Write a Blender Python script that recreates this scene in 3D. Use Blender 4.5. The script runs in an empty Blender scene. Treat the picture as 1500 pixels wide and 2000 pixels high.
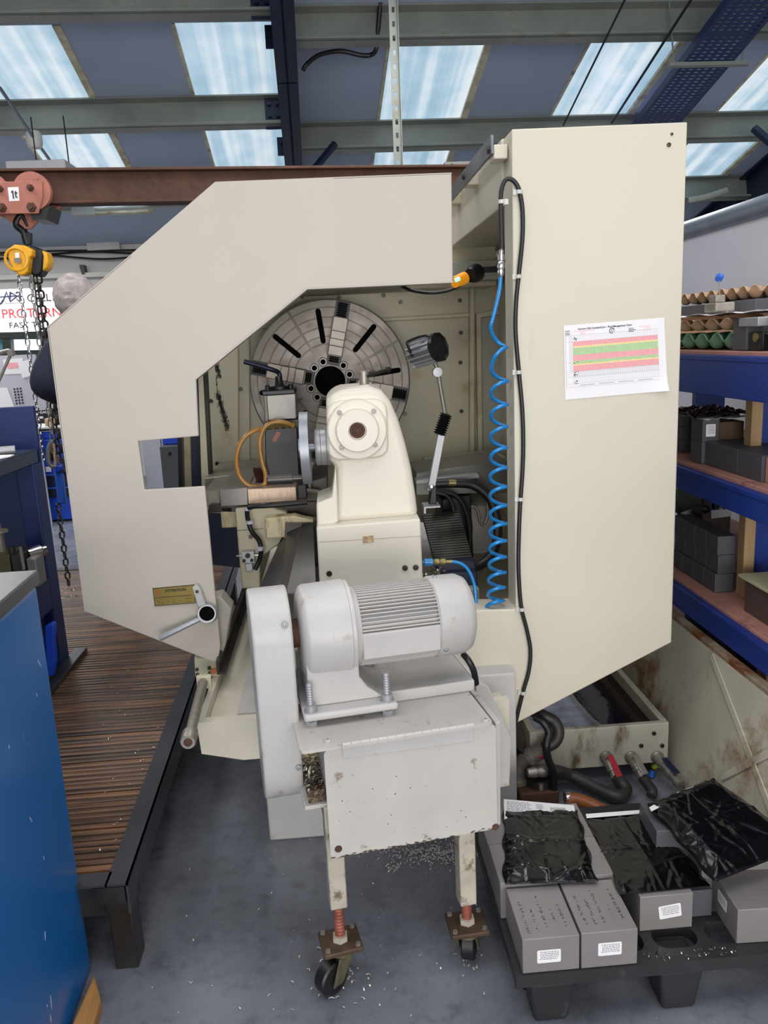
import bpy, bmesh, math, random
from mathutils import Vector, Matrix
random.seed(7)
sc = bpy.context.scene
COL = sc.collection
R = math.radians
PI = math.pi

# ------------------------------------------------------------------ camera
FPX, CAMH = 1560.0, 1.5
TH, PS, RO = R(12.1), R(3.2), R(2.73)
CF = Vector((math.sin(PS)*math.cos(TH), math.cos(PS)*math.cos(TH), -math.sin(TH)))
_r0 = Vector((math.cos(PS), -math.sin(PS), 0)); _u0 = _r0.cross(CF)
CR = _r0*math.cos(RO) - _u0*math.sin(RO)
CU = _u0*math.cos(RO) + _r0*math.sin(RO)
CC = Vector((0, 0, CAMH))
cam = bpy.data.objects.new('camera', bpy.data.cameras.new('camera'))
cam.data.sensor_fit = 'VERTICAL'
cam.data.sensor_height = 24.0
cam.data.lens = FPX/2000*24.0
cam.data.clip_start = 0.05
cam.data.clip_end = 200
cam.matrix_world = Matrix(((CR.x, CU.x, -CF.x, CC.x), (CR.y, CU.y, -CF.y, CC.y), (CR.z, CU.z, -CF.z, CC.z), (0, 0, 0, 1)))
COL.objects.link(cam)
sc.camera = cam

# ------------------------------------------------------------------ light
sc.view_settings.view_transform = 'Standard'
sc.view_settings.look = 'None'
sc.view_settings.gamma = 1
sc.view_settings.use_curve_mapping = False
sc.view_settings.exposure = -0.2
sc.cycles.use_denoising = True
sc.cycles.max_bounces = 7
sc.cycles.diffuse_bounces = 4
sc.cycles.sample_clamp_indirect = 6
w = bpy.data.worlds.new('sky'); sc.world = w; w.use_nodes = True
w.node_tree.nodes['Background'].inputs[0].default_value = (0.95, 0.97, 1.0, 1)
w.node_tree.nodes['Background'].inputs[1].default_value = 0.55
SKY_STRENGTH = 1.0
def area(name, loc, target, sx, sy, power, col=(1.0, 0.99, 0.97)):
    l = bpy.data.lights.new(name, 'AREA'); l.shape = 'RECTANGLE'; l.size = sx; l.size_y = sy
    l.energy = power; l.color = col
    o = bpy.data.objects.new(name, l); COL.objects.link(o)
    o.location = loc
    o.rotation_euler = (Vector(target)-Vector(loc)).to_track_quat('-Z', 'Y').to_euler()
    return o
# added lamps in place of unseen rooflights, out of frame overhead and behind
for i, x in enumerate((-3.2, -1.6, 0.0, 1.6, 3.2)):
    area('overhead_fill', (x*0.8, 0.7, 4.5), (x*0.8, 0.72, 0.0), 0.9, 2.0, 26)
    area('overhead_fill', (x*1.2, -3.4, 4.0), (x*0.5, 2.4, 0.7), 0.9, 2.6, 14)
for x in (-2.4, 0.3, 3.0):  # added lamps under the roof, brighten the lathe interior
    area('overhead_fill', (x, 3.6, 3.55), (x, 3.4, 0.0), 0.8, 1.8, 42)
for x in (-4.6, -3.4, 2.6):  # added lamps kept out of sight, brighten the far end
    area('overhead_fill', (x, 7.2, 3.0), (x, 7.1, 0.0), 0.9, 1.8, 85)
# large lamp added low behind the camera, as daylight from an unseen door
area('unseen_door_daylight', (0.4, -5.4, 1.15), (0.3, 2.5, 0.55), 5.5, 2.2, 370, (1.0, 0.985, 0.96))
# unseen lamps added behind the camera to brighten this roof slope's underside
for x in (-4.0, 0.0, 4.0):
    area('overhead_fill', (x, -4.5, 4.3), (x*0.8, 6.0, 3.2), 2.4, 1.4, 70)

# ------------------------------------------------------------------ pixel rays (1500 x 2000 frame) to world points
def ray(px, py): return CF + CR*((px-750)/FPX) - CU*((py-1000)/FPX)
def PY(px, py, Y): d = ray(px, py); return CC + d*(Y/d.y)
def PZ(px, py, z): d = ray(px, py); return CC + d*((z-CAMH)/d.z)
def PX(px, py, x): d = ray(px, py); return CC + d*(x/d.x)
def PP(px, py, p0, n): d = ray(px, py); return CC + d*((p0-CC).dot(n)/d.dot(n))

# ------------------------------------------------------------------ materials
def lin(h):
    h = h.lstrip('#'); v = [int(h[i:i+2], 16)/255 for i in (0, 2, 4)]
    return tuple(x/12.92 if x <= 0.04045 else ((x+0.055)/1.055)**2.4 for x in v) + (1,)
def mat(name, col, rough=0.5, metal=0.0, var=0.06, vs=5.0, bump=0.0, bs=60.0, dirt=None, dirt_amt=0.0, dirt_scale=4.0, stretch=(1, 1, 1), coat=0.0, rvar=0.0, spec=0.5):
    m = bpy.data.materials.new(name); m.use_nodes = True
    nt = m.node_tree; N = nt.nodes; L = nt.links
    b = N['Principled BSDF']
    c = lin(col)
    b.inputs['Roughness'].default_value = rough
    b.inputs['Metallic'].default_value = metal
    b.inputs['Coat Weight'].default_value = coat
    b.inputs['Specular IOR Level'].default_value = spec
    tc = N.new('ShaderNodeTexCoord'); mp = N.new('ShaderNodeMapping')
    L.new(tc.outputs['Object'], mp.inputs[0]); mp.inputs['Scale'].default_value = stretch
    n = N.new('ShaderNodeTexNoise'); n.inputs['Scale'].default_value = vs; n.inputs['Detail'].default_value = 6
    L.new(mp.outputs[0], n.inputs[0])
    r = N.new('ShaderNodeValToRGB')
    e = r.color_ramp.elements
    e[0].position = 0.3; e[1].position = 0.7
    e[0].color = tuple(x*(1-var*1.6) for x in c[:3]) + (1,)
    e[1].color = tuple(min(1, x*(1+var)) for x in c[:3]) + (1,)
    L.new(n.outputs[0], r.inputs[0])
    out = r.outputs[0]
    if dirt:
        n2 = N.new('ShaderNodeTexNoise'); n2.inputs['Scale'].default_value = dirt_scale; n2.inputs['Detail'].default_value = 9; n2.inputs['Roughness'].default_value = 0.7
        L.new(mp.outputs[0], n2.inputs[0])
        r2 = N.new('ShaderNodeValToRGB'); r2.color_ramp.elements[0].position = 0.62-dirt_amt*0.35; r2.color_ramp.elements[1].position = 0.72-dirt_amt*0.2
        L.new(n2.outputs[0], r2.inputs[0])
        mx = N.new('ShaderNodeMix'); mx.data_type = 'RGBA'
        L.new(r2.outputs[0], mx.inputs[0]); L.new(out, mx.inputs[6]); mx.inputs[7].default_value = lin(dirt)
        out = mx.outputs[2]
    L.new(out, b.inputs['Base Color'])
    if rvar:
        mr = N.new('ShaderNodeMapRange'); mr.inputs[3].default_value = max(0.02, rough-rvar); mr.inputs[4].default_value = rough+rvar
        mr.inputs[1].default_value = 0.3; mr.inputs[2].default_value = 0.7
        L.new(n.outputs[0], mr.inputs[0]); L.new(mr.outputs[0], b.inputs['Roughness'])
    if bump:
        n3 = N.new('ShaderNodeTexNoise'); n3.inputs['Scale'].default_value = bs; n3.inputs['Detail'].default_value = 3
        L.new(mp.outputs[0], n3.inputs[0])
        bp = N.new('ShaderNodeBump'); bp.inputs['Strength'].default_value = bump; bp.inputs['Distance'].default_value = 0.01
        L.new(n3.outputs[0], bp.inputs['Height']); L.new(bp.outputs[0], b.inputs['Normal'])
    return m
def emis(name, col, s):
    m = bpy.data.materials.new(name); m.use_nodes = True
    b = m.node_tree.nodes['Principled BSDF']
    b.inputs['Base Color'].default_value = lin(col); b.inputs['Emission Color'].default_value = lin(col); b.inputs['Emission Strength'].default_value = s
    return m
M = {}
M['cream'] = mat('cream_machine_paint', '#cac3b1', 0.42, var=0.025, vs=2.5, bump=0.03, bs=180, dirt='#b7a987', dirt_amt=0.0, dirt_scale=1.6)
M['cream_in'] = mat('oily_cream_paint', '#c2bba0', 0.4, var=0.05, vs=3, dirt='#a39468', dirt_amt=0.1, dirt_scale=2.2)
M['cream_stain'] = mat('stained_cream_paint', '#cfc49f', 0.45, var=0.06, vs=6, dirt='#8a6430', dirt_amt=0.35, dirt_scale=16, stretch=(1.6, 1, 0.25))
M['beige'] = mat('beige_panel_paint', '#b6aea3', 0.45, var=0.02, vs=3, bump=0.03, bs=200)
M['tail'] = mat('ivory_casting_paint', '#d6cfbf', 0.38, var=0.02, vs=4, bump=0.03, bs=60)
M['lgrey'] = mat('light_grey_machine_paint', '#b7b4b1', 0.4, var=0.04, vs=7, bump=0.04, bs=90, dirt='#8f7f63', dirt_amt=0.04, dirt_scale=9)
M['lgrey_rust'] = mat('chipped_light_grey_paint', '#bab6af', 0.42, var=0.05, vs=7, bump=0.05, bs=70, dirt='#6a4a30', dirt_amt=0.05, dirt_scale=22)
M['leg'] = mat('grubby_grey_leg_paint', '#b5ac9c', 0.5, var=0.1, vs=18, dirt='#6d5b4a', dirt_amt=0.25, dirt_scale=28)
M['steel'] = mat('machined_steel', '#86827e', 0.4, 0.45, var=0.12, vs=9, rvar=0.08)
M['steel_d'] = mat('dark_oily_steel', '#4b4743', 0.35, 0.75, var=0.2, vs=8, rvar=0.1)
M['plate'] = mat('faceplate_steel', '#7f7771', 0.42, 0.4, var=0.14, vs=14, rvar=0.1, dirt='#5d4a40', dirt_amt=0.12, dirt_scale=9)
M['jaw'] = mat('ground_jaw_steel', '#938b83', 0.4, 0.4, var=0.1, vs=20)
M['blk'] = mat('black_oxide', '#15161a', 0.4, 0.2, var=0.2)
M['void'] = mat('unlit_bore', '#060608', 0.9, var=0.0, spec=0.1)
M['rubber'] = mat('black_rubber', '#17171a', 0.45, var=0.15)
M['chrome'] = mat('bright_chrome', '#d9d9da', 0.15, 1.0, var=0.03)
M['alu'] = mat('brushed_aluminium', '#a4a5a8', 0.42, 0.4, var=0.04, vs=3)
M['brass'] = mat('brass_fitting', '#8d8152', 0.38, 0.7, var=0.15, vs=30)
M['galv'] = mat('galvanised_pipe', '#a09a90', 0.45, 0.7, var=0.15, vs=20, dirt='#6b5234', dirt_amt=0.15, dirt_scale=20)
M['rusty'] = mat('rusted_steel', '#573a2c', 0.75, 0.15, var=0.25, vs=10, bump=0.2, bs=60, dirt='#3c2a24', dirt_amt=0.3, dirt_scale=5)
M['rustscrew'] = mat('red_rusted_thread', '#9a5646', 0.6, 0.2, var=0.25, vs=40)
M['redlead'] = mat('red_oxide_primer', '#a8695a', 0.6, 0.05, var=0.1, vs=14, bump=0.08, bs=70, dirt='#70463c', dirt_amt=0.12, dirt_scale=12)
M['yellow'] = mat('hoist_yellow_paint', '#e4a410', 0.35, var=0.08, vs=12, dirt='#8a5c12', dirt_amt=0.1, dirt_scale=18)
M['navy'] = mat('navy_steel_paint', '#0e1b36', 0.45, var=0.1, vs=3)
M['bench'] = mat('dark_blue_bench_paint', '#15295f', 0.38, var=0.12, vs=4, dirt='#2b4a86', dirt_amt=0.0, dirt_scale=14)
M['bench_top'] = mat('worn_blue_bench_top', '#2d3a50', 0.35, var=0.15, vs=5)
M['shelf'] = mat('royal_blue_racking_paint', '#15388c', 0.4, var=0.1, vs=4, dirt='#0e1f4e', dirt_amt=0.06, dirt_scale=8)
M['cab'] = mat('mid_blue_cabinet_paint', '#0a61a6', 0.26, var=0.05, vs=2.2, dirt='#6f9dbf', dirt_amt=-0.13, dirt_scale=13, stretch=(1, 1, 0.45))
M['cabtop'] = mat('grey_steel_cabinet_top', '#565658', 0.4, 0.3, var=0.12, vs=4)
M['board'] = mat('pink_shelf_board', '#c08b7c', 0.55, var=0.1, vs=7, dirt='#7d5248', dirt_amt=0.1, dirt_scale=6)
M['wood'] = mat('softwood', '#a98d66', 0.6, var=0.14, vs=7, stretch=(4, 4, 0.5))
M['wood2'] = mat('orange_softwood_offcut', '#b98449', 0.6, var=0.16, vs=9, stretch=(5, 0.7, 5))
M['graph'] = mat('graphite_block', '#827d7b', 0.5, 0.15, var=0.06, vs=8, bump=0.02, bs=200)
M['graph_d'] = mat('dark_graphite_block', '#515157', 0.55, 0.1, var=0.07, vs=8)
M['bag'] = mat('black_plastic_film', '#08090b', 0.17, var=0.2, vs=6, spec=0.35)
M['pallet'] = mat('black_recycled_plastic', '#2a2a2c', 0.45, var=0.15, vs=9, dirt='#4b4a48', dirt_amt=0.1, dirt_scale=14)
M['paper'] = mat('white_paper', '#e9e6e8', 0.7, var=0.02)
M['paper_g'] = mat('greyish_paper', '#b9b8bb', 0.7, var=0.04)
M['ink'] = mat('black_ink', '#24242a', 0.7, var=0)
M['ink_g'] = mat('grey_ink', '#8d8b90', 0.7, var=0)
M['ink_n'] = mat('navy_ink', '#26305f', 0.7, var=0)
M['ink_r'] = mat('red_ink', '#c8262f', 0.7, var=0)
M['c_red'] = mat('chart_pink_red', '#f2a9ac', 0.7, var=0.04, vs=90)
M['c_grn'] = mat('chart_green', '#b3d39c', 0.7, var=0.04, vs=90)
M['c_yel'] = mat('chart_yellow', '#f6dc98', 0.7, var=0.04, vs=90)
M['gold'] = mat('gold_plaque', '#8d7a3f', 0.35, 0.5, var=0.08, vs=12)
M['bluehose'] = mat('blue_air_hose', '#0a7cc2', 0.25, var=0.05, coat=0.3)
M['amber'] = mat('amber_oil_hose', '#b07f3a', 0.25, var=0.12, vs=20, coat=0.3)
M['brown'] = mat('brown_ribbed_hose', '#9b5a2c', 0.4, var=0.15, vs=18)
M['greyhose'] = mat('grimy_black_hose', '#35312d', 0.5, var=0.25, vs=18)
M['red'] = mat('red_valve_lever', '#b02a36', 0.4, var=0.15, vs=20)
M['blueplas'] = mat('blue_plastic', '#2f62c8', 0.35, var=0.08, vs=8)
M['brightblue'] = mat('bright_blue_paint', '#1f4bc4', 0.4, var=0.06)
M['neon'] = mat('yellow_green_plastic', '#cfe03c', 0.4, var=0.04)
M['eggtan'] = mat('tan_pulp', '#bb9a7c', 0.85, var=0.08, vs=12, bump=0.15, bs=120)
M['egggreen'] = mat('green_pulp', '#6f9a83', 0.85, var=0.1, vs=12, bump=0.15, bs=120)
M['skin'] = mat('skin', '#c99a86', 0.5, var=0.06, vs=14)
M['hair'] = mat('short_grey_hair', '#a79d9a', 0.85, var=0.22, vs=30, bump=0.12, bs=260)
M['jacket'] = mat('navy_fleece', '#161a2e', 0.85, var=0.2, vs=8, bump=0.15, bs=30)
M['trouser'] = mat('dark_work_trousers', '#1d2027', 0.85, var=0.15, vs=8)
M['boot'] = mat('black_boot_leather', '#121212', 0.4, var=0.1)
M['bristle'] = mat('dark_red_bristle', '#4a2622', 0.8, var=0.3, vs=60)
M['swarf'] = mat('bright_metal_chips', '#b5aea4', 0.25, 0.9, var=0.25, vs=60)
M['rim'] = mat('rust_patched_rim', '#a1947c', 0.6, var=0.12, vs=6, dirt='#744520', dirt_amt=0.6, dirt_scale=7, bump=0.2)
M['railgrey'] = mat('dull_grey_flat_bar', '#75777b', 0.42, 0.5, var=0.15, vs=8)
M['wheelgrey'] = mat('satin_handwheel', '#9699a0', 0.42, 0.5, var=0.04)
M['chip'] = mat('bright_chips', '#d9d5cf', 0.35, 0.35, var=0.15, vs=80)
M['swarf_b'] = mat('brown_chip_heap', '#6d5a48', 0.45, 0.5, var=0.5, vs=70, bump=1.0, bs=90)
M['wallp'] = mat('off_white_wall_paint', '#c5c4c2', 0.7, var=0.05, vs=3)
M['partition'] = mat('pale_grey_partition', '#b8b8c2', 0.5, var=0.03, vs=2)
M['roofsheet'] = mat('violet_grey_roof_liner', '#a9b6ce', 0.55, var=0.05, vs=1.5)
M['purlin'] = mat('galvanised_purlin', '#868b84', 0.45, 0.2, var=0.12, vs=3, dirt='#7b7562', dirt_amt=0.1, dirt_scale=3)
M['conduit'] = mat('pale_conduit', '#c4c4bd', 0.45, var=0.05)
M['tray'] = mat('grey_pipe_rail', '#7d8794', 0.35, 0.5, var=0.1, vs=6)
M['glassgreen'] = mat('dark_green_window_frame', '#10201f', 0.4, var=0.1)
# ------------------------------------------------------------------ helpers
def wm(o):
    m = o.matrix_basis.copy(); p = o.parent
    while p: m = p.matrix_basis @ m; p = p.parent
    return m
def thing(name, label, cat, loc=(0, 0, 0), rz=0.0, group=None):
    o = bpy.data.objects.new(name, None); COL.objects.link(o)
    o.empty_display_size = 0.05
    o.location = loc; o.rotation_euler = (0, 0, rz)
    o['label'] = label; o['category'] = cat
    if group: o['group'] = group
    return o
def tag(o, label=None, cat=None, group=None, kind=None):
    for k, v in (('label', label), ('category', cat), ('group', group), ('kind', kind)):
        if v: o[k] = v
    return o
def obj(name, bm, m, parent=None, bev=0.0, local=False, ang=38, label=None, seg=2, flat=False):
    if parent is not None and not local: bm.transform(wm(parent).inverted())
    bmesh.ops.recalc_face_normals(bm, faces=bm.faces)
    me = bpy.data.meshes.new(name); bm.to_mesh(me); bm.free()
    for x in (m if isinstance(m, (list, tuple)) else [m]): me.materials.append(M[x] if isinstance(x, str) else x)
    if not flat:
        me.polygons.foreach_set('use_smooth', [True]*len(me.polygons))
        me.set_sharp_from_angle(angle=R(ang))
    o = bpy.data.objects.new(name, me); COL.objects.link(o)
    if parent is not None: o.parent = parent
    if bev:
        md = o.modifiers.new('bevel', 'BEVEL'); md.width = bev; md.segments = seg; md.limit_method = 'ANGLE'; md.angle_limit = R(40); md.harden_normals = False
    if label: o['label'] = label
    return o
def struct(name, bm, m, bev=0.0, **k):
    o = obj(name, bm, m, None, bev, **k); o['kind'] = 'structure'; return o
def B(): return bmesh.new()
def V(*a): return Vector(a)
def add_box(bm, lo, hi, mx=None, mi=0):
    (x0, y0, z0), (x1, y1, z1) = lo, hi
    vs = [bm.verts.new(V(*p)) for p in ((x0, y0, z0), (x1, y0, z0), (x1, y1, z0), (x0, y1, z0), (x0, y0, z1), (x1, y0, z1), (x1, y1, z1), (x0, y1, z1))]
    if mx is not None:
        for v in vs: v.co = mx @ v.co
    for f in ((0, 1, 2, 3), (4, 5, 6, 7), (0, 1, 5, 4), (1, 2, 6, 5), (2, 3, 7, 6), (3, 0, 4, 7)):
        bm.faces.new([vs[i] for i in f]).material_index = mi
    return bm
def add_prism(bm, pts, vec, mi=0):
    pts = [Vector(p) for p in pts]; vec = Vector(vec)
    a = [bm.verts.new(p) for p in pts]; b = [bm.verts.new(p+vec) for p in pts]
    n = len(a)
    fs = [bm.faces.new(a), bm.faces.new(b[::-1])]
    for i in range(n): fs.append(bm.faces.new((a[i], a[(i+1) % n], b[(i+1) % n], b[i])))
    for f in fs: f.material_index = mi
    return bm
def add_hex(bm, q, vec):   # slab between a quad and the quad shifted
    return add_prism(bm, q, vec)
def frame_of(d):
    d = Vector(d).normalized()
    a = V(0, 0, 1) if abs(d.z) < 0.9 else V(1, 0, 0)
    u = d.cross(a).normalized(); v = d.cross(u).normalized()
    return d, u, v
def add_lathe(bm, p0, axis, prof, seg=32, mi=0, caps=True):
    d, u, v = frame_of(axis); p0 = Vector(p0)
    rings = []
    for t, r in prof:
        if r < 1e-6: rings.append([bm.verts.new(p0+d*t)])
        else: rings.append([bm.verts.new(p0+d*t+(u*math.cos(2*PI*k/seg)+v*math.sin(2*PI*k/seg))*r) for k in range(seg)])
    for A_, B_ in zip(rings, rings[1:]):
        if len(A_) == 1 and len(B_) == 1: continue
        for k in range(seg):
            k2 = (k+1) % seg
            if len(A_) == 1: f = (A_[0], B_[k2], B_[k])
            elif len(B_) == 1: f = (A_[k], A_[k2], B_[0])
            else: f = (A_[k], A_[k2], B_[k2], B_[k])
            bm.faces.new(f).material_index = mi
    if caps:
        for r in (rings[0], rings[-1]):
            if len(r) > 1:
                bm.faces.new(r).material_index = mi
    return bm
def add_cyl(bm, a, b, r, r2=None, seg=20, mi=0):
    a = Vector(a); b = Vector(b)
    return add_lathe(bm, a, b-a, [(0, r), ((b-a).length, r if r2 is None else r2)], seg, mi)
def smooth_path(pts, n=6, closed=False):
    pts = [Vector(p) for p in pts]
    if len(pts) < 3: return pts
    out = []
    m = len(pts)
    rng = range(m) if closed else range(m-1)
    for i in rng:
        if closed: p0, p1, p2, p3 = pts[(i-1) % m], pts[i], pts[(i+1) % m], pts[(i+2) % m]
        else:
            p1, p2 = pts[i], pts[i+1]
            p0 = pts[i-1] if i else p1*2-p2
            p3 = pts[i+2] if i+2 < m else p2*2-p1
        for k in range(n):
            t = k/n
            out.append(0.5*((2*p1)+(p2-p0)*t+(2*p0-5*p1+4*p2-p3)*t*t+(3*p1-p0-3*p2+p3)*t**3))
    if not closed: out.append(pts[-1])
    return out
def add_tube(bm, pts, r, seg=8, closed=False, mi=0, radii=None, caps=True):
    pts = [Vector(p) for p in pts]; n = len(pts)
    tg = []
    for i in range(n):
        if closed: t = pts[(i+1) % n]-pts[i-1]
        else: t = pts[min(i+1, n-1)]-pts[max(i-1, 0)]
        tg.append(t.normalized() if t.length > 1e-9 else V(0, 0, 1))
    _, u, _v = frame_of(tg[0])
    rings = []
    for i in range(n):
        u = (u-tg[i]*u.dot(tg[i])).normalized(); v = tg[i].cross(u)
        rr = radii[i] if radii else r
        rings.append([bm.verts.new(pts[i]+(u*math.cos(2*PI*k/seg)+v*math.sin(2*PI*k/seg))*rr) for k in range(seg)])
    for i in range(n if closed else n-1):
        A_, B_ = rings[i], rings[(i+1) % n]
        off = 0
        if closed and i == n-1:
            off = min(range(seg), key=lambda s: (A_[0].co-B_[s].co).length)
        for k in range(seg):
            bm.faces.new((A_[k], A_[(k+1) % seg], B_[(k+1+off) % seg], B_[(k+off) % seg])).material_index = mi
    if not closed and caps:
        bm.faces.new(rings[0][::-1]).material_index = mi; bm.faces.new(rings[-1]).material_index = mi
    return bm
def add_sphere(bm, c, r, seg=16, sc_=(1, 1, 1), mi=0):
    prof = [(-r*math.cos(PI*i/seg), r*math.sin(PI*i/seg)) for i in range(seg+1)]
    n0 = len(bm.verts)
    bm.verts.ensure_lookup_table()
    add_lathe(bm, (0, 0, 0), (0, 0, 1), prof, seg, mi, caps=False)
    bm.verts.ensure_lookup_table()
    for v in bm.verts[n0:]: v.co = Vector((v.co.x*sc_[0], v.co.y*sc_[1], v.co.z*sc_[2]))+Vector(c)
    return bm
def add_bolt(bm, p, d, r, h, hole=True):
    d = Vector(d).normalized(); p = Vector(p)
    if hole: add_lathe(bm, p, d, [(0, r), (h*0.85, r), (h, r*0.88), (h, r*0.55), (h*0.35, r*0.5), (h*0.35, 0)], 14)
    else: add_lathe(bm, p, d, [(0, r), (h, r*0.92)], 6)
    return bm
def rrect(w, h, r, n=5):
    o = []
    for cx, cy, a0 in ((w/2-r, h/2-r, 0), (-w/2+r, h/2-r, 90), (-w/2+r, -h/2+r, 180), (w/2-r, -h/2+r, 270)):
        for k in range(n+1):
            a = R(a0+90*k/n); o.append((cx+r*math.cos(a), cy+r*math.sin(a)))
    return o
def slab(name, px, Y, th, m, parent=None, bev=0.0, **k):     # outline seen on the plane y = Y, given a real thickness
    return obj(name, add_prism(B(), [PY(x, y, Y) for x, y in px], (0, th, 0)), m, parent, bev, **k)
def add_slab(bm, px, Y, th, mi=0): return add_prism(bm, [PY(x, y, Y) for x, y in px], (0, th, 0), mi)
def hose(name, pts, r, m, parent=None, seg=10, n=6, **k):
    return obj(name, add_tube(B(), smooth_path(pts, n), r, seg), m, parent, ang=60, **k)
def text_into(bm, s, size, origin, xd, up, align='LEFT', thick=0.0004, mi=0, space=1.0, bold=0.0):
    cu = bpy.data.curves.new('lettering', 'FONT'); cu.body = s; cu.size = size; cu.align_x = align; cu.extrude = thick; cu.offset = bold; cu.resolution_u = 3
    cu.space_character = space
    ob = bpy.data.objects.new('lettering', cu)
    me = bpy.data.meshes.new_from_object(ob)
    xd = Vector(xd).normalized(); up = Vector(up); up = (up-xd*up.dot(xd)).normalized(); nn = xd.cross(up)
    mx = Matrix(((xd.x, up.x, nn.x, origin[0]), (xd.y, up.y, nn.y, origin[1]), (xd.z, up.z, nn.z, origin[2]), (0, 0, 0, 1)))
    me.transform(mx)
    n0 = len(bm.faces); bm.from_mesh(me); bm.faces.ensure_lookup_table()
    for f in bm.faces[n0:]: f.material_index = mi
    bpy.data.objects.remove(ob); bpy.data.meshes.remove(me); bpy.data.curves.remove(cu)
    return bm
def copy_tree(o, parent=None):
    c = o.copy(); COL.objects.link(c)
    if parent is not None: c.parent = parent
    for ch in list(o.children): copy_tree(ch, c)
    return c
def chain_links(bm, pts, L, wdt, wire, twist0=0.0, bend=6):
    """interlocking oval links along a polyline"""
    pts = [Vector(p) for p in pts]
    seglen = [0.0]
    for a, b in zip(pts, pts[1:]): seglen.append(seglen[-1]+(b-a).length)
    tot = seglen[-1]; pitch = L-2.2*wire; n = max(1, int(tot/pitch))
    for k in range(n):
        s = (k+0.5)*pitch
        i = 0
        while i < len(pts)-2 and seglen[i+1] < s: i += 1
        t = (s-seglen[i])/max(1e-6, seglen[i+1]-seglen[i])
        c = pts[i].lerp(pts[i+1], t); d, u, v = frame_of(pts[i+1]-pts[i])
        a = twist0+(PI/2 if k % 2 else 0)
        side = u*math.cos(a)+v*math.sin(a)
        loop = []
        hw = wdt/2-wire; hl = L/2-wire-hw
        for q in range(bend+1):
            g = PI*q/bend; loop.append(c+d*(hl+hw*math.sin(g))+side*hw*math.cos(g))
        for q in range(bend+1):
            g = PI*q/bend; loop.append(c-d*(hl+hw*math.sin(g))-side*hw*math.cos(g))
        add_tube(bm, loop, wire, 5, closed=True)
    return bm
def stuff_chips(name, spots, m, seed, label, cat, parent=None):
    rnd = random.Random(seed); bm = B()
    for (x, y, z, s) in spots:
        a = rnd.random()*6.28; l = s*(0.6+rnd.random()); w_ = s*0.35
        d = V(math.cos(a), math.sin(a), rnd.uniform(-0.1, 0.4)); n_ = V(-math.sin(a), math.cos(a), rnd.uniform(-0.3, 0.3))
        c = V(x, y, z+s*0.25)
        q = [c-d*l/2-n_*w_/2, c+d*l/2-n_*w_/2, c+d*l/2+n_*w_/2, c-d*l/2+n_*w_/2]
        mid = [(q[0]+q[1])/2+V(0, 0, s*0.3), (q[2]+q[3])/2+V(0, 0, s*0.3)]
        vs = [bm.verts.new(p) for p in (q[0], mid[0], q[1], q[2], mid[1], q[3])]
        bm.faces.new((vs[0], vs[1], vs[4], vs[5])); bm.faces.new((vs[1], vs[2], vs[3], vs[4]))
    o = obj(name, bm, m, parent, flat=True)
    return tag(o, label, cat, kind='stuff')
# ================================================================== BUILDING
# floor: worn grey epoxy, glossy, with darker oily patches and lighter wear
def floor_mat():
    m = mat('grey_epoxy_floor', '#62656b', 0.24, var=0.0)
    nt = m.node_tree; N = nt.nodes; L = nt.links; b = N['Principled BSDF']
    tc = N.new('ShaderNodeTexCoord')
    n1 = N.new('ShaderNodeTexNoise'); n1.inputs['Scale'].default_value = 1.7; n1.inputs['Detail'].default_value = 8
    n2 = N.new('ShaderNodeTexNoise'); n2.inputs['Scale'].default_value = 14; n2.inputs['Detail'].default_value = 8; n2.inputs['Roughness'].default_value = 0.75
    for n in (n1, n2): L.new(tc.outputs['Object'], n.inputs[0])
    r1 = N.new('ShaderNodeValToRGB'); e = r1.color_ramp.elements
    e[0].position = 0.38; e[0].color = lin('#606268'); e[1].position = 0.62; e[1].color = lin('#80838c')
    r2 = N.new('ShaderNodeValToRGB'); e = r2.color_ramp.elements
    e[0].position = 0.36; e[0].color = lin('#3f4043'); e[1].position = 0.47; e[1].color = (1, 1, 1, 1)
    L.new(n1.outputs[0], r1.inputs[0]); L.new(n2.outputs[0], r2.inputs[0])
    mx = N.new('ShaderNodeMix'); mx.data_type = 'RGBA'; mx.blend_type = 'MULTIPLY'; mx.inputs[0].default_value = 0.35
    L.new(r1.outputs[0], mx.inputs[6]); L.new(r2.outputs[0], mx.inputs[7]); L.new(mx.outputs[2], b.inputs['Base Color'])
    mr = N.new('ShaderNodeMapRange'); mr.inputs[1].default_value = 0.35; mr.inputs[2].default_value = 0.65; mr.inputs[3].default_value = 0.16; mr.inputs[4].default_value = 0.38
    L.new(n2.outputs[0], mr.inputs[0]); L.new(mr.outputs[0], b.inputs['Roughness'])
    return m
struct('floor', add_box(B(), (-9, -7, -0.1), (9, 11, 0)), floor_mat())

S_ = ray(628, 1059).normalized()
T_ = V(S_.y, -S_.x, 0).normalized()
N_ = T_.cross(S_).normalized()
Q0 = PY(250, 480, 10.0)
def RP(px, py, off=0.0): return PP(px, py, Q0+N_*off, N_)
def ra(px, py, off=0.0): return (RP(px, py, off)-Q0).dot(T_)
def rb(px, py, off=0.0): return (RP(px, py, off)-Q0).dot(S_)
RM = Matrix(((T_.x, S_.x, N_.x, Q0.x), (T_.y, S_.y, N_.y, Q0.y), (T_.z, S_.z, N_.z, Q0.z), (0, 0, 0, 1)))
B_TOP, B_BOT = rb(337, 45), rb(1375, 377)
STRIPS = [(-1.82, -1.07), (ra(110, 50)-0.745, ra(110, 50)), (ra(337, 45), ra(337, 45)+0.745), (ra(757, 100), ra(952, 92)), (ra(1150, 85), ra(1332, 82)), (ra(1378, 240), ra(1490, 272)), (7.35, 8.1)]
bm = B(); cuts = [-8.0]
for a0, a1 in STRIPS: cuts += [a0, a1]
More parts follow.
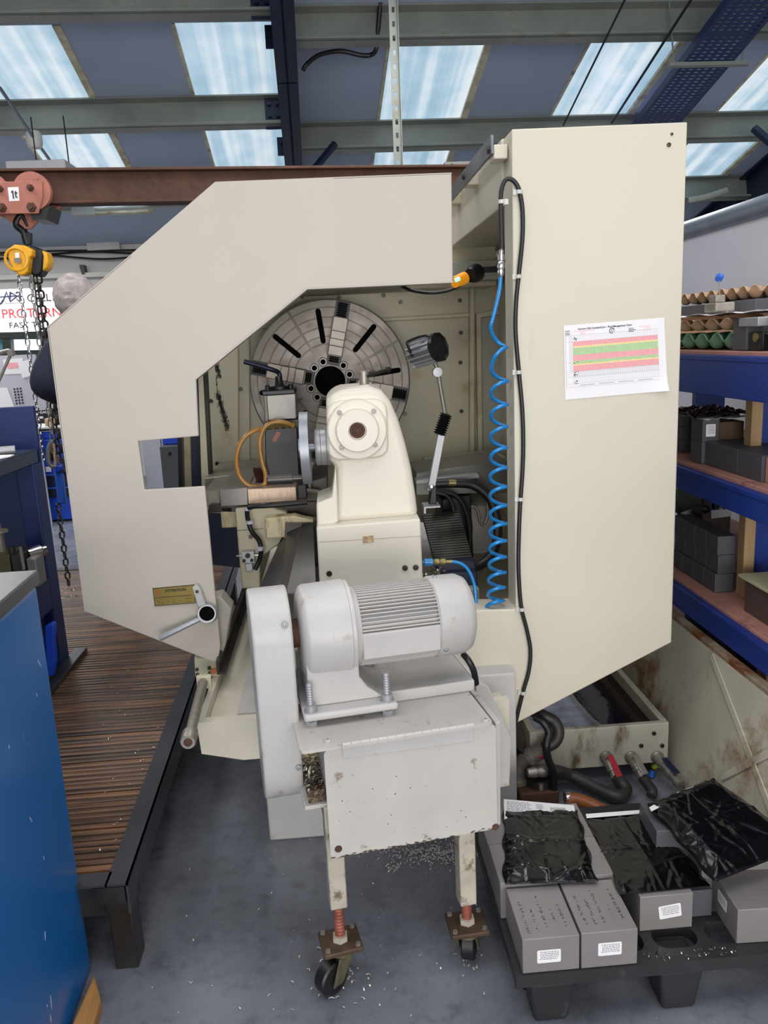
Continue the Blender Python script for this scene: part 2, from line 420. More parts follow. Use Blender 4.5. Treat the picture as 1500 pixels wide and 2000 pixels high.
cuts.append(9.0)
for i in range(0, len(cuts)-1):
    a0, a1 = cuts[i], cuts[i+1]
    if i % 2 == 0: add_box(bm, (a0, -10.4, 0), (a1, 0.1, 0.05), RM)
    else:
        add_box(bm, (a0, -10.4, 0), (a1, B_TOP, 0.05), RM); add_box(bm, (a0, B_BOT, 0), (a1, 0.1, 0.05), RM)
ridge = Q0+S_*-10.4
add_prism(bm, [ridge+T_*-8, ridge+T_*9, ridge+T_*9+V(0, -7, -1.6), ridge+T_*-8+V(0, -7, -1.6)], (0, 0, 0.05))
struct('ceiling', bm, 'roofsheet')
def skylight_mat():
    m = bpy.data.materials.new('translucent_rooflight'); m.use_nodes = True
    nt = m.node_tree; N = nt.nodes; L = nt.links; b = N['Principled BSDF']
    tc = N.new('ShaderNodeTexCoord'); mp = N.new('ShaderNodeMapping'); mp.inputs['Scale'].default_value = (6.0, 0.14, 1)
    n = N.new('ShaderNodeTexNoise'); n.inputs['Scale'].default_value = 1.5; n.inputs['Detail'].default_value = 2.5; n.inputs['Roughness'].default_value = 0.5
    L.new(tc.outputs['Object'], mp.inputs[0]); L.new(mp.outputs[0], n.inputs[0])
    n2 = N.new('ShaderNodeTexNoise'); n2.inputs['Scale'].default_value = 5; n2.inputs['Detail'].default_value = 6
    L.new(tc.outputs['Object'], n2.inputs[0])
    ad = N.new('ShaderNodeMath'); ad.operation = 'MULTIPLY_ADD'; ad.inputs[1].default_value = 0.35; L.new(n2.outputs[0], ad.inputs[0]); L.new(n.outputs[0], ad.inputs[2])
    r = N.new('ShaderNodeValToRGB'); e = r.color_ramp.elements
    e[0].position = 0.45; e[0].color = lin('#9dbdd4'); e[1].position = 0.84; e[1].color = lin('#eef8ff')
    m1 = r.color_ramp.elements.new(0.62); m1.color = lin('#b9d6ea')
    L.new(ad.outputs[0], r.inputs[0]); L.new(r.outputs[0], b.inputs['Emission Color']); b.inputs['Emission Strength'].default_value = 0.9
    b.inputs['Base Color'].default_value = lin('#8fa3a8'); b.inputs['Roughness'].default_value = 0.5
    return m
SKYM = skylight_mat()
M['stain_edge'] = mat('yellowed_sealant', '#d6ceb4', 0.6, var=0.2, vs=9, dirt='#8b7a52', dirt_amt=0.2, dirt_scale=6)
for i, (a0, a1) in enumerate(STRIPS):
    bm = B()      # corrugated translucent sheet set in the roof opening
    nn = 12
    prof = []
    for k in range(nn+1):
        a = a0+(a1-a0)*k/nn; prof.append((a, 0.018+(0.012 if k % 4 in (1, 2) else 0)))
    for (p, q) in zip(prof, prof[1:]):
        vs = [bm.verts.new(RM @ V(*c)) for c in ((p[0], B_TOP, p[1]), (q[0], B_TOP, q[1]), (q[0], B_BOT, q[1]), (p[0], B_BOT, p[1]))]
        bm.faces.new(vs)
    bmesh.ops.remove_doubles(bm, verts=bm.verts, dist=1e-5)
    bm.transform(RM.inverted())
    o = struct('window_%d' % (i+2), bm, SKYM, local=True)
    o.matrix_world = RM
    bm = B()
    for a, wl_ in ((a0, 0.012), (a1, 0.028)): add_box(bm, (a-wl_, B_TOP, -0.008), (a+wl_, B_BOT, 0.03), RM)
    add_box(bm, (a0, B_BOT-0.03, -0.012), (a1, B_BOT+0.02, 0.03), RM)
    struct('trim_%d' % (i+1), bm, 'stain_edge')

# purlins: cold-formed channels; rafters: navy I-beams
def purlin(a0, a1, b0, h=0.25):
    bm = B()
    add_box(bm, (a0, b0, -h), (a1, b0+0.012, -0.002), RM)
    add_box(bm, (a0, b0-0.075, -h), (a1, b0, -h+0.012), RM)
    add_box(bm, (a0, b0-0.075, -0.016), (a1, b0, -0.003), RM)
    add_box(bm, (a0, b0-0.075, -h), (a1, b0-0.063, -h+0.03), RM)
    return struct('roof_purlin', bm, 'purlin')
AR = ra(562, 165, -0.36)
def rafter(ac, w_, h):
    bm = B(); top = -0.015
    add_box(bm, (ac-w_/2, -10.2, -h), (ac+w_/2, 0, -h+0.02), RM)
    add_box(bm, (ac-w_/2, -10.2, top-0.02), (ac+w_/2, 0, top), RM)
    add_box(bm, (ac-0.008, -10.2, -h), (ac+0.008, 0, top), RM)
    for b0 in (-5.2, -3.9, -2.2, -1.2, -0.4):
        add_box(bm, (ac-w_/2+0.01, b0, -h), (ac+w_/2-0.01, b0+0.015, top), RM)
    return struct('roof_rafter', bm, 'navy')
rafter(AR, 0.15, 0.37)
A2 = ra(1455, 345, -0.06)+0.1
rafter(A2, 0.16, 0.42)
HP = 0.25
left_b = [rb(100, 43, -HP), rb(250, 258, -HP)]; left_b.append(left_b[1]*2-left_b[0])
right_b = [rb(1000, 85, -HP), rb(800, 295, -HP), rb(1345, 394, -HP)]
for b0 in left_b+[left_b[0]-1.4]:
    purlin(-7.5, AR-0.02, b0)
    bm = B()      # bolted cleat at the rafter end
    add_box(bm, (AR-0.20, b0-0.03, -HP-0.02), (AR-0.06, b0-0.018, 0), RM)
    for da in (-0.165, -0.1):
        for dc in (-0.17, -0.07): add_bolt(bm, RM @ V(AR+da, b0-0.03, dc), -S_, 0.016, 0.02, False)
    struct('purlin_cleat', bm, 'navy')
for b0 in right_b+[right_b[0]-1.45]:
    purlin(AR+0.02, 8.8, b0)
    bm = B()
    add_box(bm, (AR-0.13, b0-0.03, -HP-0.02), (AR-0.05, b0-0.018, -HP+0.14), RM)
    add_bolt(bm, RM @ V(AR-0.09, b0-0.03, -HP+0.09), -S_, 0.016, 0.02, False)
    struct('purlin_cleat', bm, 'navy')
# walls
c0 = Q0+T_*-8; c1 = Q0+T_*9
zt = Q0.z+0.02
bm = B(); add_prism(bm, [V(c0.x, c0.y, 0), V(c1.x, c1.y, 0), V(c1.x, c1.y, zt), V(c0.x, c0.y, zt)], (0, 0.15, 0))
struct('wall_back', bm, 'wallp')
bm = B(); add_box(bm, (-8.6, -6, 0), (-8.45, 11, 4.6)); struct('wall_left', bm, 'wallp')
def WB(px, py, off=0.0): return PP(px, py, V(Q0.x, Q0.y-off, 0), V(T_.y, -T_.x, 0))     # points on the back wall
zpip = PX(1400, 449, 2.0).z
bm = B(); add_box(bm, (2.0, 1.2, 0), (2.06, 7.2, zpip))
for y in (2.4, 3.6, 4.8, 6.0): add_box(bm, (1.992, y-0.012, 0), (2.0, y+0.012, zpip))
struct('wall_right', bm, 'partition')
bm = B()
add_lathe(bm, (2.01, 1.1, zpip+0.045), (0, 1, 0), [(0, 0.05), (6.2, 0.05)], 20)
struct('trim_20', bm, 'tray')
# right: service tray, conduit arm
bm = B()
off = -0.45
aL, aR_ = ra(1341, 118, off), ra(1341, 118, off)+0.34
for k in range(0, 150):
    b0 = -6.0+k*0.04
    add_box(bm, (aL, b0, off), (aR_, b0+0.022, off+0.003), RM)
for k in range(7):
    a = aL+(aR_-aL)*k/6
    add_box(bm, (a-0.014, -6, off-0.001), (a+0.014, 0, off+0.004), RM)
for a in (aL, aR_): add_box(bm, (a-0.003, -6, off), (a+0.003, 0, off+0.07), RM)
t = obj('cable_tray', bm, mat('blue_tray_steel', '#1d2d5a', 0.45, var=0.1), None, flat=True)
tag(t, 'navy perforated cable tray running down the slope of the roof', 'cable tray')
bm = B()
for b0 in (rb(1375, 127, off-0.03), rb(1375, 127, off-0.03)+1.9):
    add_box(bm, (aL-0.12, b0, off-0.03), (aR_+0.12, b0+0.03, off-0.004), RM)
    for a in (aL-0.08, aR_+0.08): add_tube(bm, [RM @ V(a, b0+0.015, off-0.03), RM @ V(a, b0+0.015, 0)], 0.006, 6)
obj('hanger', bm, 'purlin', t, label='galvanised trapeze hanger')

# small roof services
p = [RP(905, 0, -0.03), RP(835, 250, -0.03)]
t = obj('stay_wire', add_tube(B(), [RP(1230, -20, -0.28), RP(1100, 245, -0.28)], 0.008, 6), 'blk'); tag(t, 'thin dark stay wire crossing the rooflight beside the tall guard', 'wire', 'stay wires under the roof')
t = obj('stay_wire', add_tube(B(), [RP(1362, -20, -0.28), RP(1195, 240, -0.28)], 0.010, 6), 'blk'); tag(t, 'dark stay wire along the right edge of the rooflight above the tall guard', 'wire', 'stay wires under the roof')
t = obj('stay_wire', add_tube(B(), [RP(0, 172, -0.35), RP(65, 268, -0.35), RP(104, 322, -0.35)], 0.014, 6), 'tray')
tag(t, 'grey conduit rod slanting past the leftmost rooflight', 'conduit')
c = RP(67, 273, -0.35)
obj('junction_box', add_lathe(B(), c+V(0, 0, -0.06), (0, 0, 1), [(0, 0.05), (0.03, 0.06), (0.1, 0.06), (0.12, 0.045)], 16), 'conduit', t)
t = hose('roof_cable', [PY(592, 137, 6.2), PY(600, 125, 6.2), PY(625, 107, 6.15), PY(665, 100, 6.1), PY(705, 108, 6.1), PY(725, 107, 6.1), PY(735, 95, 6.05), PY(738, 60, 6.05), PY(745, -20, 6.0)], 0.016, 'rubber')
tag(t, 'black cable looping from the navy rafter up past the slotted hanger', 'cable')
# slotted angle hanger
def slotted(px0, py0, px1, py1, Y):
    a, b_ = PY(px0, py0, Y), PY(px1, py1, Y)
    bm = B(); d = (b_-a); L_ = d.length; d.normalize(); x = V(1, 0, 0); x = (x-d*x.dot(d)).normalized(); y = d.cross(x)
    mx = Matrix(((x.x, y.x, d.x, a.x), (x.y, y.y, d.y, a.y), (x.z, y.z, d.z, a.z), (0, 0, 0, 1)))
    w_ = 0.05; p_ = 0.075; n = int(L_/p_)
    add_box(bm, (-w_/2, 0, 0), (-0.008, 0.004, L_), mx); add_box(bm, (0.008, 0, 0), (w_/2, 0.004, L_), mx)
    for k in range(n+1): add_box(bm, (-0.008, 0, k*p_), (0.008, 0.004, min(L_, k*p_+0.045)), mx)
    add_box(bm, (w_/2-0.004, 0, 0), (w_/2, 0.05, L_), mx)
    return bm
t = obj('slotted_hanger', slotted(765, -60, 778, 330, 5.1), 'purlin', None, flat=True)
tag(t, 'pale slotted steel hanger strip dropping from the roof to the rusty beam', 'hanger')
# conduit on the lower ceiling
t = obj('ceiling_conduit', add_tube(B(), [RP(60, 415, -0.03), RP(480, 396, -0.03)], 0.02, 8), 'conduit')
tag(t, 'pale conduit with a square box along the lower ceiling', 'conduit')
c = RP(162, 410, -0.05); obj('junction_box', add_box(B(), tuple(c-V(0.11, 0.03, 0.05)), tuple(c+V(0.11, 0.03, 0.05))), 'conduit', t)
# flat light fitting behind the beam
l0 = PY(12, 332, 6.2); l1 = PY(128, 324, 6.2)
t = thing('ceiling_light', 'white flat box light fitting hung above the rusty beam', 'ceiling light', (l0+l1)/2)
bm = B(); add_box(bm, (l0.x, 6.2, l0.z-0.01), (l1.x, 7.0, l0.z+0.06)); obj('housing', bm, 'paper_g', t, 0.008)
bm = B(); add_box(bm, (l0.x+0.03, 6.23, l0.z-0.02), (l1.x-0.03, 6.97, l0.z-0.008)); obj('diffuser', bm, 'paper', t)
for x in (l0.x+0.12, l1.x-0.06):
    obj('suspension_wire', add_tube(B(), [V(x, 6.5, l0.z+0.05), V(x, 6.5, l0.z+0.42)], 0.005, 6), 'blk', t)
# tilted conduit arm in the roof void at the right
bm = B(); add_tube(bm, smooth_path([RP(1345, 392, -0.45), RP(1380, 385, -0.45), RP(1420, 372, -0.4)], 5), 0.03, 8)
t = obj('roof_conduit', bm, 'purlin'); tag(t, 'pale bent conduit under the roof beyond the tall guard', 'conduit')
bm = B(); add_box(bm, (A2-1.0, -1.0, -0.62), (A2-0.1, -0.9, -0.54), RM); struct('roof_brace', bm, 'purlin')
q0 = RP(1472, 250, -0.27); q1 = RP(1530, 300, -0.55)
struct('roof_brace', add_tube(B(), [q0, q1], 0.035, 4), 'navy')
q0 = RP(655, 280, -0.27); q1 = RP(610, 335, -0.5)
struct('roof_brace', add_tube(B(), [q0, q1], 0.03, 4), 'navy')
# wall cables, trunking and girts on the back wall
bm = B()
for j, (ya, yb, sag) in enumerate(((497, 485, 2), (502, 488, 4), (494, 484, 1), (509, 490, 7))):
    pts = []
    for k in range(9):
        u = k/8; pts.append(WB(-20+u*440, ya+(yb-ya)*u+sag*math.sin(u*9+j), 0.05+0.01*j))
    add_tube(bm, smooth_path(pts, 3), 0.012, 6)
t = obj('wall_cables', bm, 'rubber'); tag(t, 'bundle of black cables slung along the top of the back wall', 'cables', kind='stuff')
a, b_ = WB(170, 489, 0.12), WB(233, 471, 0.12)
t = obj('trunking_box', add_box(B(), (a.x, a.y, a.z), (b_.x, a.y+0.12, b_.z)), 'wallp', None, 0.005); tag(t, 'white trunking box high on the back wall', 'box')
bm = B(); a, b_ = WB(-200, 553, 0.1), WB(420, 533, 0.1)
add_prism(bm, [a, b_, b_+V(0, 0, 0.05), a+V(0, 0, 0.05)], (0, 0.06, 0)); struct('trim_21', bm, 'conduit')
bm = B(); a, b_ = WB(-200, 505, 0.06), WB(430, 483, 0.06)
add_prism(bm, [a, b_, b_+V(0, 0, 0.07), a+V(0, 0, 0.07)], (0, 0.05, 0)); struct('trim_22', bm, 'wallp')
t = obj('wall_bracket', add_prism(B(), [WB(154, 517, .1), WB(163, 517, .1), WB(167, 536, .1), WB(160, 536, .1)], (0, 0.1, 0)), 'blk'); tag(t, 'small dark steel bracket on the back wall above the grey haired man', 'bracket')
# window_1: dark frame with one bright pane
bm = B()
for q in (((-60, 650), (95, 647), (95, 662), (-60, 664)), ((-60, 686), (95, 683), (95, 700), (-60, 702)), ((4, 660), (20, 660), (22, 690), (6, 690)), ((80, 655), (95, 655), (97, 690), (82, 690))):
    add_prism(bm, [WB(x, y, 0.3) for x, y in q], (0, 0.28, 0))
struct('window_1', bm, 'glassgreen')
bm = B(); add_prism(bm, [WB(x, y, 0.2) for x, y in ((20, 660), (81, 658), (83, 686), (22, 688))], (0, 0.03, 0)); struct('window_1_pane', bm, emis('daylit_pane', '#eef6ff', 1.15))
bm = B(); add_prism(bm, [WB(x, y, 0.2) for x, y in ((-60, 660), (5, 660), (7, 688), (-60, 690))], (0, 0.03, 0)); struct('window_1_pane', bm, emis('dim_pane', '#3c6670', 0.5))

# ------------------------------------------------------------------ monorail beam, trolley, chain hoist
YB = 4.35
zb1 = PY(0, 333, YB).z; zb0 = PY(0, 403, YB).z
b0 = V(-2.6, YB-0.06, 0); bd = (PZ(890, 325, zb1)-PY(0, 333, YB)); bd.z = 0; bd.normalize(); bn = V(bd.y, -bd.x, 0)
start = PY(0, 333, YB)-bd*1.2; start.z = 0; Lb = 4.2
def bb(s, n_, z): return start+bd*s+bn*n_+V(0, 0, z)
bm = B(); hb = zb1-zb0; tf = 0.014
for (n0, n1, za, zc) in ((-0.055, 0.055, zb1-tf, zb1), (-0.055, 0.055, zb0, zb0+tf), (-0.005, 0.005, zb0, zb1)):
    add_prism(bm, [bb(0, n0, za), bb(0, n1, za), bb(0, n1, zc), bb(0, n0, zc)], bd*Lb)
t = obj('crane_beam', bm, 'rusty', None, 0.003); tag(t, 'long rusty steel runway beam carrying the chain hoist', 'steel beam')
bm = B(); pe = PZ(880, 331, zb1+0.005)
add_box(bm, tuple(pe+V(-0.04, -0.05, 0)), tuple(pe+V(0.14, 0.0, 0.03))); add_bolt(bm, pe+V(0.0, -0.05, 0.015), (0, -1, 0), 0.01, 0.01)
obj('end_plate', bm, 'steel', t)
# trolley
YT = YB-0.13
t = thing('beam_trolley', 'reddish brown beam trolley with four wheels and a 1t label', 'trolley', PY(40, 445, YT))
out = [(-30, 347), (0, 339), (22, 352), (37, 353), (58, 339), (82, 350), (85, 385), (76, 416), (-38, 418), (-42, 380)]
slab('side_plate', [(-40, 356), (82, 353), (83, 385), (75, 417), (-35, 418), (-42, 385)], YT, 0.012, 'redlead', t, 0.003)
slab('side_plate', [(-40, 356), (82, 353), (83, 385), (75, 417), (-35, 418), (-42, 385)], YT+0.22, 0.012, 'redlead', t, 0.003)
for (x, y) in ((60, 372), (-22, 374)):
    for yy, s in ((YT+0.012, 1), (YT+0.218, -1)):
        c = PY(x, y, YT); c.y = yy
        obj('wheel', add_lathe(B(), c, (0, s, 0), [(0, 0.09), (0.03, 0.09), (0.032, 0.075), (0.06, 0.072)], 28), 'redlead', t)
for (x, y, r_) in ((60, 367, 0.017), (0, 369, 0.017), (62, 405, 0.024), (4, 406, 0.024)):
    bm = B(); add_bolt(bm, PY(x, y, YT), (0, -1, 0), r_, 0.016, False); add_cyl(bm, PY(x, y, YT), PY(x, y, YT)+V(0, -0.03, 0), r_*0.55)
    obj('bolt', bm, 'rusty', t)
hole = [(8, 417), (72, 417), (74, 425), (56, 447), (42, 447), (8, 425)]
slab('suspension_plate', [(6, 416), (78, 416), (74, 432), (60, 447), (37, 448), (8, 424)], YT+0.1, 0.018, 'redlead', t, 0.003)
slab('end_bracket', [(60, 418), (97, 402), (90, 429), (62, 428)], YT+0.02, 0.18, 'blk', t)
lab = slab('label_sticker', [(15, 366), (36, 365), (38, 392), (18, 393)], YT-0.001, 0.001, 'paper', t, label='white 1t sticker')
bm = B()
for st_ in (((22, 376), (24.5, 372), (26.5, 388)), ((30, 373), (31.5, 386), (34, 385)), ((29, 377.5), (33.5, 376.5))): add_tube(bm, [PY(x, y, YT-0.003) for x, y in st_], 0.0028, 5)
obj('lettering', bm, 'ink', lab)
# hoist
YH = YT+0.11
t = thing('chain_hoist', 'yellow and black manual chain hoist hanging from the beam trolley', 'chain hoist', PY(55, 500, YH))
hk = [PY(44, 431, YH)+V(0.025, 0, -0.03), PY(44, 429, YH)+V(0.0, 0, 0.02), PY(44, 437, YH)+V(-0.03, 0, 0), PY(46, 452, YH), PY(50, 465, YH), PY(54, 478, YH)]
obj('hook', add_tube(B(), smooth_path(hk, 6), 0.016, 10, radii=[0.012+0.008*min(1, k/12) for k in range(31)]), 'blk', t)
bm = B(); add_slab(bm, [(48, 452), (60, 455), (60, 478), (50, 480)], YH-0.015, 0.03); obj('hook_latch', bm, 'blk', t, 0.004)
hs = [(17, 485), (27, 477), (47, 479), (62, 487), (62, 500), (57, 503), (54, 530), (47, 537), (36, 538), (22, 520), (15, 502)]
h = slab('chain_cover', hs, YH-0.1, 0.09, 'yellow', t, 0.012, seg=3)
obj('cover_ring', add_lathe(B(), PY(32, 506, YH-0.1), (0, -1, 0), [(-0.01, 0.062), (0.006, 0.058), (0.008, 0.05), (0.002, 0.046)], 28, caps=False), 'yellow', h)
slab('rating_sticker', [(29, 494), (37, 493), (38, 503), (30, 504)], YH-0.112, 0.004, 'paper', h, label='white sticker')
slab('rating_plate', [(27, 504), (40, 505), (40, 514), (28, 512)], YH-0.112, 0.003, 'steel', h, label='grey rating plate')
slab('frame_plate', [(57, 478), (80, 486), (84, 500), (82, 530), (76, 539), (62, 539), (56, 520)], YH-0.05, 0.1, 'blk', t, 0.01)
slab('gear_cover', [(80, 488), (90, 492), (94, 508), (92, 522), (84, 530), (80, 525)], YH-0.04, 0.09, 'yellow', t, 0.012)
# chains
def vdrop(px, py, Y, z1): a = PY(px, py, Y); return [a, V(a.x, a.y, z1)]
zd = 0.22
obj('hand_chain', chain_links(B(), vdrop(36, 537, YH-0.06, 0.95), 0.042, 0.026, 0.0033), 'chrome', t)
obj('hand_chain', chain_links(B(), vdrop(59, 537, YH-0.06, 0.95), 0.042, 0.026, 0.0033), 'steel', t)
obj('load_chain', chain_links(B(), vdrop(68, 538, YH+0.0, 0.9), 0.05, 0.034, 0.0055, 0.4), 'steel_d', t)
obj('load_chain', chain_links(B(), vdrop(76, 538, YH+0.03, 0.9), 0.05, 0.034, 0.0055, 1.3), 'steel_d', t)
a = PY(113, 984, YH-0.05)
ch = [a, V(a.x, a.y, zd+0.045)]
obj('load_chain', chain_links(B(), ch, 0.05, 0.034, 0.0055, 0.9), 'steel_d', t)
bm = B(); c = V(a.x, a.y-0.05, zd+0.012); pts = []
for k in range(30): g = k*0.5; pts.append(c+V(0.03*math.cos(g)*(1+k*0.06), 0.09*math.sin(g*0.8), 0.004*(k % 3)))
chain_links(bm, smooth_path(pts, 2), 0.045, 0.03, 0.005); obj('chain_pile', bm, 'steel', t)
YS = YH-0.05
bm = B(); add_slab(bm, [(97, 862), (104, 858), (108, 905), (100, 900), (96, 885)], YS, 0.05); obj('hook_block', bm, 'blk', t, 0.006)
bm = B(); add_tube(bm, smooth_path([PY(101, 862, YS), PY(95, 880, YS), PY(97, 905, YS), PY(108, 910, YS), PY(112, 890, YS)], 6), 0.013, 8); obj('load_hook', bm, 'steel', t)
t = thing('lifting_sling', 'folded blue webbing sling hanging from the hoist chain', 'sling', PY(115, 985, YS))
bm = B()
add_slab(bm, [(104, 914), (120, 911), (128, 985), (112, 985)], YS-0.02, 0.04); obj('webbing', bm, 'blueplas', t, 0.01)
bm = B(); add_slab(bm, [(105, 910), (122, 908), (122, 922), (106, 924)], YS-0.035, 0.07); obj('stitched_loop', bm, 'brightblue', t, 0.008)
bm = B(); add_slab(bm, [(103, 867), (106, 867), (109, 912), (106, 912)], YS-0.04, 0.01); obj('label_strip', bm, 'eggtan', t, label='cream label strip')
# ================================================================== LEFT SIDE: deck, bench, cabinet
ZD = 0.25
def deck_mat():
    m = mat('oiled_brown_decking', '#4a3527', 0.36, var=0.0)
    nt = m.node_tree; N = nt.nodes; L = nt.links; b = N['Principled BSDF']
    tc = N.new('ShaderNodeTexCoord'); mp = N.new('ShaderNodeMapping'); mp.inputs['Scale'].default_value = (0.9, 20, 1)
    n = N.new('ShaderNodeTexNoise'); n.inputs['Scale'].default_value = 2.2; n.inputs['Detail'].default_value = 6
    L.new(tc.outputs['Object'], mp.inputs[0]); L.new(mp.outputs[0], n.inputs[0])
    r = N.new('ShaderNodeValToRGB'); e = r.color_ramp.elements
    e[0].position = 0.36; e[0].color = lin('#35281f'); e[1].position = 0.72; e[1].color = lin('#966845')
    x = r.color_ramp.elements.new(0.5); x.color = lin('#5f4634')
    L.new(n.outputs[0], r.inputs[0]); L.new(r.outputs[0], b.inputs['Base Color'])
    return m
M['deck'] = deck_mat()
dr0 = PZ(250, 1728, ZD); dr1 = PZ(378, 1345, ZD)
def dx(y): return dr0.x+(dr1.x-dr0.x)*(y-dr0.y)/(dr1.y-dr0.y)
yd0, yd1 = dr0.y, PZ(140, 1110, ZD).y
t = thing('work_platform', 'low slatted brown platform with a dark steel edge beside the lathe', 'platform', (-1.3, yd0, 0))
bm = B(); pts = []
y = yd0+0.04; k = 0
while y < yd1-0.04:
    g = 0.010 if k % 7 else 0.016
    pts += [(y, ZD-0.004), (y+0.004, ZD), (y+0.016, ZD), (y+0.020, ZD-0.004), (y+0.020, ZD-0.012), (y+0.020+g*0.6, ZD-0.012)]
    y += 0.020+g*0.6; k += 1
prev = None
for (yy, zz) in pts:
    a, b_ = bm.verts.new((-2.6, yy, zz)), bm.verts.new((dx(yy)-0.05, yy, zz))
    if prev: bm.faces.new((prev[0], prev[1], b_, a))
    prev = (a, b_)
obj('slatted_top', bm, 'deck', t, flat=True)
M['frame'] = mat('dark_grey_steel_angle', '#4e4f53', 0.35, 0.6, var=0.12, vs=6)
bm = B()
add_prism(bm, [V(dx(yd0)-0.055, yd0, ZD+0.004), V(dx(yd0), yd0, ZD+0.004), V(dx(yd1), yd1, ZD+0.004), V(dx(yd1)-0.055, yd1, ZD+0.004)], (0, 0, -0.006))
add_prism(bm, [V(dx(yd0), yd0, ZD+0.004), V(dx(yd1), yd1, ZD+0.004), V(dx(yd1), yd1, ZD-0.08), V(dx(yd0), yd0, ZD-0.08)], (-0.006, 0, 0))
add_box(bm, (-2.6, yd0, ZD-0.002), (dx(yd0)-0.05, yd0+0.05, ZD+0.004)); add_box(bm, (-2.6, yd1-0.05, ZD-0.002), (dx(yd1), yd1, ZD+0.004))
obj('edge_angle', bm, 'frame', t)
bm = B(); add_box(bm, (-2.6, yd0+0.015, ZD-0.09), (dx(yd0)-0.02, yd0+0.03, ZD-0.004)); add_box(bm, (-2.6, yd0+0.05, ZD-0.04), (-0.66, yd1, ZD-0.022))
add_box(bm, (dx(yd0)-0.085, yd0+0.0, ZD-0.05), (dx(yd0)-0.01, yd0+0.012, ZD-0.004))
obj('front_channel', bm, 'steel_d', t)
for (yy, xx) in ((yd0+0.02, dx(yd0)), (yd0+1.3, dx(yd0+1.3)), (yd1-0.15, dx(yd1)), (yd0+0.02, -1.7)):
    bm = B(); add_box(bm, (xx-0.062, yy, 0.0), (xx-0.006, yy+0.07, ZD-0.06)); add_box(bm, (xx-0.068, yy-0.006, ZD-0.085), (xx-0.002, yy+0.08, ZD-0.045))
    obj('leg', bm, 'steel_d', t, 0.003)

# blue cabinet in the front left corner
zc = PY(71, 1112, 1.766).z
P0 = PZ(180, 1890, 0); P0.z = 0
ztop = PX(71, 1112, P0.x).z
q = PZ(0, 1172, ztop); e0 = PZ(71, 1112, ztop)
cd = (q-e0); cd.z = 0; cd.normalize(); cl = V(cd.y, -cd.x, 0)
if cl.x > 0: cl = -cl
t = thing('tool_cabinet', 'mid blue scratched steel cabinet with a grey top, cut off by the left edge', 'cabinet', P0)
def cb(s, l, z): return P0+cd*s+cl*l+V(0, 0, z)
obj('body', add_prism(B(), [cb(0, 0, 0.0), cb(1.0, 0, 0.0), cb(1.0, 0.6, 0.0), cb(0, 0.6, 0.0)], (0, 0, ztop-0.03)), 'cab', t, 0.012, seg=3)
bm = B(); add_prism(bm, [cb(-0.006, -0.006, ztop-0.032), cb(1.01, -0.006, ztop-0.032), cb(1.01, 0.61, ztop-0.032), cb(-0.006, 0.61, ztop-0.032)], (0, 0, 0.032)); obj('worktop', bm, 'cabtop', t, 0.004)
# chips of paint knocked off the side
rnd = random.Random(3); bm = B()
for k in range(26):
    s, z = rnd.uniform(0.02, 0.9), rnd.uniform(0.1, 0.95); a = rnd.uniform(0.6, 1.9); l = rnd.uniform(0.004, 0.016)
    c = cb(s, -0.0006, z); d = cd*math.cos(a)+V(0, 0, math.sin(a)); n_ = cd*-math.sin(a)+V(0, 0, math.cos(a))
    add_prism(bm, [c-d*l, c-n_*0.0012, c+d*l, c+n_*0.0015], -cl*0.0004)
obj('scratches', bm, mat('bare_scratch', '#c4d2dc', 0.5, var=0.05), t, flat=True, label='pale scratches in the blue paint')

# pallet plank / offcut on the floor
w0 = PZ(172, 2010, 0.02)
bm = B(); a, b_, c, d = PZ(186, 1908, 0.1), PZ(198, 1955, 0.03), PZ(176, 2010, 0.0), PZ(140, 2040, 0.08)
add_prism(bm, [PZ(187, 1925, 0.0), PZ(200, 1975, 0.0), PZ(170, 2080, 0.0), PZ(130, 2060, 0.0)], (0, 0, 0.035))
t = obj('wood_offcut', bm, 'wood2', None, 0.004); tag(t, 'orange timber offcut lying on the floor by the blue cabinet', 'wood')

# workbench
XB, YBn, ZBn = PY(72, 876, 3.2).x, 3.2, PY(72, 876, 3.2).z
q = PZ(0, 901, ZBn); bdv = (q-V(XB, YBn, ZBn)); bdv.z = 0; bdv.normalize(); bl = V(bdv.y, -bdv.x, 0)
if bl.x > 0: bl = -bl
def wb(s, l, z): return V(XB, YBn, z)+bdv*s+bl*l
t = thing('workbench', 'dark blue steel workbench with a backboard standing on the platform', 'workbench', (XB-0.6, YBn-0.4, ZD))
def pr(pts, vec): return add_prism(B(), pts, vec)
obj('worktop', pr([wb(0, 0, ZBn-0.055), wb(1.0, 0, ZBn-0.055), wb(1.0, 1.1, ZBn-0.055), wb(0, 1.1, ZBn-0.055)], (0, 0, 0.055)), 'bench_top', t, 0.004)
zbb = PY(73, 793, 3.2).z
obj('backboard', pr([wb(-0.02, 0, ZBn-0.06), wb(-0.02, 1.1, ZBn-0.06), wb(-0.02, 1.1, zbb), wb(-0.02, 0, zbb)], bdv*-0.02), 'bench', t, 0.003)
obj('back_panel', pr([wb(-0.03, 0.06, ZD), wb(-0.03, 1.1, ZD), wb(-0.03, 1.1, ZBn-0.06), wb(-0.03, 0.06, ZBn-0.06)], bdv*0.015), 'bench', t)
for (s, l) in ((-0.04, 0), (0.9, 0), (-0.04, 1.02)):
    obj('leg', pr([wb(s, l, ZD), wb(s+0.1, l, ZD), wb(s+0.1, l+0.07, ZD), wb(s, l+0.07, ZD)], (0, 0, ZBn-0.055-ZD)), 'bench', t, 0.004)
zs = PY(92, 1112, 3.15).z
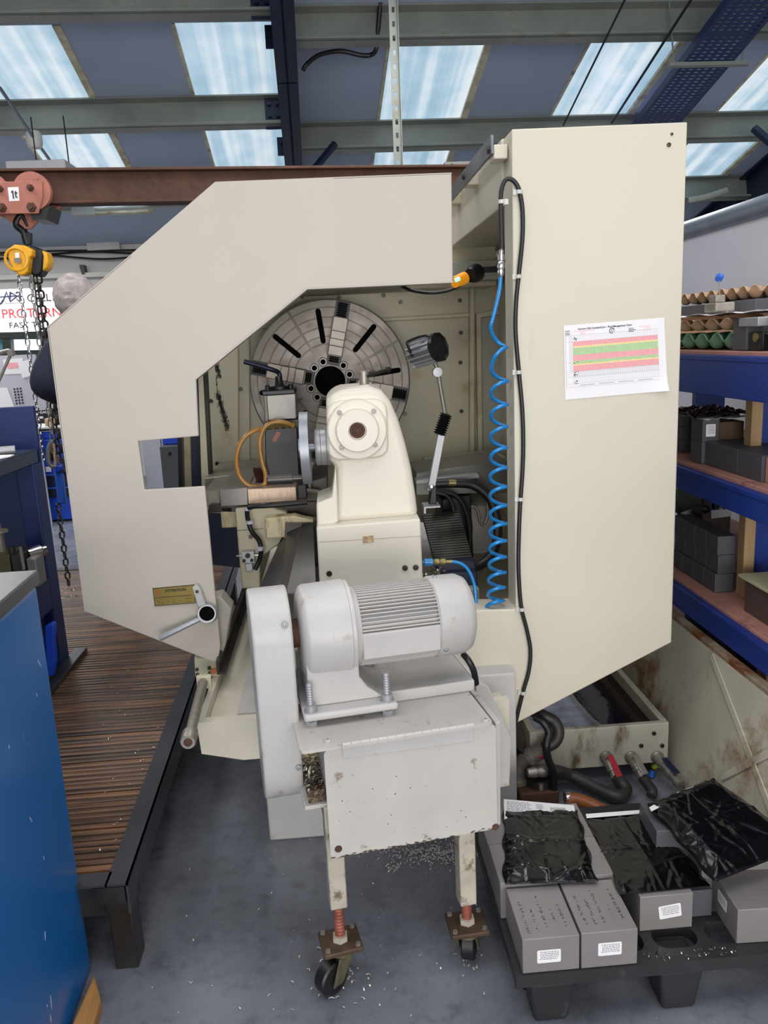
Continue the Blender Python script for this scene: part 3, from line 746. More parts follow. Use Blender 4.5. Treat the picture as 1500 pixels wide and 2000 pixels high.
obj('lower_shelf', pr([wb(0.0, 0.02, zs-0.03), wb(0.95, 0.02, zs-0.03), wb(0.95, 1.08, zs-0.03), wb(0.0, 1.08, zs-0.03)], (0, 0, 0.03)), 'bench', t, 0.003)
obj('side_apron', pr([wb(0.06, 0.0, zs-0.16), wb(0.95, 0.0, zs-0.16), wb(0.95, 0.0, zs-0.03), wb(0.06, 0.0, zs-0.03)], bl*0.015), 'bench', t, 0.002)
obj('side_panel', pr([wb(0.06, 0.03, ZD+0.02), wb(0.95, 0.03, ZD+0.02), wb(0.95, 0.03, zs-0.16), wb(0.06, 0.03, zs-0.16)], bl*0.012), 'bench', t)
obj('foot_angle', pr([wb(-0.12, -0.05, ZD+0.002), wb(0.45, -0.05, ZD+0.002), wb(0.45, 0.0, ZD+0.002), wb(-0.12, 0.0, ZD+0.002)], (0, 0, 0.02)), 'frame', t, 0.002, label='dark steel angle on the platform')
# things on the bench
a, b_ = PZ(-60, 886, ZBn+0.016), PZ(30, 878, ZBn+0.016)
t = obj('steel_bar', add_cyl(B(), a, b_, 0.016), 'alu', None, 0.002); tag(t, 'short round steel bar lying on the blue bench', 'bar')
bm = B(); add_prism(bm, [PZ(-40, 905, ZBn+.002), PZ(20, 893, ZBn+.002), PZ(28, 889, ZBn+.002), PZ(-40, 892, ZBn+.002)], (0, 0, 0.003)); t = obj('paper_sheet', bm, 'paper', None); tag(t, 'white sheet of paper beside the steel bar on the bench', 'paper')
# fixtures on the lower shelf
def fx(px0, py0, px1, py1, s, th): return (PY(px0, py0, s), PY(px1, py1, s), th)
def shelf_block(name, m, x0, x1, ytop, Y, depth, label, cat, group=None):
    a = PY(x0, ytop, Y); b_ = PY(x1, ytop, Y); bm = B(); add_box(bm, (a.x, Y, zs+0.001), (b_.x, Y+depth, max(a.z, zs+0.02)))
    t = obj(name, bm, m, None, 0.004); return tag(t, label, cat, group)
shelf_block('fixture_block', mat('olive_steel', '#55502f', 0.5, 0.3), -20, 18, 1086, 2.9, 0.12, 'olive brown steel block on the lower bench shelf', 'steel block')
t = shelf_block('clamp_body', 'steel_d', 20, 43, 1083, 2.88, 0.12, 'dark clamp body beside the olive block on the lower bench shelf', 'clamp')
bm = B(); add_cyl(bm, PY(39, 1068, 2.86), PY(47, 1112, 2.86), 0.006); obj('tommy_bar', bm, 'steel', t)
bm = B(); c = PY(25, 1083, 2.92); add_cyl(bm, c, c+V(0, 0, 0.03), 0.012); obj('stud', bm, 'steel_d', t)
t = shelf_block('jaw_block', 'steel', 50, 70, 1092, 2.9, 0.08, 'small bright jaw block on the lower bench shelf', 'steel block')
a, b_ = PY(52, 1084, 2.95), PY(84, 1086, 3.0); a.z = b_.z = max(a.z, zs+0.05)
t = obj('turned_part', add_lathe(B(), a, b_-a, [(0, 0.025), (0.05, 0.03), (0.06, 0.02), (0.075, 0.02)], 20), 'chrome', None); tag(t, 'shiny turned steel part lying on the small jaw block', 'machined part')
c = PY(6, 1086, 2.96)
t = obj('spindle', add_lathe(B(), c, (0, 0, 1), [(0, 0.02), (0.01, 0.012), (0.085, 0.014), (0.09, 0.03), (0.1, 0.03), (0.105, 0.008), (0.2, 0.006)], 16), 'galv', None); tag(t, 'upright steel spindle standing on the olive block', 'spindle')
bm = B(); add_slab(bm, [(86, 1224), (103, 1215), (107, 1222), (106, 1250), (109, 1290), (104, 1322), (88, 1322)], 2.98, 0.03)
t = obj('blue_cloth', bm, 'brightblue', None, 0.008); tag(t, 'blue cloth hanging below the lower shelf of the workbench', 'cloth')
# ================================================================== FAR BACKGROUND, seen past the left of the lathe
YSg = 8.6
def SG(x, y): return PY(x, y, YSg)
t = thing('wall_sign', 'white CELL 6 sign with black and red lettering on the far wall', 'sign', SG(50, 610))
bd_ = slab('board', [(-40, 567), (111, 561), (122, 646), (-30, 650)], YSg, 0.03, 'paper', t)
xd = SG(110, 588)-SG(52, 590); up = V(0, 0, 1)
def stext(s, x, y, hpx, m, wpx=None):
    a = SG(x, y); a.y -= 0.003
    size = hpx/FPX*YSg/0.72
    bm = text_into(B(), s, size, V(0, 0, 0), V(1, 0, 0), V(0, 0, 1))
    if wpx:
        w0 = max(v.co.x for v in bm.verts)-min(v.co.x for v in bm.verts); f = wpx/FPX*YSg/w0
        for v in bm.verts: v.co.x *= f
    xa = xd.normalized(); mx = Matrix(((xa.x, 0, 0, a.x), (0, 1, 0, a.y), (xa.z, 0, 1, a.z), (0, 0, 0, 1)))
    bm.transform(mx)
    return obj('lettering', bm, m, bd_, flat=True)
stext('CELL 6', 53, 589.5, 14, 'ink', 58); stext('PROTURN', 4, 622, 17, 'ink_r', 106); stext('FAST TR', 18, 641, 10.5, 'ink', 60)
bm = B()
def stroke(pts, r_):
    add_tube(bm, [SG(x, y)+V(0, -0.006, 0) for x, y in pts], r_*YSg/FPX, 6)
stroke([(6, 589), (13, 570), (20, 588)], 1.1); stroke([(-2, 580), (34, 577.5)], 0.9); stroke([(20, 571), (20, 589), (34, 578), (20, 571)], 1.3)
stroke(smooth_path([(31, 573, 0), (36, 569, 0), (40, 574, 0), (35, 578, 0), (41, 581, 0), (42, 587, 0), (36, 588, 0), (32, 583, 0)], 4) and [(31, 573), (34, 570), (38, 571), (39, 576), (35, 578), (40, 581), (42, 586), (37, 588), (33, 584)], 1.1)
stroke([(-2, 594), (3, 592), (6, 586)], 1.3)
obj('logo', bm, 'ink_n', bd_); bm = B(); add_slab(bm, [(8, 592), (43, 590.6), (43, 591.6), (8, 593)], YSg-0.004, 0.002); obj('logo_strapline', bm, 'ink_g', bd_)
# notice board with sheets
YN = 7.2
def NB(x, y, o=0): return PY(x, y, YN-o)
t = thing('notice_board', 'white notice board standing behind the blue bench', 'notice board', NB(20, 800))
slab('panel', [(-60, 697), (68, 692), (95, 800), (-60, 812)], YN, 0.03, 'partition', t)
obj('support', pr([NB(0, 812, -0.02), NB(70, 806, -0.02), V(NB(70, 806).x, YN+0.02, 0), V(NB(0, 812).x, YN+0.02, 0)], (0, 0.02, 0)), 'paper_g', t)
bm = B()
for i in range(3):
    for j in range(6): add_lathe(bm, NB(28+i*6+j*0.9, 760+j*5.6-i*0.6, 0.006), (0, -1, 0), [(0, 0.009), (0.004, 0.0)], 8)
obj('peg_holes', bm, 'ink', t)
def sheet(px, m, label, o=0.004, lines=None):
    t = obj('paper_sheet', add_prism(B(), [NB(x, y, o) for x, y in px], (0, 0.0015, 0)), m, None); tag(t, label, 'paper', 'sheets on the notice board'); return t
sheet([(6, 702), (45, 699), (41, 730), (9, 731)], 'paper', 'white sheet with a pink table on the notice board')
o_ = bpy.data.objects['paper_sheet.001']
bm = B(); add_prism(bm, [NB(x, y, 0.006) for x, y in ((15, 709), (42, 707), (40, 718), (14, 720))], (0, 0.001, 0)); obj('pink_table', bm, 'c_red', o_)
sheet([(34, 708), (58, 702), (66, 732), (44, 739)], 'paper', 'tilted pale blue tinted sheet on the notice board', 0.008)
sheet([(-20, 758), (14, 757), (30, 800), (-12, 806)], 'paper', 'lower white sheet leaning on the notice board', 0.008)
bm = B(); a, b_ = PY(22, 690, 6.4), PY(-14, 770, 6.4); add_cyl(bm, b_, a, 0.012); add_tube(bm, smooth_path([a, PY(18, 685, 6.4), PY(5, 688, 6.4), PY(-15, 693, 6.4)], 4), 0.016, 8)
add_lathe(bm, a+V(0, -0.03, 0), (0, 1, 0), [(0, 0.022), (0.06, 0.022)], 16)
t = obj('lamp_arm', bm, 'galv'); tag(t, 'grey jointed lamp arm in front of the notice board', 'lamp arm')
# tool cabinet far behind with black cases, cardboard box
YK = 7.4
def KB(x, y): return PY(x, y, YK)
zk = KB(90, 838).z
t = thing('drawer_cabinet', 'bright blue drawer cabinet far behind the workbench', 'cabinet', (KB(90, 838).x, YK+0.2, 0))
x0, x1 = KB(70, 840).x, KB(140, 840).x
obj('body', add_box(B(), (x0-0.4, YK+0.01, 0.02), (x1+0.3, YK+0.5, zk-0.02)), 'brightblue', t)
for (ya, yb) in ((838, 856), (858, 886), (888, 910), (926, 950), (952, 972)):
    d = obj('drawer', add_box(B(), (x0-0.38, YK-0.01, KB(90, yb).z), (x1+0.28, YK+0.02, KB(90, ya).z)), 'brightblue' if ya < 915 else 'navy', t, 0.004)
    obj('drawer_handle', add_box(B(), (x0-0.3, YK-0.02, KB(90, ya+3).z), (x1+0.2, YK-0.008, KB(90, ya).z)), 'blueplas', d)
obj('worktop', add_box(B(), (x0-0.42, YK-0.02, zk-0.02), (x1+0.32, YK+0.52, zk+0.015)), 'paper_g', t)
obj('card_label', add_box(B(), (KB(91, 912).x, YK-0.03, KB(91, 921).z), (KB(101, 912).x, YK-0.02, KB(91, 911).z)), 'paper', t, label='white card label')
zz = zk+0.016
a, b_ = KB(79, 822), KB(97, 822)
t = obj('cardboard_box', add_box(B(), (a.x, YK+0.1, zz), (b_.x, YK+0.35, max(zz+0.02, KB(80, 820).z))), 'eggtan', None, 0.003); tag(t, 'small tan cardboard box on the bright blue drawer cabinet', 'box')
YG = YK+0.45
g0, g1 = PY(72, 810, YG), PY(106, 812, YG)
t = thing('gauge_case', 'black case with white GAUGE lettering behind the cardboard box', 'case', (g0.x, YG, zz))
obj('body', add_box(B(), (g0.x-0.1, YG, zz), (g1.x+0.1, YG+0.2, PY(90, 800, YG).z)), 'blk', t, 0.004)
a = PY(78, 808, YG-0.002); obj('lettering', text_into(B(), 'GAUGE', 0.035, a, (1, 0, 0), (0, 0, 1)), 'paper', t, flat=True)
bm = B(); p0, p1 = PY(72, 818, YG-.003), PY(84, 813, YG-.003); add_box(bm, (p0.x, YG-.003, p0.z), (p1.x, YG-.001, p1.z)); obj('case_label', bm, 'paper_g', t)
# white cabinet, locker seen through the notch of the sliding guard
a, b_ = PY(285, 930, 7.6), PY(330, 930, 7.6)
t = thing('white_cabinet', 'white steel cabinet far away seen through the notch', 'cabinet', (a.x, 7.6, 0))
obj('body', add_box(B(), (a.x, 7.6, 0.04), (b_.x+0.3, 8.1, 1.55)), 'partition', t, 0.006)
obj('door_gap', add_box(B(), (a.x+0.17, 7.595, 0.1), (a.x+0.175, 7.605, 1.5)), 'ink', t)
obj('handle', add_box(B(), (a.x+0.06, 7.57, 0.95), (a.x+0.085, 7.6, 1.12)), 'blk', t)
a, b_ = PY(314, 900, 6.0), PY(352, 900, 6.0)
t = thing('steel_locker', 'dark grey steel locker seen through the notch of the sliding guard', 'locker', (a.x, 6.0, 0))
zt_ = PY(320, 872, 6.0).z
obj('body', add_box(B(), (a.x, 6.0, 0.0), (b_.x+0.2, 6.5, zt_)), mat('dark_grey_locker', '#4d5052', 0.5, var=0.05), t, 0.006)
bm = B(); add_bolt(bm, PY(332, 886, 5.999), (0, -1, 0), 0.012, 0.01, False); obj('lock', bm, 'blk', t)
a = PY(318, 871, 6.1); t = obj('blue_bin', add_box(B(), (a.x, 6.1, zt_+0.002), (a.x+0.16, 6.3, zt_+0.09)), 'brightblue', None, 0.006); tag(t, 'small blue bin on top of the dark grey locker', 'bin')
# ================================================================== PERSON behind the sliding guard
YPn = 3.95
def PB(x, y, dy=0.0): return PY(x, y, YPn+dy)
def skin_mesh(name, verts, edges, radii, m, parent, root=0, sub=2, label=None):
    me = bpy.data.meshes.new(name); inv = wm(parent).inverted()
    me.from_pydata([inv @ Vector(v) for v in verts], edges, [])
    me.materials.append(M[m]); o = bpy.data.objects.new(name, me); COL.objects.link(o); o.parent = parent
    o.modifiers.new('skin', 'SKIN'); o.modifiers.new('sub', 'SUBSURF').levels = sub; o.modifiers['sub'].render_levels = sub
    o.modifiers['skin'].use_smooth_shade = True
    for i, r_ in enumerate(radii):
        me.skin_vertices[0].data[i].radius = r_ if isinstance(r_, tuple) else (r_, r_); me.skin_vertices[0].data[i].use_root = (i == root)
    if label: o['label'] = label
    return o
hc = PB(150, 592)                       # head centre
fx_, sx = V(0.35, 0.94, 0), V(0.94, -0.35, 0)     # facing away and a little right; right-hand side
ground = ZD
neck = hc+V(0.0, 0.0, -0.15)-fx_*0.03
zsh = hc.z-0.25
def P(f_, s_, z): return V(hc.x, hc.y, 0)-fx_*0.05+fx_*f_+sx*s_+V(0, 0, z)
zh = ground+(zsh-ground)*0.58           # hips
shL = PB(116, 668); shR = P(0, 0.19, zsh)
elL = PB(79, 758, -0.12); haL = PB(165, 775, 0.12)
elR = P(0.1, 0.27, zsh-0.28); haR = P(0.34, 0.14, zsh-0.3)
pv = P(0, 0.05, zh); ch = P(0.01, 0, zsh-0.12); wa = P(0.0, 0.04, zh+0.16)
t = thing('person', 'grey haired person in a navy fleece standing behind the sliding guard', 'person', (hc.x, hc.y, ground))
kn = [P(0.03, 0.05+s*0.085, ground+(zh-ground)*0.52) for s in (-1, 1)]; an = [P(-0.02, 0.05+s*0.085, ground+0.09) for s in (-1, 1)]; to = [P(0.17, 0.05+s*0.1, ground+0.04) for s in (-1, 1)]
hp = [P(0, 0.05+s*0.08, zh-0.04) for s in (-1, 1)]
headv = [hc+V(0, 0, -0.07), hc+V(0, 0, 0.02)-fx_*0.005, hc+V(0, 0, 0.085)-fx_*0.01]
verts = [pv, wa, ch, neck-V(0, 0, 0.05), neck]+headv+[shL, elL, haL, shR, elR, haR, hp[0], kn[0], an[0], to[0], hp[1], kn[1], an[1], to[1]]
edges = [(0, 1), (1, 2), (2, 3), (3, 4), (4, 5), (5, 6), (6, 7), (2, 8), (8, 9), (9, 10), (2, 11), (11, 12), (12, 13), (0, 14), (14, 15), (15, 16), (16, 17), (0, 18), (18, 19), (19, 20), (20, 21)]
rad = [0.09, 0.11, 0.14, 0.065, 0.058, 0.072, 0.088, 0.062, 0.055, 0.042, 0.026, 0.055, 0.042, 0.026, 0.072, 0.055, 0.04, 0.035, 0.072, 0.055, 0.04, 0.035]
body = skin_mesh('body', verts, edges, rad, 'skin', t)
# face, ears, hands with five fingers
bm = B()
for s in (-1, 1): add_sphere(bm, hc+sx*s*0.083+V(0, 0, -0.02), 0.03, 10, (0.35, 0.7, 1.0))
obj('ears', bm, 'skin', t)
bm = B(); add_sphere(bm, hc+fx_*0.1+V(0, 0, -0.03), 0.018, 10, (0.8, 1.2, 1.5)); obj('nose', bm, 'skin', t)
bm = B()
for s in (-1, 1): add_sphere(bm, hc+fx_*0.082+sx*s*0.032+V(0, 0, 0.0), 0.012, 10)
obj('eyes', bm, 'paper', t)
bm = B(); add_sphere(bm, hc+fx_*0.083+V(0, 0, -0.075), 0.02, 10, (1.1, 0.4, 0.3)); obj('mouth', bm, mat('lips', '#a8685e', 0.5), t)
def hand(wrist, d, palm_n):
    d = d.normalized(); side = d.cross(palm_n).normalized(); pn = side.cross(d)
    bm = B()
    add_tube(bm, [wrist, wrist+d*0.03, wrist+d*0.06, wrist+d*0.09], 0.03, 10, radii=[0.024, 0.033, 0.04, 0.036])
    for i, L_ in enumerate((0.068, 0.078, 0.073, 0.058)):
        b0 = wrist+d*0.08+side*(0.027-0.018*i)
        add_tube(bm, smooth_path([b0, b0+d*L_*0.45+pn*0.008, b0+d*L_*0.75+pn*0.028, b0+d*L_*0.85+pn*0.05], 3), 0.009, 8)
    b0 = wrist+d*0.03+side*0.03
    add_tube(bm, smooth_path([b0, b0+d*0.03+side*0.025, b0+d*0.06+side*0.03+pn*0.015], 3), 0.011, 8)
    return bm
obj('hand', hand(haL, V(0.8, 0.5, 0.0), V(0, 0, -1)), 'skin', t); obj('hand', hand(haR, V(0.3, 0.9, 0), V(0, 0, -1)), 'skin', t)
# clothing
v2 = [P(0, 0.05, zh-0.02), wa, ch, P(0.0, 0, zsh+0.02), shL, elL, elL.lerp(haL, 0.9), shR, elR, elR.lerp(haR, 0.85), shL.lerp(elL, 0.5)+V(0, 0, 0.01)]
e2 = [(0, 1), (1, 2), (2, 3), (2, 4), (4, 10), (10, 5), (5, 6), (2, 7), (7, 8), (8, 9)]
r2 = [0.13, 0.135, 0.155, 0.1, 0.092, 0.08, 0.066, 0.095, 0.075, 0.05, 0.078]
skin_mesh('fleece', v2, e2, r2, 'jacket', t, 1)
v3 = [pv, hp[0], kn[0], an[0]+V(0, 0, 0.03), hp[1], kn[1], an[1]+V(0, 0, 0.03)]
skin_mesh('trousers', v3, [(0, 1), (1, 2), (2, 3), (0, 4), (4, 5), (5, 6)], [0.1, 0.085, 0.07, 0.06, 0.085, 0.07, 0.06], 'trouser', t)
for s in (0, 1):
    bm = B(); add_sphere(bm, an[s].lerp(to[s], 0.5)+V(0, 0, -0.02), 0.1, 12, (0.5, 1.4, 0.5)); obj('boot', bm, 'boot', t)
bm = B(); add_sphere(bm, hc+V(0, 0, 0.03)-fx_*0.012, 0.1, 24, (0.94, 1.02, 1.06))
for v in bm.verts[:]:
    p = v.co-hc
    if p.dot(fx_) > 0.055 and p.z < 0.05 or p.z < -0.09: v.co = hc+p*0.8
    else:
        h = math.sin(v.co.x*260)*math.sin(v.co.z*230)*math.sin(v.co.y*210); v.co += p.normalized()*h*0.004
obj('hair', bm, 'hair', t)
# ================================================================== LATHE (fixed machine)
YC, YD, YW = 2.3, 2.4, 3.7
lathe = thing('lathe', 'large cream CNC lathe with an open guard, seen from its tailstock end', 'lathe', (0, 2.6, 0))
# tall end cover at the right
XCL = PY(1002, 700, YC).x
cov = slab('end_cover', [(1000, 252), (1343, 238), (1312, 1255), (1005, 1415), (790, 1425), (790, 1196), (1008, 1190)], YC, 0.11, 'cream', lathe, 0.004)
bm = B(); add_bolt(bm, PY(1306, 283, YC), (0, -1, 0), 0.006, 0.003); add_bolt(bm, PY(1312, 262, YC), (0, -1, 0), 0.004, 0.002)
obj('cover_screw', bm, 'steel_d', cov)
slab('rear_cover', [(1143, 246), (1343, 238), (1312, 1255), (1143, 1343)], YC+0.112, YW+0.4-YC-0.112, 'cream', lathe, 0.004)
# base, chip tray
xb0 = PZ(527, 1643, 0).x; yb0 = PZ(527, 1643, 0).y
obj('base_pedestal', add_box(B(), (xb0, yb0, 0.0), (0.5, 4.4, 0.5)), 'lgrey', lathe, 0.006)
YTr = 2.1
tl, tr_, bl_, br_ = PY(384, 1412, YTr), PY(505, 1403, YTr), PY(386, 1473, YTr), PY(505, 1482, YTr)
zt = tl.z; xt0 = tl.x
bm = B()
add_prism(bm, [V(xt0, YTr, zt), V(0.45, YTr, zt), V(0.45, YTr, zt-0.12), V(xt0+0.12, YTr, br_.z), V(xt0+0.005, YTr, bl_.z)], (0, 0.03, 0))
add_prism(bm, [V(xt0, YTr+0.031, zt), V(xt0, 4.2, zt), V(xt0, 4.2, bl_.z), V(xt0, YTr+0.031, bl_.z)], (0.018, 0, 0))
add_box(bm, (xt0+0.019, YTr+0.031, zt-0.05), (0.45, 4.2, zt-0.035))
obj('chip_tray', bm, 'cream', lathe)
bm = B(); add_prism(bm, [V(xt0+0.1, YTr+0.1, zt-0.034), V(-0.12, YTr+0.1, zt-0.034), V(-0.12, 4.1, zt+0.04), V(xt0+0.1, 4.1, zt-0.03)], (0, 0, 0.006)); obj('tray_slope', bm, 'lgrey_rust', lathe)
# guide rails of the sliding guard: round bar, angle rail
ra0, ra1 = PZ(367, 1450, 0.52), PZ(396, 1336, 0.52)
bm = B(); add_lathe(bm, ra0, ra1-ra0, [(0, 0.018), (0.004, 0.021), (0.045, 0.021), (0.05, 0.0145), ((ra1-ra0).length+0.03, 0.0145)], 20)
rod = obj('guide_bar', bm, 'galv', lathe)
obj('bar_plug', add_lathe(B(), ra0+V(0, 0.004, 0), (0, -1, 0), [(0, 0.012), (0.006, 0.011), (0.009, 0)], 14), 'rusty', rod)
e = PZ(398, 1333, 0.52)
obj('bar_bracket', add_box(B(), (e.x-0.022, e.y, 0.498), (e.x+0.022, e.y+0.018, 0.540)), 'cream_in', lathe, 0.003)
r0_, r1_ = PZ(424, 1318, zt+0.03), PZ(470, 1150, zt+0.03)
bm = B(); add_prism(bm, [r0_, r0_+V(0.03, 0, 0), r0_+V(0.03, 0, 0.008), r0_+V(0.008, 0, 0.008), r0_+V(0.008, 0, 0.045), r0_+V(0, 0, 0.045)], V(0, 1.7, 0)); obj('guard_rail', bm, 'steel_d', lathe)
# headstock bulkhead
bk = slab('headstock_wall', [(388, 520), (1010, 500), (1010, 1020), (380, 1020)], YW, 0.25, 'cream_in', lathe)
bm = B()
for x in (462, 484): add_slab(bm, [(x, 545), (x+3, 545), (x+5, 955), (x+2, 955)], YW-0.012, 0.02)
add_slab(bm, [(398, 640), (918, 611), (918, 619), (398, 648)], YW-0.03, 0.03)
add_slab(bm, [(918, 530), (927, 530), (927, 930), (918, 930)], YW-0.05, 0.05)
obj('wall_rib', bm, 'cream_in', bk, 0.004)
bm = B()
for (x, y) in ((590, 580), (662, 581), (749, 577), (782, 590), (898, 587), (899, 708), (901, 803), (902, 904), (791, 808), (412, 783), (424, 905), (470, 760), (900, 650)):
    add_bolt(bm, PY(x, y, YW-0.001), (0, -1, 0), 0.009, 0.008)
obj('wall_screw', bm, 'steel_d', bk)
# black brush-like scuff left on the wall
rnd = random.Random(11); bm = B()
for (xa, ya, xb_, yb_, n, wd) in ((421, 710, 428, 733, 130, 3), (424, 768, 443, 835, 420, 4.5), (421, 733, 424, 768, 26, 1.5)):
    for k in range(n):
        u = rnd.random(); x = xa+(xb_-xa)*u**0.8+rnd.gauss(0, wd*0.55); y = ya+(yb_-ya)*u+rnd.gauss(0, 3); l = rnd.uniform(2, 6)
        add_prism(bm, [PY(x, y, YW-0.002), PY(x+0.7, y, YW-0.002), PY(x+0.7+l*0.12, y+l, YW-0.002), PY(x+l*0.12, y+l, YW-0.002)], (0, 0.0015, 0))
obj('scuff_mark', bm, 'rubber', bk, flat=True, label='black scuff streak on the bulkhead')
M['recess'] = mat('grey_recess_paint', '#a2a294', 0.5, var=0.05)
slab('recess_panel', [(937, 622), (1000, 610), (1000, 905), (940, 908)], YW-0.012, 0.02, 'recess', lathe, 0.003)
bm = B(); add_slab(bm, [(930, 612), (1000, 600), (1000, 610), (940, 620), (943, 905), (934, 906)], YW-0.03, 0.03); obj('recess_frame', bm, 'cream_in', lathe, 0.003)
# far posts seen through the notch
YPo = 3.35
slab('guard_post', [(343, 700), (351, 700), (358, 1000), (350, 1000)], YPo, 0.05, 'blk', lathe)
slab('guard_post', [(350, 700), (370, 700), (378, 1000), (358, 1000)], YPo+0.06, 0.03, 'cream_in', lathe)
slab('guard_post', [(368, 700), (388, 700), (392, 1000), (376, 1000)], YPo+0.04, 0.04, 'navy', lathe)
slab('guard_post', [(386, 700), (394, 690), (408, 950), (394, 950)], YPo-0.06, 0.05, 'cream_in', lathe)
slab('guard_post', [(394, 690), (401, 685), (414, 950), (407, 950)], YPo-0.05, 0.05, 'rubber', lathe)
# top duct over the work area, rail bar, mounting blocks
zd0 = PX(930, 443, XCL).z; zd1 = PX(985, 264, XCL).z
duct = obj('roof_duct', add_box(B(), (XCL, YC+0.114, zd0), (XCL+0.24, YW, zd1)), 'cream', lathe, 0.004)
obj('duct_shelf', add_box(B(), (XCL-0.2, YW-0.32, zd0-0.14), (XCL+0.2, YW-0.02, zd0-0.06)), 'recess', lathe, 0.004)
bm = B(); add_box(bm, (-0.5, YW-0.22, PY(700, 570, YW-.2).z), (XCL+0.2, YW-0.02, PY(700, 570, YW-.2).z+0.18)); obj('cross_duct', bm, 'cream_in', lathe, 0.004)
zr = PY(700, 556, 2.95).z
obj('guard_roof', add_box(B(), (-0.55, 2.95, zr), (XCL-0.21, YW-0.24, zr+0.03)), 'recess', lathe, 0.003)  # inferred cover, added to shade the headstock wall's top band
Xr = PY(962, 280, 2.34).x
n0, n1 = PX(962, 263, Xr), PX(962, 301, Xr)
obj('hanging_rail', add_box(B(), (Xr-0.005, n0.y, n1.z), (Xr+0.003, n0.y+1.1, n0.z)), 'railgrey', lathe, 0.0015)
bm = B()
for (x, y) in ((956, 293), (907, 345)): add_bolt(bm, PX(x, y, Xr-0.005), (-1, 0, 0), 0.011, 0.008, False)
obj('rail_bolt', bm, 'steel_d', lathe)
for (x0, x1, y0, y1) in ((964, 999, 282, 311), (912, 943, 335, 362), (880, 900, 378, 399)):
    a = PX(x0, y0, Xr+0.003); c = PX(x0, y1, Xr+0.003)
    obj('rail_block', add_box(B(), (Xr+0.003, a.y, c.z), (XCL+0.002, a.y+0.07, a.z)), 'cream', lathe, 0.003)
# amber beacon under the duct
bc = thing('beacon_light', 'amber warning lamp glowing under the roof duct of the guard', 'lamp', PY(905, 545, 3.0))
p0, p1 = PY(886, 552, 2.95), PY(918, 538, 3.0)
M['amberglow'] = emis('amber_lens', '#d98a12', 0.55)
obj('lens', add_lathe(B(), p0, p1-p0, [(0, 0.0), (0.003, 0.02), (0.06, 0.022)], 18), 'amberglow', bc)
obj('bulb', add_cyl(B(), p0+V(0.002, -0.02, 0.006), PY(898, 544, 2.93)+V(0, -0.0, 0), 0.007), emis('lit_bulb', '#9af0e6', 1.4), bc)
p2 = PY(930, 533, 3.03)
obj('base', add_lathe(B(), p1, p2-p1, [(0, 0.024), (0.02, 0.032), (0.05, 0.032), (0.055, 0.0)], 20), 'blk', bc)
obj('bracket', add_box(B(), (p2.x-0.01, p2.y-0.01, p2.z), (p2.x+0.12, p2.y+0.02, p2.z+0.02)), 'blk', bc)
hose('lamp_cable', [PY(918, 545, 3.0), PY(880, 566, 3.0), PY(840, 572, 3.0), PY(800, 566, 3.05), PY(775, 552, 3.1)], 0.006, 'rubber', bc)

# ------------------------------------------------------------------ faceplate with four jaws
YF = 3.45
fc = PY(645, 745, YF); RF = 150/FPX*YF*1.03
fp = thing('faceplate', 'large round slotted steel faceplate with four jaws on the spindle', 'chuck', fc)
prof = [(0.11, 0.0), (0.11, RF), (0.006, RF), (0.0, RF-0.006)]
for q in (0.9, 0.78, 0.66, 0.55, 0.46):
    r_ = RF*q; prof += [(0.0, r_+0.0025), (0.003, r_+0.001), (0.003, r_-0.001), (0.0, r_-0.0025)]
prof += [(0.0, RF*0.19), (0.09, RF*0.18)]
obj('disc', add_lathe(B(), fc, (0, 1, 0), prof, 96, caps=False), 'plate', fp, ang=25)
obj('spindle_bore', add_lathe(B(), fc+V(0, 0.03, 0), (0, 1, 0), [(0, 0), (0, RF*0.182)], 40, caps=False), 'void', fp)
obj('spindle_nose', add_lathe(B(), fc+V(0, 0.11, 0), (0, 1, 0), [(0, RF*0.55), (YW-YF-0.11, RF*0.55)], 40), 'steel_d', fp)
def radial(a, r0, r1, w_, y0, y1, taper=1.0):
    d = V(math.cos(R(a)), 0, math.sin(R(a))); s = V(-d.z, 0, d.x)
    bm = B()
    add_prism(bm, [fc+d*r0-s*w_/2+V(0, y0, 0), fc+d*r1-s*w_/2*taper+V(0, y0, 0), fc+d*r1+s*w_/2*taper+V(0, y0, 0), fc+d*r0+s*w_/2+V(0, y0, 0)], (0, y1-y0, 0))
    return bm
def rslot(a, r0, r1, w_, y0):
    d = V(math.cos(R(a)), 0, math.sin(R(a))); s = V(-d.z, 0, d.x); pts = []
    for k in range(9): g = R(-90+180*k/8); pts.append(fc+d*(r1+w_/2*math.cos(g))+s*w_/2*math.sin(g)+V(0, y0, 0))
    for k in range(9): g = R(90+180*k/8); pts.append(fc+d*(r0+w_/2*math.cos(g))+s*w_/2*math.sin(g)+V(0, y0, 0))
    return pts
JA = [77-90*k for k in range(4)]
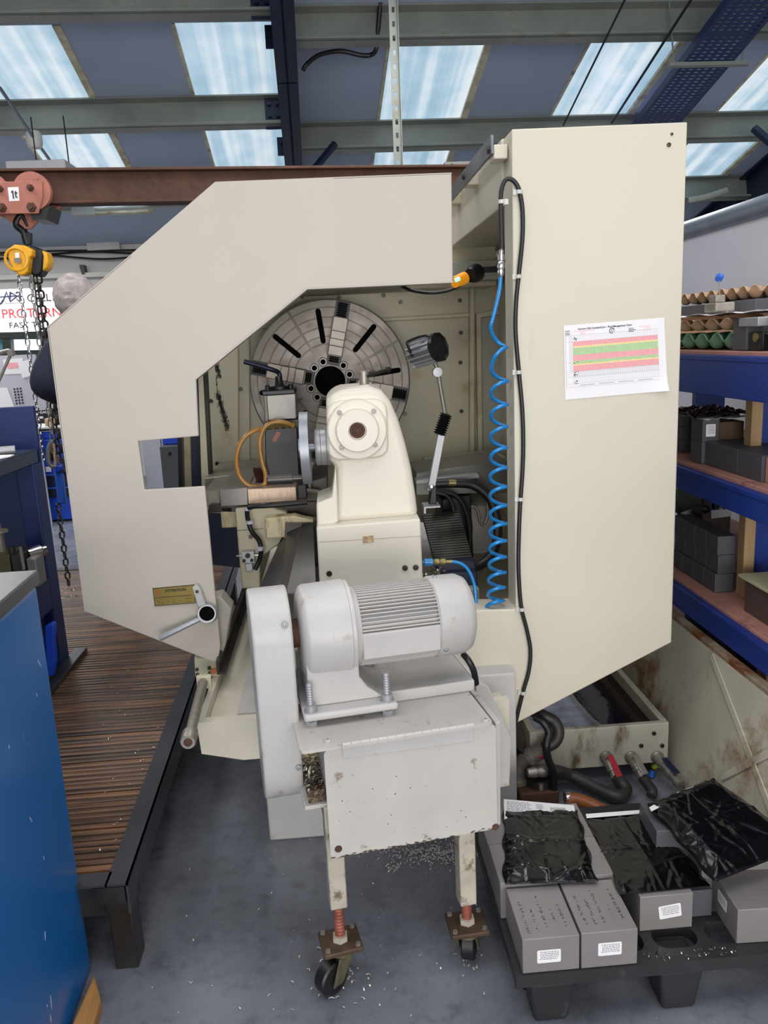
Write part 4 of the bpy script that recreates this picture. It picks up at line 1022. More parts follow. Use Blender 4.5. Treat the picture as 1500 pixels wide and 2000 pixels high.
for ja in JA:
    for off_ in (19.5, 61):
        bm = B(); add_prism(bm, rslot(ja+off_, RF*0.5, RF*0.86, RF*0.065, -0.0012), (0, 0.003, 0)); obj('slot', bm, 'void', fp)
    bm = B(); add_prism(bm, rslot(ja+41, RF*0.42, RF*0.97, RF*0.035, -0.001), (0, 0.003, 0)); obj('tee_slot', bm, 'steel_d', fp)
    obj('jaw_slot', radial(ja, RF*0.2, RF*0.985, RF*0.18, -0.0015, 0.002), 'blk', fp)
    scr = B(); d = V(math.cos(R(ja)), 0, math.sin(R(ja)))
    for k in range(26):
        c = fc+d*(RF*(0.24+0.028*k))+V(0, 0.0, 0); add_lathe(scr, c, d, [(0, RF*0.055), (0.004, RF*0.07), (0.008, RF*0.055)], 14)
    obj('jaw_screw', scr, 'steel_d', fp)
    j = obj('jaw', radial(ja, RF*0.31, RF*0.79, RF*0.185, -0.03, -0.002), 'jaw', fp, 0.003)
    bm = radial(ja, RF*0.325, RF*0.44, RF*0.18, -0.062, -0.03, 1.0); bmx = radial(ja, RF*0.52, RF*0.62, RF*0.18, -0.05, -0.03); 
    me_ = bpy.data.meshes.new('tmp'); bmx.to_mesh(me_); bm.from_mesh(me_); bpy.data.meshes.remove(me_); bmx.free()
    obj('jaw_step', bm, 'jaw', j, 0.003)
for k in range(12):
    if k % 3 == 2: continue
    a = R(77+30*k+30); c = fc+V(math.cos(a), 0, math.sin(a))*RF*0.255+V(0, 0.004, 0)
    bm = B(); add_lathe(bm, c, (0, -1, 0), [(0.004, 0.0195), (0.0085, 0.0165), (0.0085, 0.011), (0.002, 0.010), (0.002, 0)], 18)
    obj('cap_screw', bm, 'steel', fp)

# ------------------------------------------------------------------ bed, saddle, cross slide
zbed = PY(720, 1180, 2.35).z
obj('bed', add_box(B(), (PY(575, 1150, 2.3).x, 2.26, 0.5), (PY(850, 1150, 2.3).x, 3.65, zbed)), 'cream_in', lathe, 0.008)
bm = B(); x0, x1 = PY(590, 1150, 2.3).x, PY(840, 1150, 2.3).x
for (a, b_) in ((x0, x0+0.06), (x1-0.06, x1)):
    add_prism(bm, [V(a, 2.28, zbed), V(b_, 2.28, zbed), V((a+b_)/2+0.012, 2.28, zbed+0.03), V((a+b_)/2-0.012, 2.28, zbed+0.03)], (0, 1.35, 0))
obj('bed_way', bm, 'steel', lathe)
M['sheet'] = mat('dark_sheet_steel', '#5d5b58', 0.28, 0.85, var=0.18, vs=4)
slab('way_cover', [(557, 1022), (622, 1022), (628, 1160), (548, 1160)], 2.72, 0.05, 'steel_d', lathe)
bm = B(); add_prism(bm, [PY(590, 1030, 2.7), PY(612, 1028, 2.7), PY(618, 1160, 2.35), PY(560, 1160, 2.35)], (0, 0.02, 0.01)); add_prism(bm, [PY(590, 1030, 2.7), PY(560, 1160, 2.35), PY(545, 1160, 2.38), PY(560, 1040, 2.72)], (0.004, 0.02, 0.004)); obj('way_cover', bm, 'sheet', lathe, 0.002)
bm = B(); add_prism(bm, [PY(548, 1060, 2.75), PY(566, 1040, 2.75), PY(556, 1160, 2.45), PY(504, 1160, 2.45)], (0, 0.02, 0.008)); obj('chip_apron', bm, 'sheet', lathe)
sad = slab('saddle', [(459, 994), (520, 988), (560, 1000), (560, 1052), (508, 1090), (508, 1150), (472, 1150)], 2.8, 0.5, 'cream_in', lathe, 0.006)
slab('saddle_seam', [(463, 1036), (513, 1032), (513, 1033), (463, 1037)], 2.798, 0.004, 'steel_d', sad)
slab('saddle_cap', [(517, 1013), (575, 1008), (612, 1018), (612, 1032), (560, 1022), (557, 1050), (519, 1052)], 2.74, 0.06, 'cream_stain', lathe, 0.004)
slab('saddle_bracket', [(430, 991), (459, 989), (463, 1030), (433, 1032)], 2.86, 0.3, 'cream_stain', lathe, 0.004)
slab('cross_slide', [(395, 962), (430, 957), (431, 989), (398, 990)], 2.88, 0.5, 'galv', lathe, 0.003)
slab('cross_slide', [(428, 956), (484, 952), (485, 987), (431, 990)], 2.82, 0.5, 'steel', lathe, 0.003)
slab('cross_slide', [(483, 955), (578, 951), (580, 978), (485, 985)], 2.8, 0.5, mat('pinkish_ground_steel', '#b39c88', 0.35, 0.5, var=0.12, vs=30, stretch=(5, 1, 1)), lathe, 0.002)
slab('cross_slide', [(578, 948), (640, 930), (640, 980), (580, 980)], 2.84, 0.45, 'steel_d', lathe, 0.003)
slab('slide_base', [(410, 985), (640, 978), (640, 1012), (560, 1004), (405, 1000)], 2.86, 0.3, 'steel_d', lathe, 0.003)
slab('rear_slide', [(400, 934), (470, 925), (520, 935), (520, 955), (400, 955)], 3.2, 0.4, 'galv', lathe, 0.003)
slab('dark_slab', [(395, 1000), (470, 1010), (475, 1110), (395, 1100)], 3.35, 0.02, 'navy', lathe)  # navy slab put in for the dark region below the saddle
lub = slab('lubricator', [(471, 1079), (496, 1077), (498, 1100), (474, 1101)], 2.77, 0.03, 'alu', lathe, 0.002)
slab('lubricator_cup', [(478, 1101), (493, 1100), (494, 1116), (480, 1117)], 2.772, 0.025, 'alu', lub, 0.003)
bm = B(); add_cyl(bm, PY(462, 1086, 2.785), PY(506, 1084, 2.785), 0.004); obj('oil_line', bm, 'chrome', lub)
bm = B()
for (x, y, r_) in ((484, 1085, 0.009), (477, 1095, 0.006), (492, 1094, 0.006)): add_bolt(bm, PY(x, y, 2.77), (0, -1, 0), r_, 0.006)
obj('screw', bm, 'blk', lub)
t = hose('saddle_cable', [PY(600, 981, 2.72), PY(560, 985, 2.72), PY(520, 988, 2.72), PY(492, 990, 2.73), PY(483, 998, 2.74), PY(485, 1018, 2.75), PY(492, 1038, 2.75), PY(506, 1056, 2.76), PY(510, 1075, 2.76), PY(506, 1095, 2.77), PY(498, 1112, 2.77)], 0.0085, 'rubber', lathe)
bm = B()
for (x, y) in ((512, 987), (484, 994), (488, 1020), (508, 1072)): add_lathe(bm, PY(x, y, 2.74)+V(0, 0, -0.005), (0, 0, 1), [(0, 0.0125), (0.01, 0.0125)], 10)
obj('cable_clip', bm, 'partition', t)
bm = B()
for (x, y) in ((490, 1048), (552, 1085)): add_bolt(bm, PY(x, y, 2.8), (0, -1, 0), 0.008, 0.005)
obj('saddle_screw', bm, 'steel_d', lathe)
# right of the tailstock: stepped way cover, drive housing, cable loops, slatted cover, chip heap
slab('rear_way_cover', [(812, 924), (990, 900), (992, 962), (812, 968)], 3.05, 0.3, mat('oily_grey_cover', '#6c6c66', 0.4, 0.5, var=0.12), lathe, 0.003)
slab('rear_way_cover', [(836, 908), (990, 893), (990, 925), (836, 930)], 3.35, 0.25, 'recess', lathe, 0.003)
slab('cover_strip', [(812, 938), (935, 926), (937, 934), (812, 946)], 3.0, 0.06, 'alu', lathe, 0.002)
hs = PY(935, 1035, 3.15)
obj('drive_housing', add_lathe(B(), hs, (0, 1, 0), [(0.0, 0.0), (0.0, 0.10), (0.02, 0.115), (0.3, 0.115)], 36), 'lgrey_rust', lathe)
slab('drive_block', [(862, 975), (920, 965), (925, 1095), (870, 1095)], 3.05, 0.25, 'blk', lathe, 0.006)
slab('side_panel', [(920, 962), (1010, 940), (1010, 1210), (905, 1210)], 3.4, 0.03, 'cream_in', lathe)
for k, pts in enumerate(([(842, 962), (872, 968), (886, 995), (884, 1030)], [(845, 958), (890, 968), (912, 1005), (918, 1060), (905, 1092)], [(850, 962), (900, 975), (918, 1020), (916, 1075)], [(920, 988), (932, 995), (938, 1020), (946, 1028)], [(930, 940), (948, 965), (952, 1005), (945, 1025)])):
    hose('control_cable', [PY(x, y, 2.95+0.02*k) for x, y in pts], 0.009 if k < 3 else 0.006, 'rubber' if k < 3 else 'galv', lathe)
hose('power_hose', [PY(845, 945, 2.9), PY(890, 944, 2.9), PY(925, 948, 2.9), PY(955, 972, 2.88), PY(970, 1010, 2.85), PY(972, 1045, 2.82), PY(962, 1080, 2.8), PY(940, 1103, 2.78), PY(915, 1112, 2.76)], 0.017, 'rubber', lathe)
obj('hose_gland', add_cyl(B(), PY(876, 943, 2.89), PY(890, 943, 2.89), 0.013), 'brass', lathe)
bm = B(); N_s = 20
def lerp(a, b, t): return a+(b-a)*t
for k in range(N_s):
    u0, u1 = k/N_s, (k+0.86)/N_s
    q = []
    for u in (u0, u1):
        bend = u*u*18
        q.append((lerp(824, 850, u)-bend*0.1, lerp(1004, 1098, u), lerp(897, 924, u), lerp(996, 1093, u), lerp(2.95, 2.66, u)))
    add_prism(bm, [PY(q[0][0], q[0][1], q[0][4]), PY(q[0][2], q[0][3], q[0][4]), PY(q[1][2], q[1][3], q[1][4]), PY(q[1][0], q[1][1], q[1][4])], (0, 0.02, -0.012))
obj('slatted_cover', bm, mat('black_slat_cover', '#26251f', 0.35, 0.3, var=0.35, vs=20), lathe, 0.0015)
slab('cover_step', [(850, 1098), (928, 1094), (931, 1118), (858, 1121)], 2.64, 0.12, 'navy', lathe, 0.004)
slab('cover_step', [(858, 1121), (931, 1117), (934, 1146), (862, 1150)], 2.6, 0.14, 'navy', lathe, 0.004)
slab('cover_step', [(895, 1152), (936, 1149), (940, 1200), (895, 1200)], 2.56, 0.16, 'recess', lathe, 0.004)
slab('angle_bracket', [(828, 990), (860, 988), (860, 991), (832, 993), (832, 1003), (828, 1003)], 2.7, 0.08, 'alu', lathe)
slab('clamp_block', [(843, 953), (853, 950), (853, 985), (838, 985)], 2.74, 0.05, 'blk', lathe, 0.003)
rnd = random.Random(5)
c = PY(842, 1130, 2.6)
stuff_chips('chip_heap', [(c.x+rnd.gauss(0, 0.022), c.y+rnd.gauss(0, 0.03), c.z+abs(rnd.gauss(0, 0.022))-0.02, 0.014) for k in range(420)], 'swarf', 3, None, None, lathe)
obj('heap_core', add_sphere(B(), (c.x, c.y+0.02, c.z-0.03), 0.05, 14, (1, 1, 0.8)), 'swarf_b', lathe)

# ------------------------------------------------------------------ tailstock (slides on the bed)
YTs = 2.28
ts = thing('tailstock', 'ivory cast tailstock with a round flange and handwheel on the bed end', 'tailstock', PY(722, 1150, YTs))
bl0 = slab('base_block', [(618, 1030), (821, 1013), (829, 1190), (627, 1196)], YTs, 0.55, 'tail', ts, 0.006)
slab('seam', [(621, 1058.6), (823, 1046.6), (823, 1047.4), (621, 1059.4)], YTs-0.0006, 0.002, 'galv', bl0)
slab('maker_plate', [(708, 1048), (729, 1046), (730, 1059), (709, 1061)], YTs-0.002, 0.003, mat('worn_brass_plate', '#b39a78', 0.4, 0.5, var=0.4, vs=60), bl0)
for (x, y) in ((643, 1120), (791, 1109), (812, 1108)):
    bm = B(); add_bolt(bm, PY(x, y, YTs), (0, -1, 0), 0.0085, 0.004); obj('socket_screw', bm, 'steel_d', bl0)
body = [(650, 1024), (655, 985), (656, 912), (644, 900), (638, 840), (637, 785), (646, 768), (668, 761), (724, 756), (745, 762), (762, 782), (778, 818), (792, 865), (804, 915), (812, 965), (818, 1012)]
slab('body', body, YTs+0.05, 0.32, 'tail', ts, 0.022, seg=4)
slab('side_lug', [(618, 984), (648, 972), (656, 905), (662, 1020), (650, 1026), (619, 1028)], YTs+0.03, 0.2, 'tail', ts, 0.006)
slab('top_boss', [(668, 764), (672, 758), (722, 752), (728, 758), (728, 770), (668, 774)], YTs+0.1, 0.16, 'tail', ts, 0.008)
cf = PY(697, 838, YTs+0.05)
px = YTs/FPX
obj('flange', add_lathe(B(), cf+V(0, 0.01, 0), (0, -1, 0), [(0, 61*px), (0.042, 59*px), (0.046, 56*px), (0.046, 0)], 56), 'tail', ts)
cap = obj('flange_cap', add_lathe(B(), cf+V(0, -0.036, 0), (0, -1, 0), [(0, 43*px), (0.014, 42*px), (0.017, 40*px), (0.017, 18*px), (0.004, 17*px), (0.004, 0)], 48), 'tail', ts)
obj('screw_end', add_lathe(B(), cf+V(0, -0.040, 0), (0, -1, 0), [(0, 15.5*px), (0.004, 15*px), (0.006, 10*px), (0.003, 9*px), (0.003, 5*px), (0.009, 4.5*px), (0.009, 0)], 24), 'rusty', cap)
bm = B()
for (x, y) in ((663, 806), (730, 803), (733, 869), (667, 874)): add_bolt(bm, PY(x, y, YTs+0.014), (0, -1, 0), 0.0068, 0.006)
obj('flange_screw', bm, 'steel', ts)
slab('flange_pad', [(638, 812), (641, 798), (650, 788), (664, 783), (732, 779), (746, 783), (754, 792), (757, 804), (759, 868), (757, 882), (748, 891), (736, 895), (664, 900), (652, 897), (643, 888), (640, 876)], YTs+0.035, 0.03, 'tail', ts, 0.006)
p0, p1 = PY(712, 764, YTs+0.18), PY(710, 724, YTs+0.18)
lv = obj('lock_lever', add_lathe(B(), p0, p1-p0, [(0, 0.0145), ((p1-p0).length-0.004, 0.0145), ((p1-p0).length, 0.011)], 20), 'galv', ts)
a, b_ = PY(714, 735, YTs+0.17), PY(758, 722, YTs+0.3)
obj('lever_arm', add_tube(B(), [a, b_], 0.006, 10), 'steel_d', lv)
obj('lever_knob', add_sphere(B(), b_, 0.0105, 12), 'blk', lv)
hb0, hb1 = PY(616, 874, YTs+0.2), PY(652, 872, YTs+0.2)
hub = add_lathe(B(), hb0, V(1, 0, 0), [(0, 0.03), (0, 0.054), (0.004, 0.056), (0.016, 0.056), (0.017, 0.054), (0.018, 0.056), (0.034, 0.056), (0.035, 0.054), (0.036, 0.056), (hb1.x-hb0.x+0.03, 0.056)], 40)
obj('dial_hub', hub, 'alu', ts)
wx = PY(591, 882, YTs+0.26); RW = 0.112
bm = B(); add_lathe(bm, V(PY(603, 882, YTs+0.2).x, hb0.y, hb0.z), (-1, 0, 0), [(-0.05, 0.012), (0.004, 0.012), (0.004, RW-0.02), (-0.004, RW-0.016), (-0.004, RW), (0.022, RW), (0.022, RW-0.016), (0.018, RW-0.02), (0.018, 0.03), (0.03, 0.03), (0.03, 0)], 56, caps=False)
hw = obj('handwheel', bm, 'wheelgrey', ts)
wX = PY(603, 882, YTs+0.2).x-0.03
hp_ = V(wX, hb0.y-0.03, PY(580, 934, YTs+0.17).z)
obj('crank_handle', add_lathe(B(), hp_+V(0.005, 0, 0), (-1, 0, 0), [(0, 0.0125), (0.028, 0.0125), (0.029, 0.0165), (0.105, 0.0155), (0.108, 0.012), (0.108, 0)], 20), 'steel_d', hw)
# ------------------------------------------------------------------ tool post
YP = 2.92
tp = thing('tool_post', 'square steel tool post with a clamping wrench on its top plate', 'tool post', PY(550, 955, YP))
slab('tool_block', [(520, 772), (577, 768), (579, 818), (524, 822)], YP, 0.13, 'steel', tp, 0.003)
slab('tool_block_side', [(515, 772), (521, 772), (525, 824), (518, 828)], YP+0.012, 0.1, 'steel_d', tp, 0.002)
slab('top_plate', [(511, 764), (575, 760), (577, 769), (513, 773)], YP-0.01, 0.15, 'blk', tp, 0.003)
obj('clamp_disc', add_lathe(B(), PY(546, 762, YP+0.05), (0, 0, 1), [(0, 0.04), (0.014, 0.038), (0.016, 0.02), (0.02, 0.018), (0.035, 0.013), (0.05, 0.013)], 24), 'blk', tp)
bm = B()
for (x, y) in ((523, 763), (568, 761)):
    for dy_ in (0.02, 0.1): add_bolt(bm, PY(x, y, YP+dy_), (0, 0, 1), 0.0085, 0.02)
obj('plate_bolt', bm, 'blk', tp)
wrz = smooth_path([PY(476, 706, YP+0.02), PY(505, 714, YP+0.03), PY(534, 723, YP+0.04), PY(544, 728, YP+0.05), PY(547, 738, YP+0.05), PY(547, 756, YP+0.05)], 5)
obj('wrench', add_tube(B(), wrz, 0.0085, 12), mat('blued_steel', '#23263a', 0.35, 0.6, var=0.15), tp)
slab('lower_block', [(517, 838), (580, 834), (586, 960), (520, 964)], YP-0.02, 0.15, 'blk', tp, 0.003)
slab('mid_plate', [(518, 824), (582, 819), (583, 836), (519, 841)], YP+0.0, 0.12, 'steel_d', tp, 0.002)
slab('tag_strip', [(541, 842), (549, 846), (538, 864), (531, 861)], YP-0.024, 0.003, mat('copper_tag', '#8a5a4a', 0.5, 0.3), tp)
bm = B(); a, b_ = PY(524, 834, YP-0.03), PY(578, 829, YP-0.03); ln = (b_-a).length
prof = []
for k in range(8):
    s = ln*k/8; prof += [(s, 0.008+0.004*(k % 2)), (s+ln/9, 0.008+0.004*(k % 2))]
add_lathe(bm, a, b_-a, prof, 6); obj('coolant_manifold', bm, 'brass', tp)
hose('coolant_hose', [PY(574, 833, YP-0.04), PY(560, 826, YP-0.045), PY(538, 824, YP-0.05), PY(520, 832, YP-0.05), PY(510, 850, YP-0.05), PY(508, 875, YP-0.05), PY(513, 905, YP-0.05), PY(519, 928, YP-0.05), PY(517, 945, YP-0.05), PY(503, 952, YP-0.06), PY(484, 947, YP-0.06), PY(468, 929, YP-0.06), PY(462, 900, YP-0.05), PY(467, 872, YP-0.04), PY(482, 850, YP-0.03), PY(503, 839, YP-0.02), PY(520, 836, YP-0.01)], 0.0085, 'amber', tp)
slab('valve_block', [(581, 948), (598, 946), (600, 974), (582, 976)], YP-0.16, 0.05, 'blk', tp, 0.003)
bm = B(); add_tube(bm, smooth_path([PY(605, 955, YP-.12), PY(604, 935, YP-.12), PY(606, 915, YP-.1), PY(612, 905, YP-.08)], 4), 0.006, 8); add_tube(bm, [PY(598, 958, YP-.14), PY(622, 960, YP-.12)], 0.007, 8); obj('coolant_pipe', bm, 'galv', tp)
t = thing('hand_brush', 'dark red bristled brush tucked beside the tool post', 'brush', PY(508, 948, YP-0.02))
rnd = random.Random(2); bm = B()
for k in range(110):
    x = rnd.uniform(500, 513); a = PY(x+rnd.uniform(-1, 1)+3, 946, YP+0.02+rnd.uniform(-0.01, 0.01)); b_ = PY(x-3+rnd.gauss(0, 2), 916+rnd.uniform(-3, 4), YP+0.02+rnd.uniform(-0.02, 0.02)); add_tube(bm, [a, b_], 0.0012, 4)
obj('bristles', bm, 'bristle', t)
slab('handle', [(496, 942), (516, 940), (522, 952), (500, 955)], YP, 0.04, 'blk', t, 0.006)
# ------------------------------------------------------------------ work light
YL = 2.76
wl = thing('work_light', 'jointed machine work light with a finned grey head and black lens', 'work light', PY(844, 962, YL))
def bar(px0, px1, Y0, Y1, w_, th, name, m, par, bev=0.002):
    a, b_ = PY(*px0, Y0), PY(*px1, Y1); d = (b_-a).normalized(); s = d.cross(V(0, 1, 0)).normalized(); n_ = s.cross(d)
    return obj(name, add_prism(B(), [a-s*w_/2-n_*th/2, a+s*w_/2-n_*th/2, a+s*w_/2+n_*th/2, a-s*w_/2+n_*th/2], b_-a), m, par, bev)
la = bar((841, 958), (862, 848), YL, YL, 0.026, 0.018, 'lower_arm', 'alu', wl)
obj('pivot_bolt', add_lathe(B(), PY(843, 952, YL-0.01), (0, -1, 0), [(0, 0.012), (0.006, 0.011), (0.009, 0.004), (0.009, 0)], 18), 'chrome', la)
a, b_ = PY(858, 849, YL), PY(872, 808, YL); ln = (b_-a).length
pr_ = []
for k in range(9): pr_ += [(ln*k/9, 0.015), (ln*(k+0.5)/9, 0.024)]
obj('bellows', add_lathe(B(), a, b_-a, pr_+[(ln, 0.012)], 20), 'rubber', wl)
obj('upper_arm', add_tube(B(), [PY(869, 808, YL), PY(856, 732, YL)], 0.0075, 12), 'steel', wl)
obj('swivel_joint', add_lathe(B(), PY(855, 727, YL-0.015), (0, 1, 0), [(0, 0.005), (0.001, 0.016), (0.028, 0.016), (0.03, 0)], 20), 'alu', wl)
obj('neck', add_tube(B(), [PY(855, 722, YL), PY(845, 700, YL)], 0.007, 10), 'steel', wl)
hd0, hd1 = PY(806, 694, YL+0.03), PY(853, 679, YL-0.04)
hd = obj('lamp_head', add_lathe(B(), hd0, hd1-hd0, [(0, 0.03), (0.006, 0.043), ((hd1-hd0).length, 0.047)], 8), mat('finned_grey_head', '#83878f', 0.32, 0.7, var=0.08), wl, 0.004)
bm = B(); d, u, v = frame_of(hd1-hd0); LL = (hd1-hd0).length
for k in range(16):
    a_ = 2*PI*k/16; rr = (u*math.cos(a_)+v*math.sin(a_)); tt = d.cross(rr)
    add_prism(bm, [hd0+d*0.006+rr*0.040-tt*0.002, hd0+d*0.006+rr*0.049-tt*0.002, hd0+d*0.006+rr*0.049+tt*0.002, hd0+d*0.006+rr*0.040+tt*0.002], d*(LL-0.008))
obj('fins', bm, 'alu', hd)
obj('lens_ring', add_lathe(B(), hd1, hd1-hd0, [(-0.002, 0.05), (0.014, 0.05), (0.016, 0.044), (0.010, 0.042), (0.010, 0)], 10), 'blk', hd)
hdl = [PY(838, 666, YL-0.05), PY(831, 655, YL-0.05), PY(797, 667, YL-0.03), PY(797, 676, YL-0.03), PY(806, 697, YL-0.02)]
obj('grab_handle', add_tube(B(), smooth_path(hdl, 3), 0.0045, 8), 'blk', hd)
# ================================================================== SLIDING GUARD
sg = thing('sliding_guard', 'big beige C-shaped sliding guard panel at the left of the lathe', 'machine guard', PY(400, 1300, YD))
OUT = [(420, 355), (882, 337), (885, 552), (600, 565), (383, 741), (388, 852), (270, 862), (282, 957), (400, 950), (430, 1262), (425, 1297), (165, 1195), (92, 638)]
pn = slab('panel', OUT, YD, 0.014, 'beige', sg, 0.003)
bm = B()      # folded returns behind the outline
for (a, b_) in (((92, 638), (165, 1195)), ((420, 355), (92, 638)), ((420, 355), (882, 337)), ((600, 565), (383, 741)), ((885, 552), (600, 565))):
    p, q = PY(*a, YD), PY(*b_, YD); d = (q-p).normalized(); n_ = V(-d.z, 0, d.x)
    if n_.dot(PY(400, 700, YD)-p) < 0 and a != (600, 565) and a != (885, 552): n_ = -n_
    if a in ((600, 565), (885, 552)): n_ = V(-abs(n_.x) if a == (600, 565) else 0, 0, abs(n_.z))
    add_prism(bm, [p, q, q+n_*0.004, p+n_*0.004], (0, 0.3 if a[0] < 500 else 0.05, 0))
obj('folded_return', bm, 'beige', sg)
# plaque
YQ = YD-0.003
pl = slab('attention_plaque', [(298, 1149), (379, 1142), (382, 1178), (302, 1184)], YQ, 0.0028, 'gold', sg, label='gold ATTENTION plaque')
bm = B()
for q in (((298, 1149), (379, 1142), (379, 1143.3), (298, 1150.3)), ((301.5, 1183), (382, 1177), (382, 1178), (302, 1184)), ((298, 1149), (299.2, 1149), (303, 1184), (302, 1184)), ((378, 1142), (379, 1142), (382, 1178), (381, 1178)), ((303, 1167.3), (375, 1161.8), (375, 1162.8), (303, 1168.3))):
    add_slab(bm, q, YQ-0.0006, 0.0005)
obj('border', bm, 'ink', pl, flat=True)
xq = PY(375, 1155, YQ)-PY(310, 1160, YQ)
a = PY(322.5, 1156.6, YQ-0.0008)
obj('lettering', text_into(B(), 'ATTENTION', 0.0115, a, xq, (0, 0, 1), thick=0.0002, bold=0.0004), 'ink', pl, flat=True)
bm = B(); tr3 = [PY(x, y, YQ-0.0006) for x, y in ((307, 1150.5), (313, 1160), (302.5, 1160.8))]
for i in range(3): add_tube(bm, [tr3[i], tr3[(i+1) % 3]], 0.0006, 4)
add_tube(bm, [PY(307.4, 1153, YQ-.0006), PY(307.7, 1158.5, YQ-.0006)], 0.0005, 4)
obj('warning_triangle', bm, 'ink_r', pl)
bm = B()
for (x0, y0, x1, y1) in ((308, 1174, 313, 1178), (316, 1178, 320, 1177.6), (326, 1175, 330, 1174.6), (338, 1170, 338.5, 1177), (338.5, 1177, 342, 1176.6), (350, 1173.4, 355, 1173), (362, 1169, 375, 1168), (362, 1176, 375, 1175), (368, 1172, 369, 1173)):
    add_tube(bm, [PY(x0, y0, YQ-.0004), PY(x1, y1, YQ-.0004)], 0.0005, 4)
obj('pictograms', bm, 'ink', pl)
# latch handle
kb = PY(404, 1199, YD-0.045)
hd = obj('latch_boss', add_lathe(B(), PY(407, 1197, YD), kb-PY(407, 1197, YD), [(0, 0.032), (0.04, 0.029), (0.046, 0.0275), (0.046, 0.0235), (0.042, 0.0235), (0.042, 0)], 32, caps=False), 'alu', sg)
obj('boss_cap', add_lathe(B(), kb+V(0, 0.002, 0), (0, -1, 0), [(0, 0.0232), (0.0035, 0.022), (0.0035, 0)], 28), 'void', hd)
a, b_ = PY(390, 1209, YD-0.03), PY(311, 1247, YD-0.06)
obj('latch_lever', add_lathe(B(), a, b_-a, [(0, 0.0085), ((b_-a).length-0.004, 0.0095), ((b_-a).length, 0.0075)], 18), 'alu', sg)
bm = B(); add_slab(bm, [(375, 1148), (384, 1143), (390, 1150), (402, 1180), (394, 1187), (386, 1185)], YD-0.028, 0.02); obj('latch_arm', bm, 'lgrey', sg, 0.003)
bm = B(); add_bolt(bm, PY(385, 1155, YD-0.028), (0, -1, 0), 0.005, 0.003); obj('arm_screw', bm, 'steel_d', sg)
# foot block on the rail
fb = slab('foot_block', [(379, 1284), (427, 1290), (429, 1322), (381, 1322)], YD+0.016, 0.08, 'cream_in', sg, 0.003)
for (x, y) in ((385, 1307), (409, 1304), (386, 1317), (410, 1314)): bm = B(); add_bolt(bm, PY(x, y, YD+0.016), (0, -1, 0), 0.0055, 0.006); obj('foot_screw', bm, 'steel_d', fb)
slab('copper_wiper', [(410, 1308), (430, 1304), (432, 1312), (412, 1318)], YD+0.01, 0.03, mat('copper_pad', '#b9764c', 0.4, 0.6), fb)
slab('lower_gusset', [(408, 1170), (430, 1165), (452, 1190), (440, 1262), (428, 1292), (400, 1288)], YD+0.05, 0.08, mat('stained_gusset_paint', '#a39c90', 0.5, var=0.1, vs=8, dirt='#6e5348', dirt_amt=0.2, dirt_scale=9), sg, 0.004)

# ================================================================== CHART ON THE COVER
def bil(q, u, v_, off=0.0):
    a = q[0].lerp(q[1], u); b_ = q[3].lerp(q[2], u); p = a.lerp(b_, v_); return p+V(0, -off, 0)
ck = [PY(x, y, YC-0.0015) for x, y in ((1101, 636), (1297, 620), (1304, 763), (1104, 781))]
ch_ = thing('fluid_chart', 'white fluid management chart with red and green bands taped to the tall cream cover', 'chart', ck[3])
bm = B(); nu, nv = 12, 10; g = []
for j in range(nv+1):
    g.append([bm.verts.new(bil(ck, i/nu, j/nv, 0.012*max(0, (i/nu-0.75)*4)**2*max(0, (j/nv-0.8)*5)**2)) for i in range(nu+1)])
for j in range(nv):
    for i in range(nu): bm.faces.new((g[j][i], g[j][i+1], g[j+1][i+1], g[j+1][i]))
sh = obj('sheet', bm, 'paper', ch_, ang=180)
def cq(bm, u0, v0, u1, v1, off, mi=0):
    vs = [bm.verts.new(bil(ck, u, v_, off)) for u, v_ in ((u0, v0), (u1, v0), (u1, v1), (u0, v1))]
    bm.faces.new(vs).material_index = mi
bm = B(); U0, U1 = 0.085, 0.925
for v0, v1, mi in ((0.225, 0.285, 0), (0.285, 0.308, 2), (0.308, 0.405, 1), (0.405, 0.485, 0), (0.485, 0.525, 1), (0.525, 0.545, 2), (0.545, 0.625, 0)): cq(bm, U0, v0, U1, v1, 0.0008, mi)
obj('colour_bands', bm, ['c_red', 'c_grn', 'c_yel'], sh, flat=True)
bm = B(); lw = 0.0009
for k in range(43):
    u = U0+(U1-U0)*k/42; cq(bm, u-lw/2, 0.14, u+lw/2, 0.79, 0.0011)
for k in range(27):
    v_ = 0.225+0.47*k/26; cq(bm, U0, v_-lw, U1, v_+lw*0.4, 0.0011)
for v_ in (0.14, 0.225, 0.70, 0.79, 0.84): cq(bm, 0.015, v_-lw, U1+0.005, v_+lw, 0.0012)
for v_ in (0.50, 0.63, 0.66): cq(bm, 0.015, v_-lw, U0, v_+lw, 0.0012)
for u in (0.015, 0.055, 0.07): cq(bm, u-lw, 0.14, u+lw, 0.84 if u < 0.02 else 0.63, 0.0012)
obj('grid_lines', bm, 'ink_g', sh, flat=True)
ux = ck[1]-ck[0]
def ct(s, u, v_, size, m): 
    p = bil(ck, u, v_, 0.0013); return obj('lettering', text_into(B(), s, size, p, ux, (0, 0, 1), thick=0.0001, bold=0.00012), m, sh, flat=True)
ct('Kernow Oils ConstantCare - Fluid Management Chart', 0.14, 0.072, 0.0071, 'ink')
ct('C', 0.467, 0.135, 0.013, 'ink_g')
bm = B()
for (u, v_, l) in ((0.01, 0.075, 0.05), (0.01, 0.1, 0.045), (0.01, 0.12, 0.05), (0.64, 0.105, 0.05), (0.64, 0.125, 0.07), (0.64, 0.145, 0.05)): cq(bm, u, v_, u+l, v_+0.007, 0.0012)
rnd = random.Random(9)
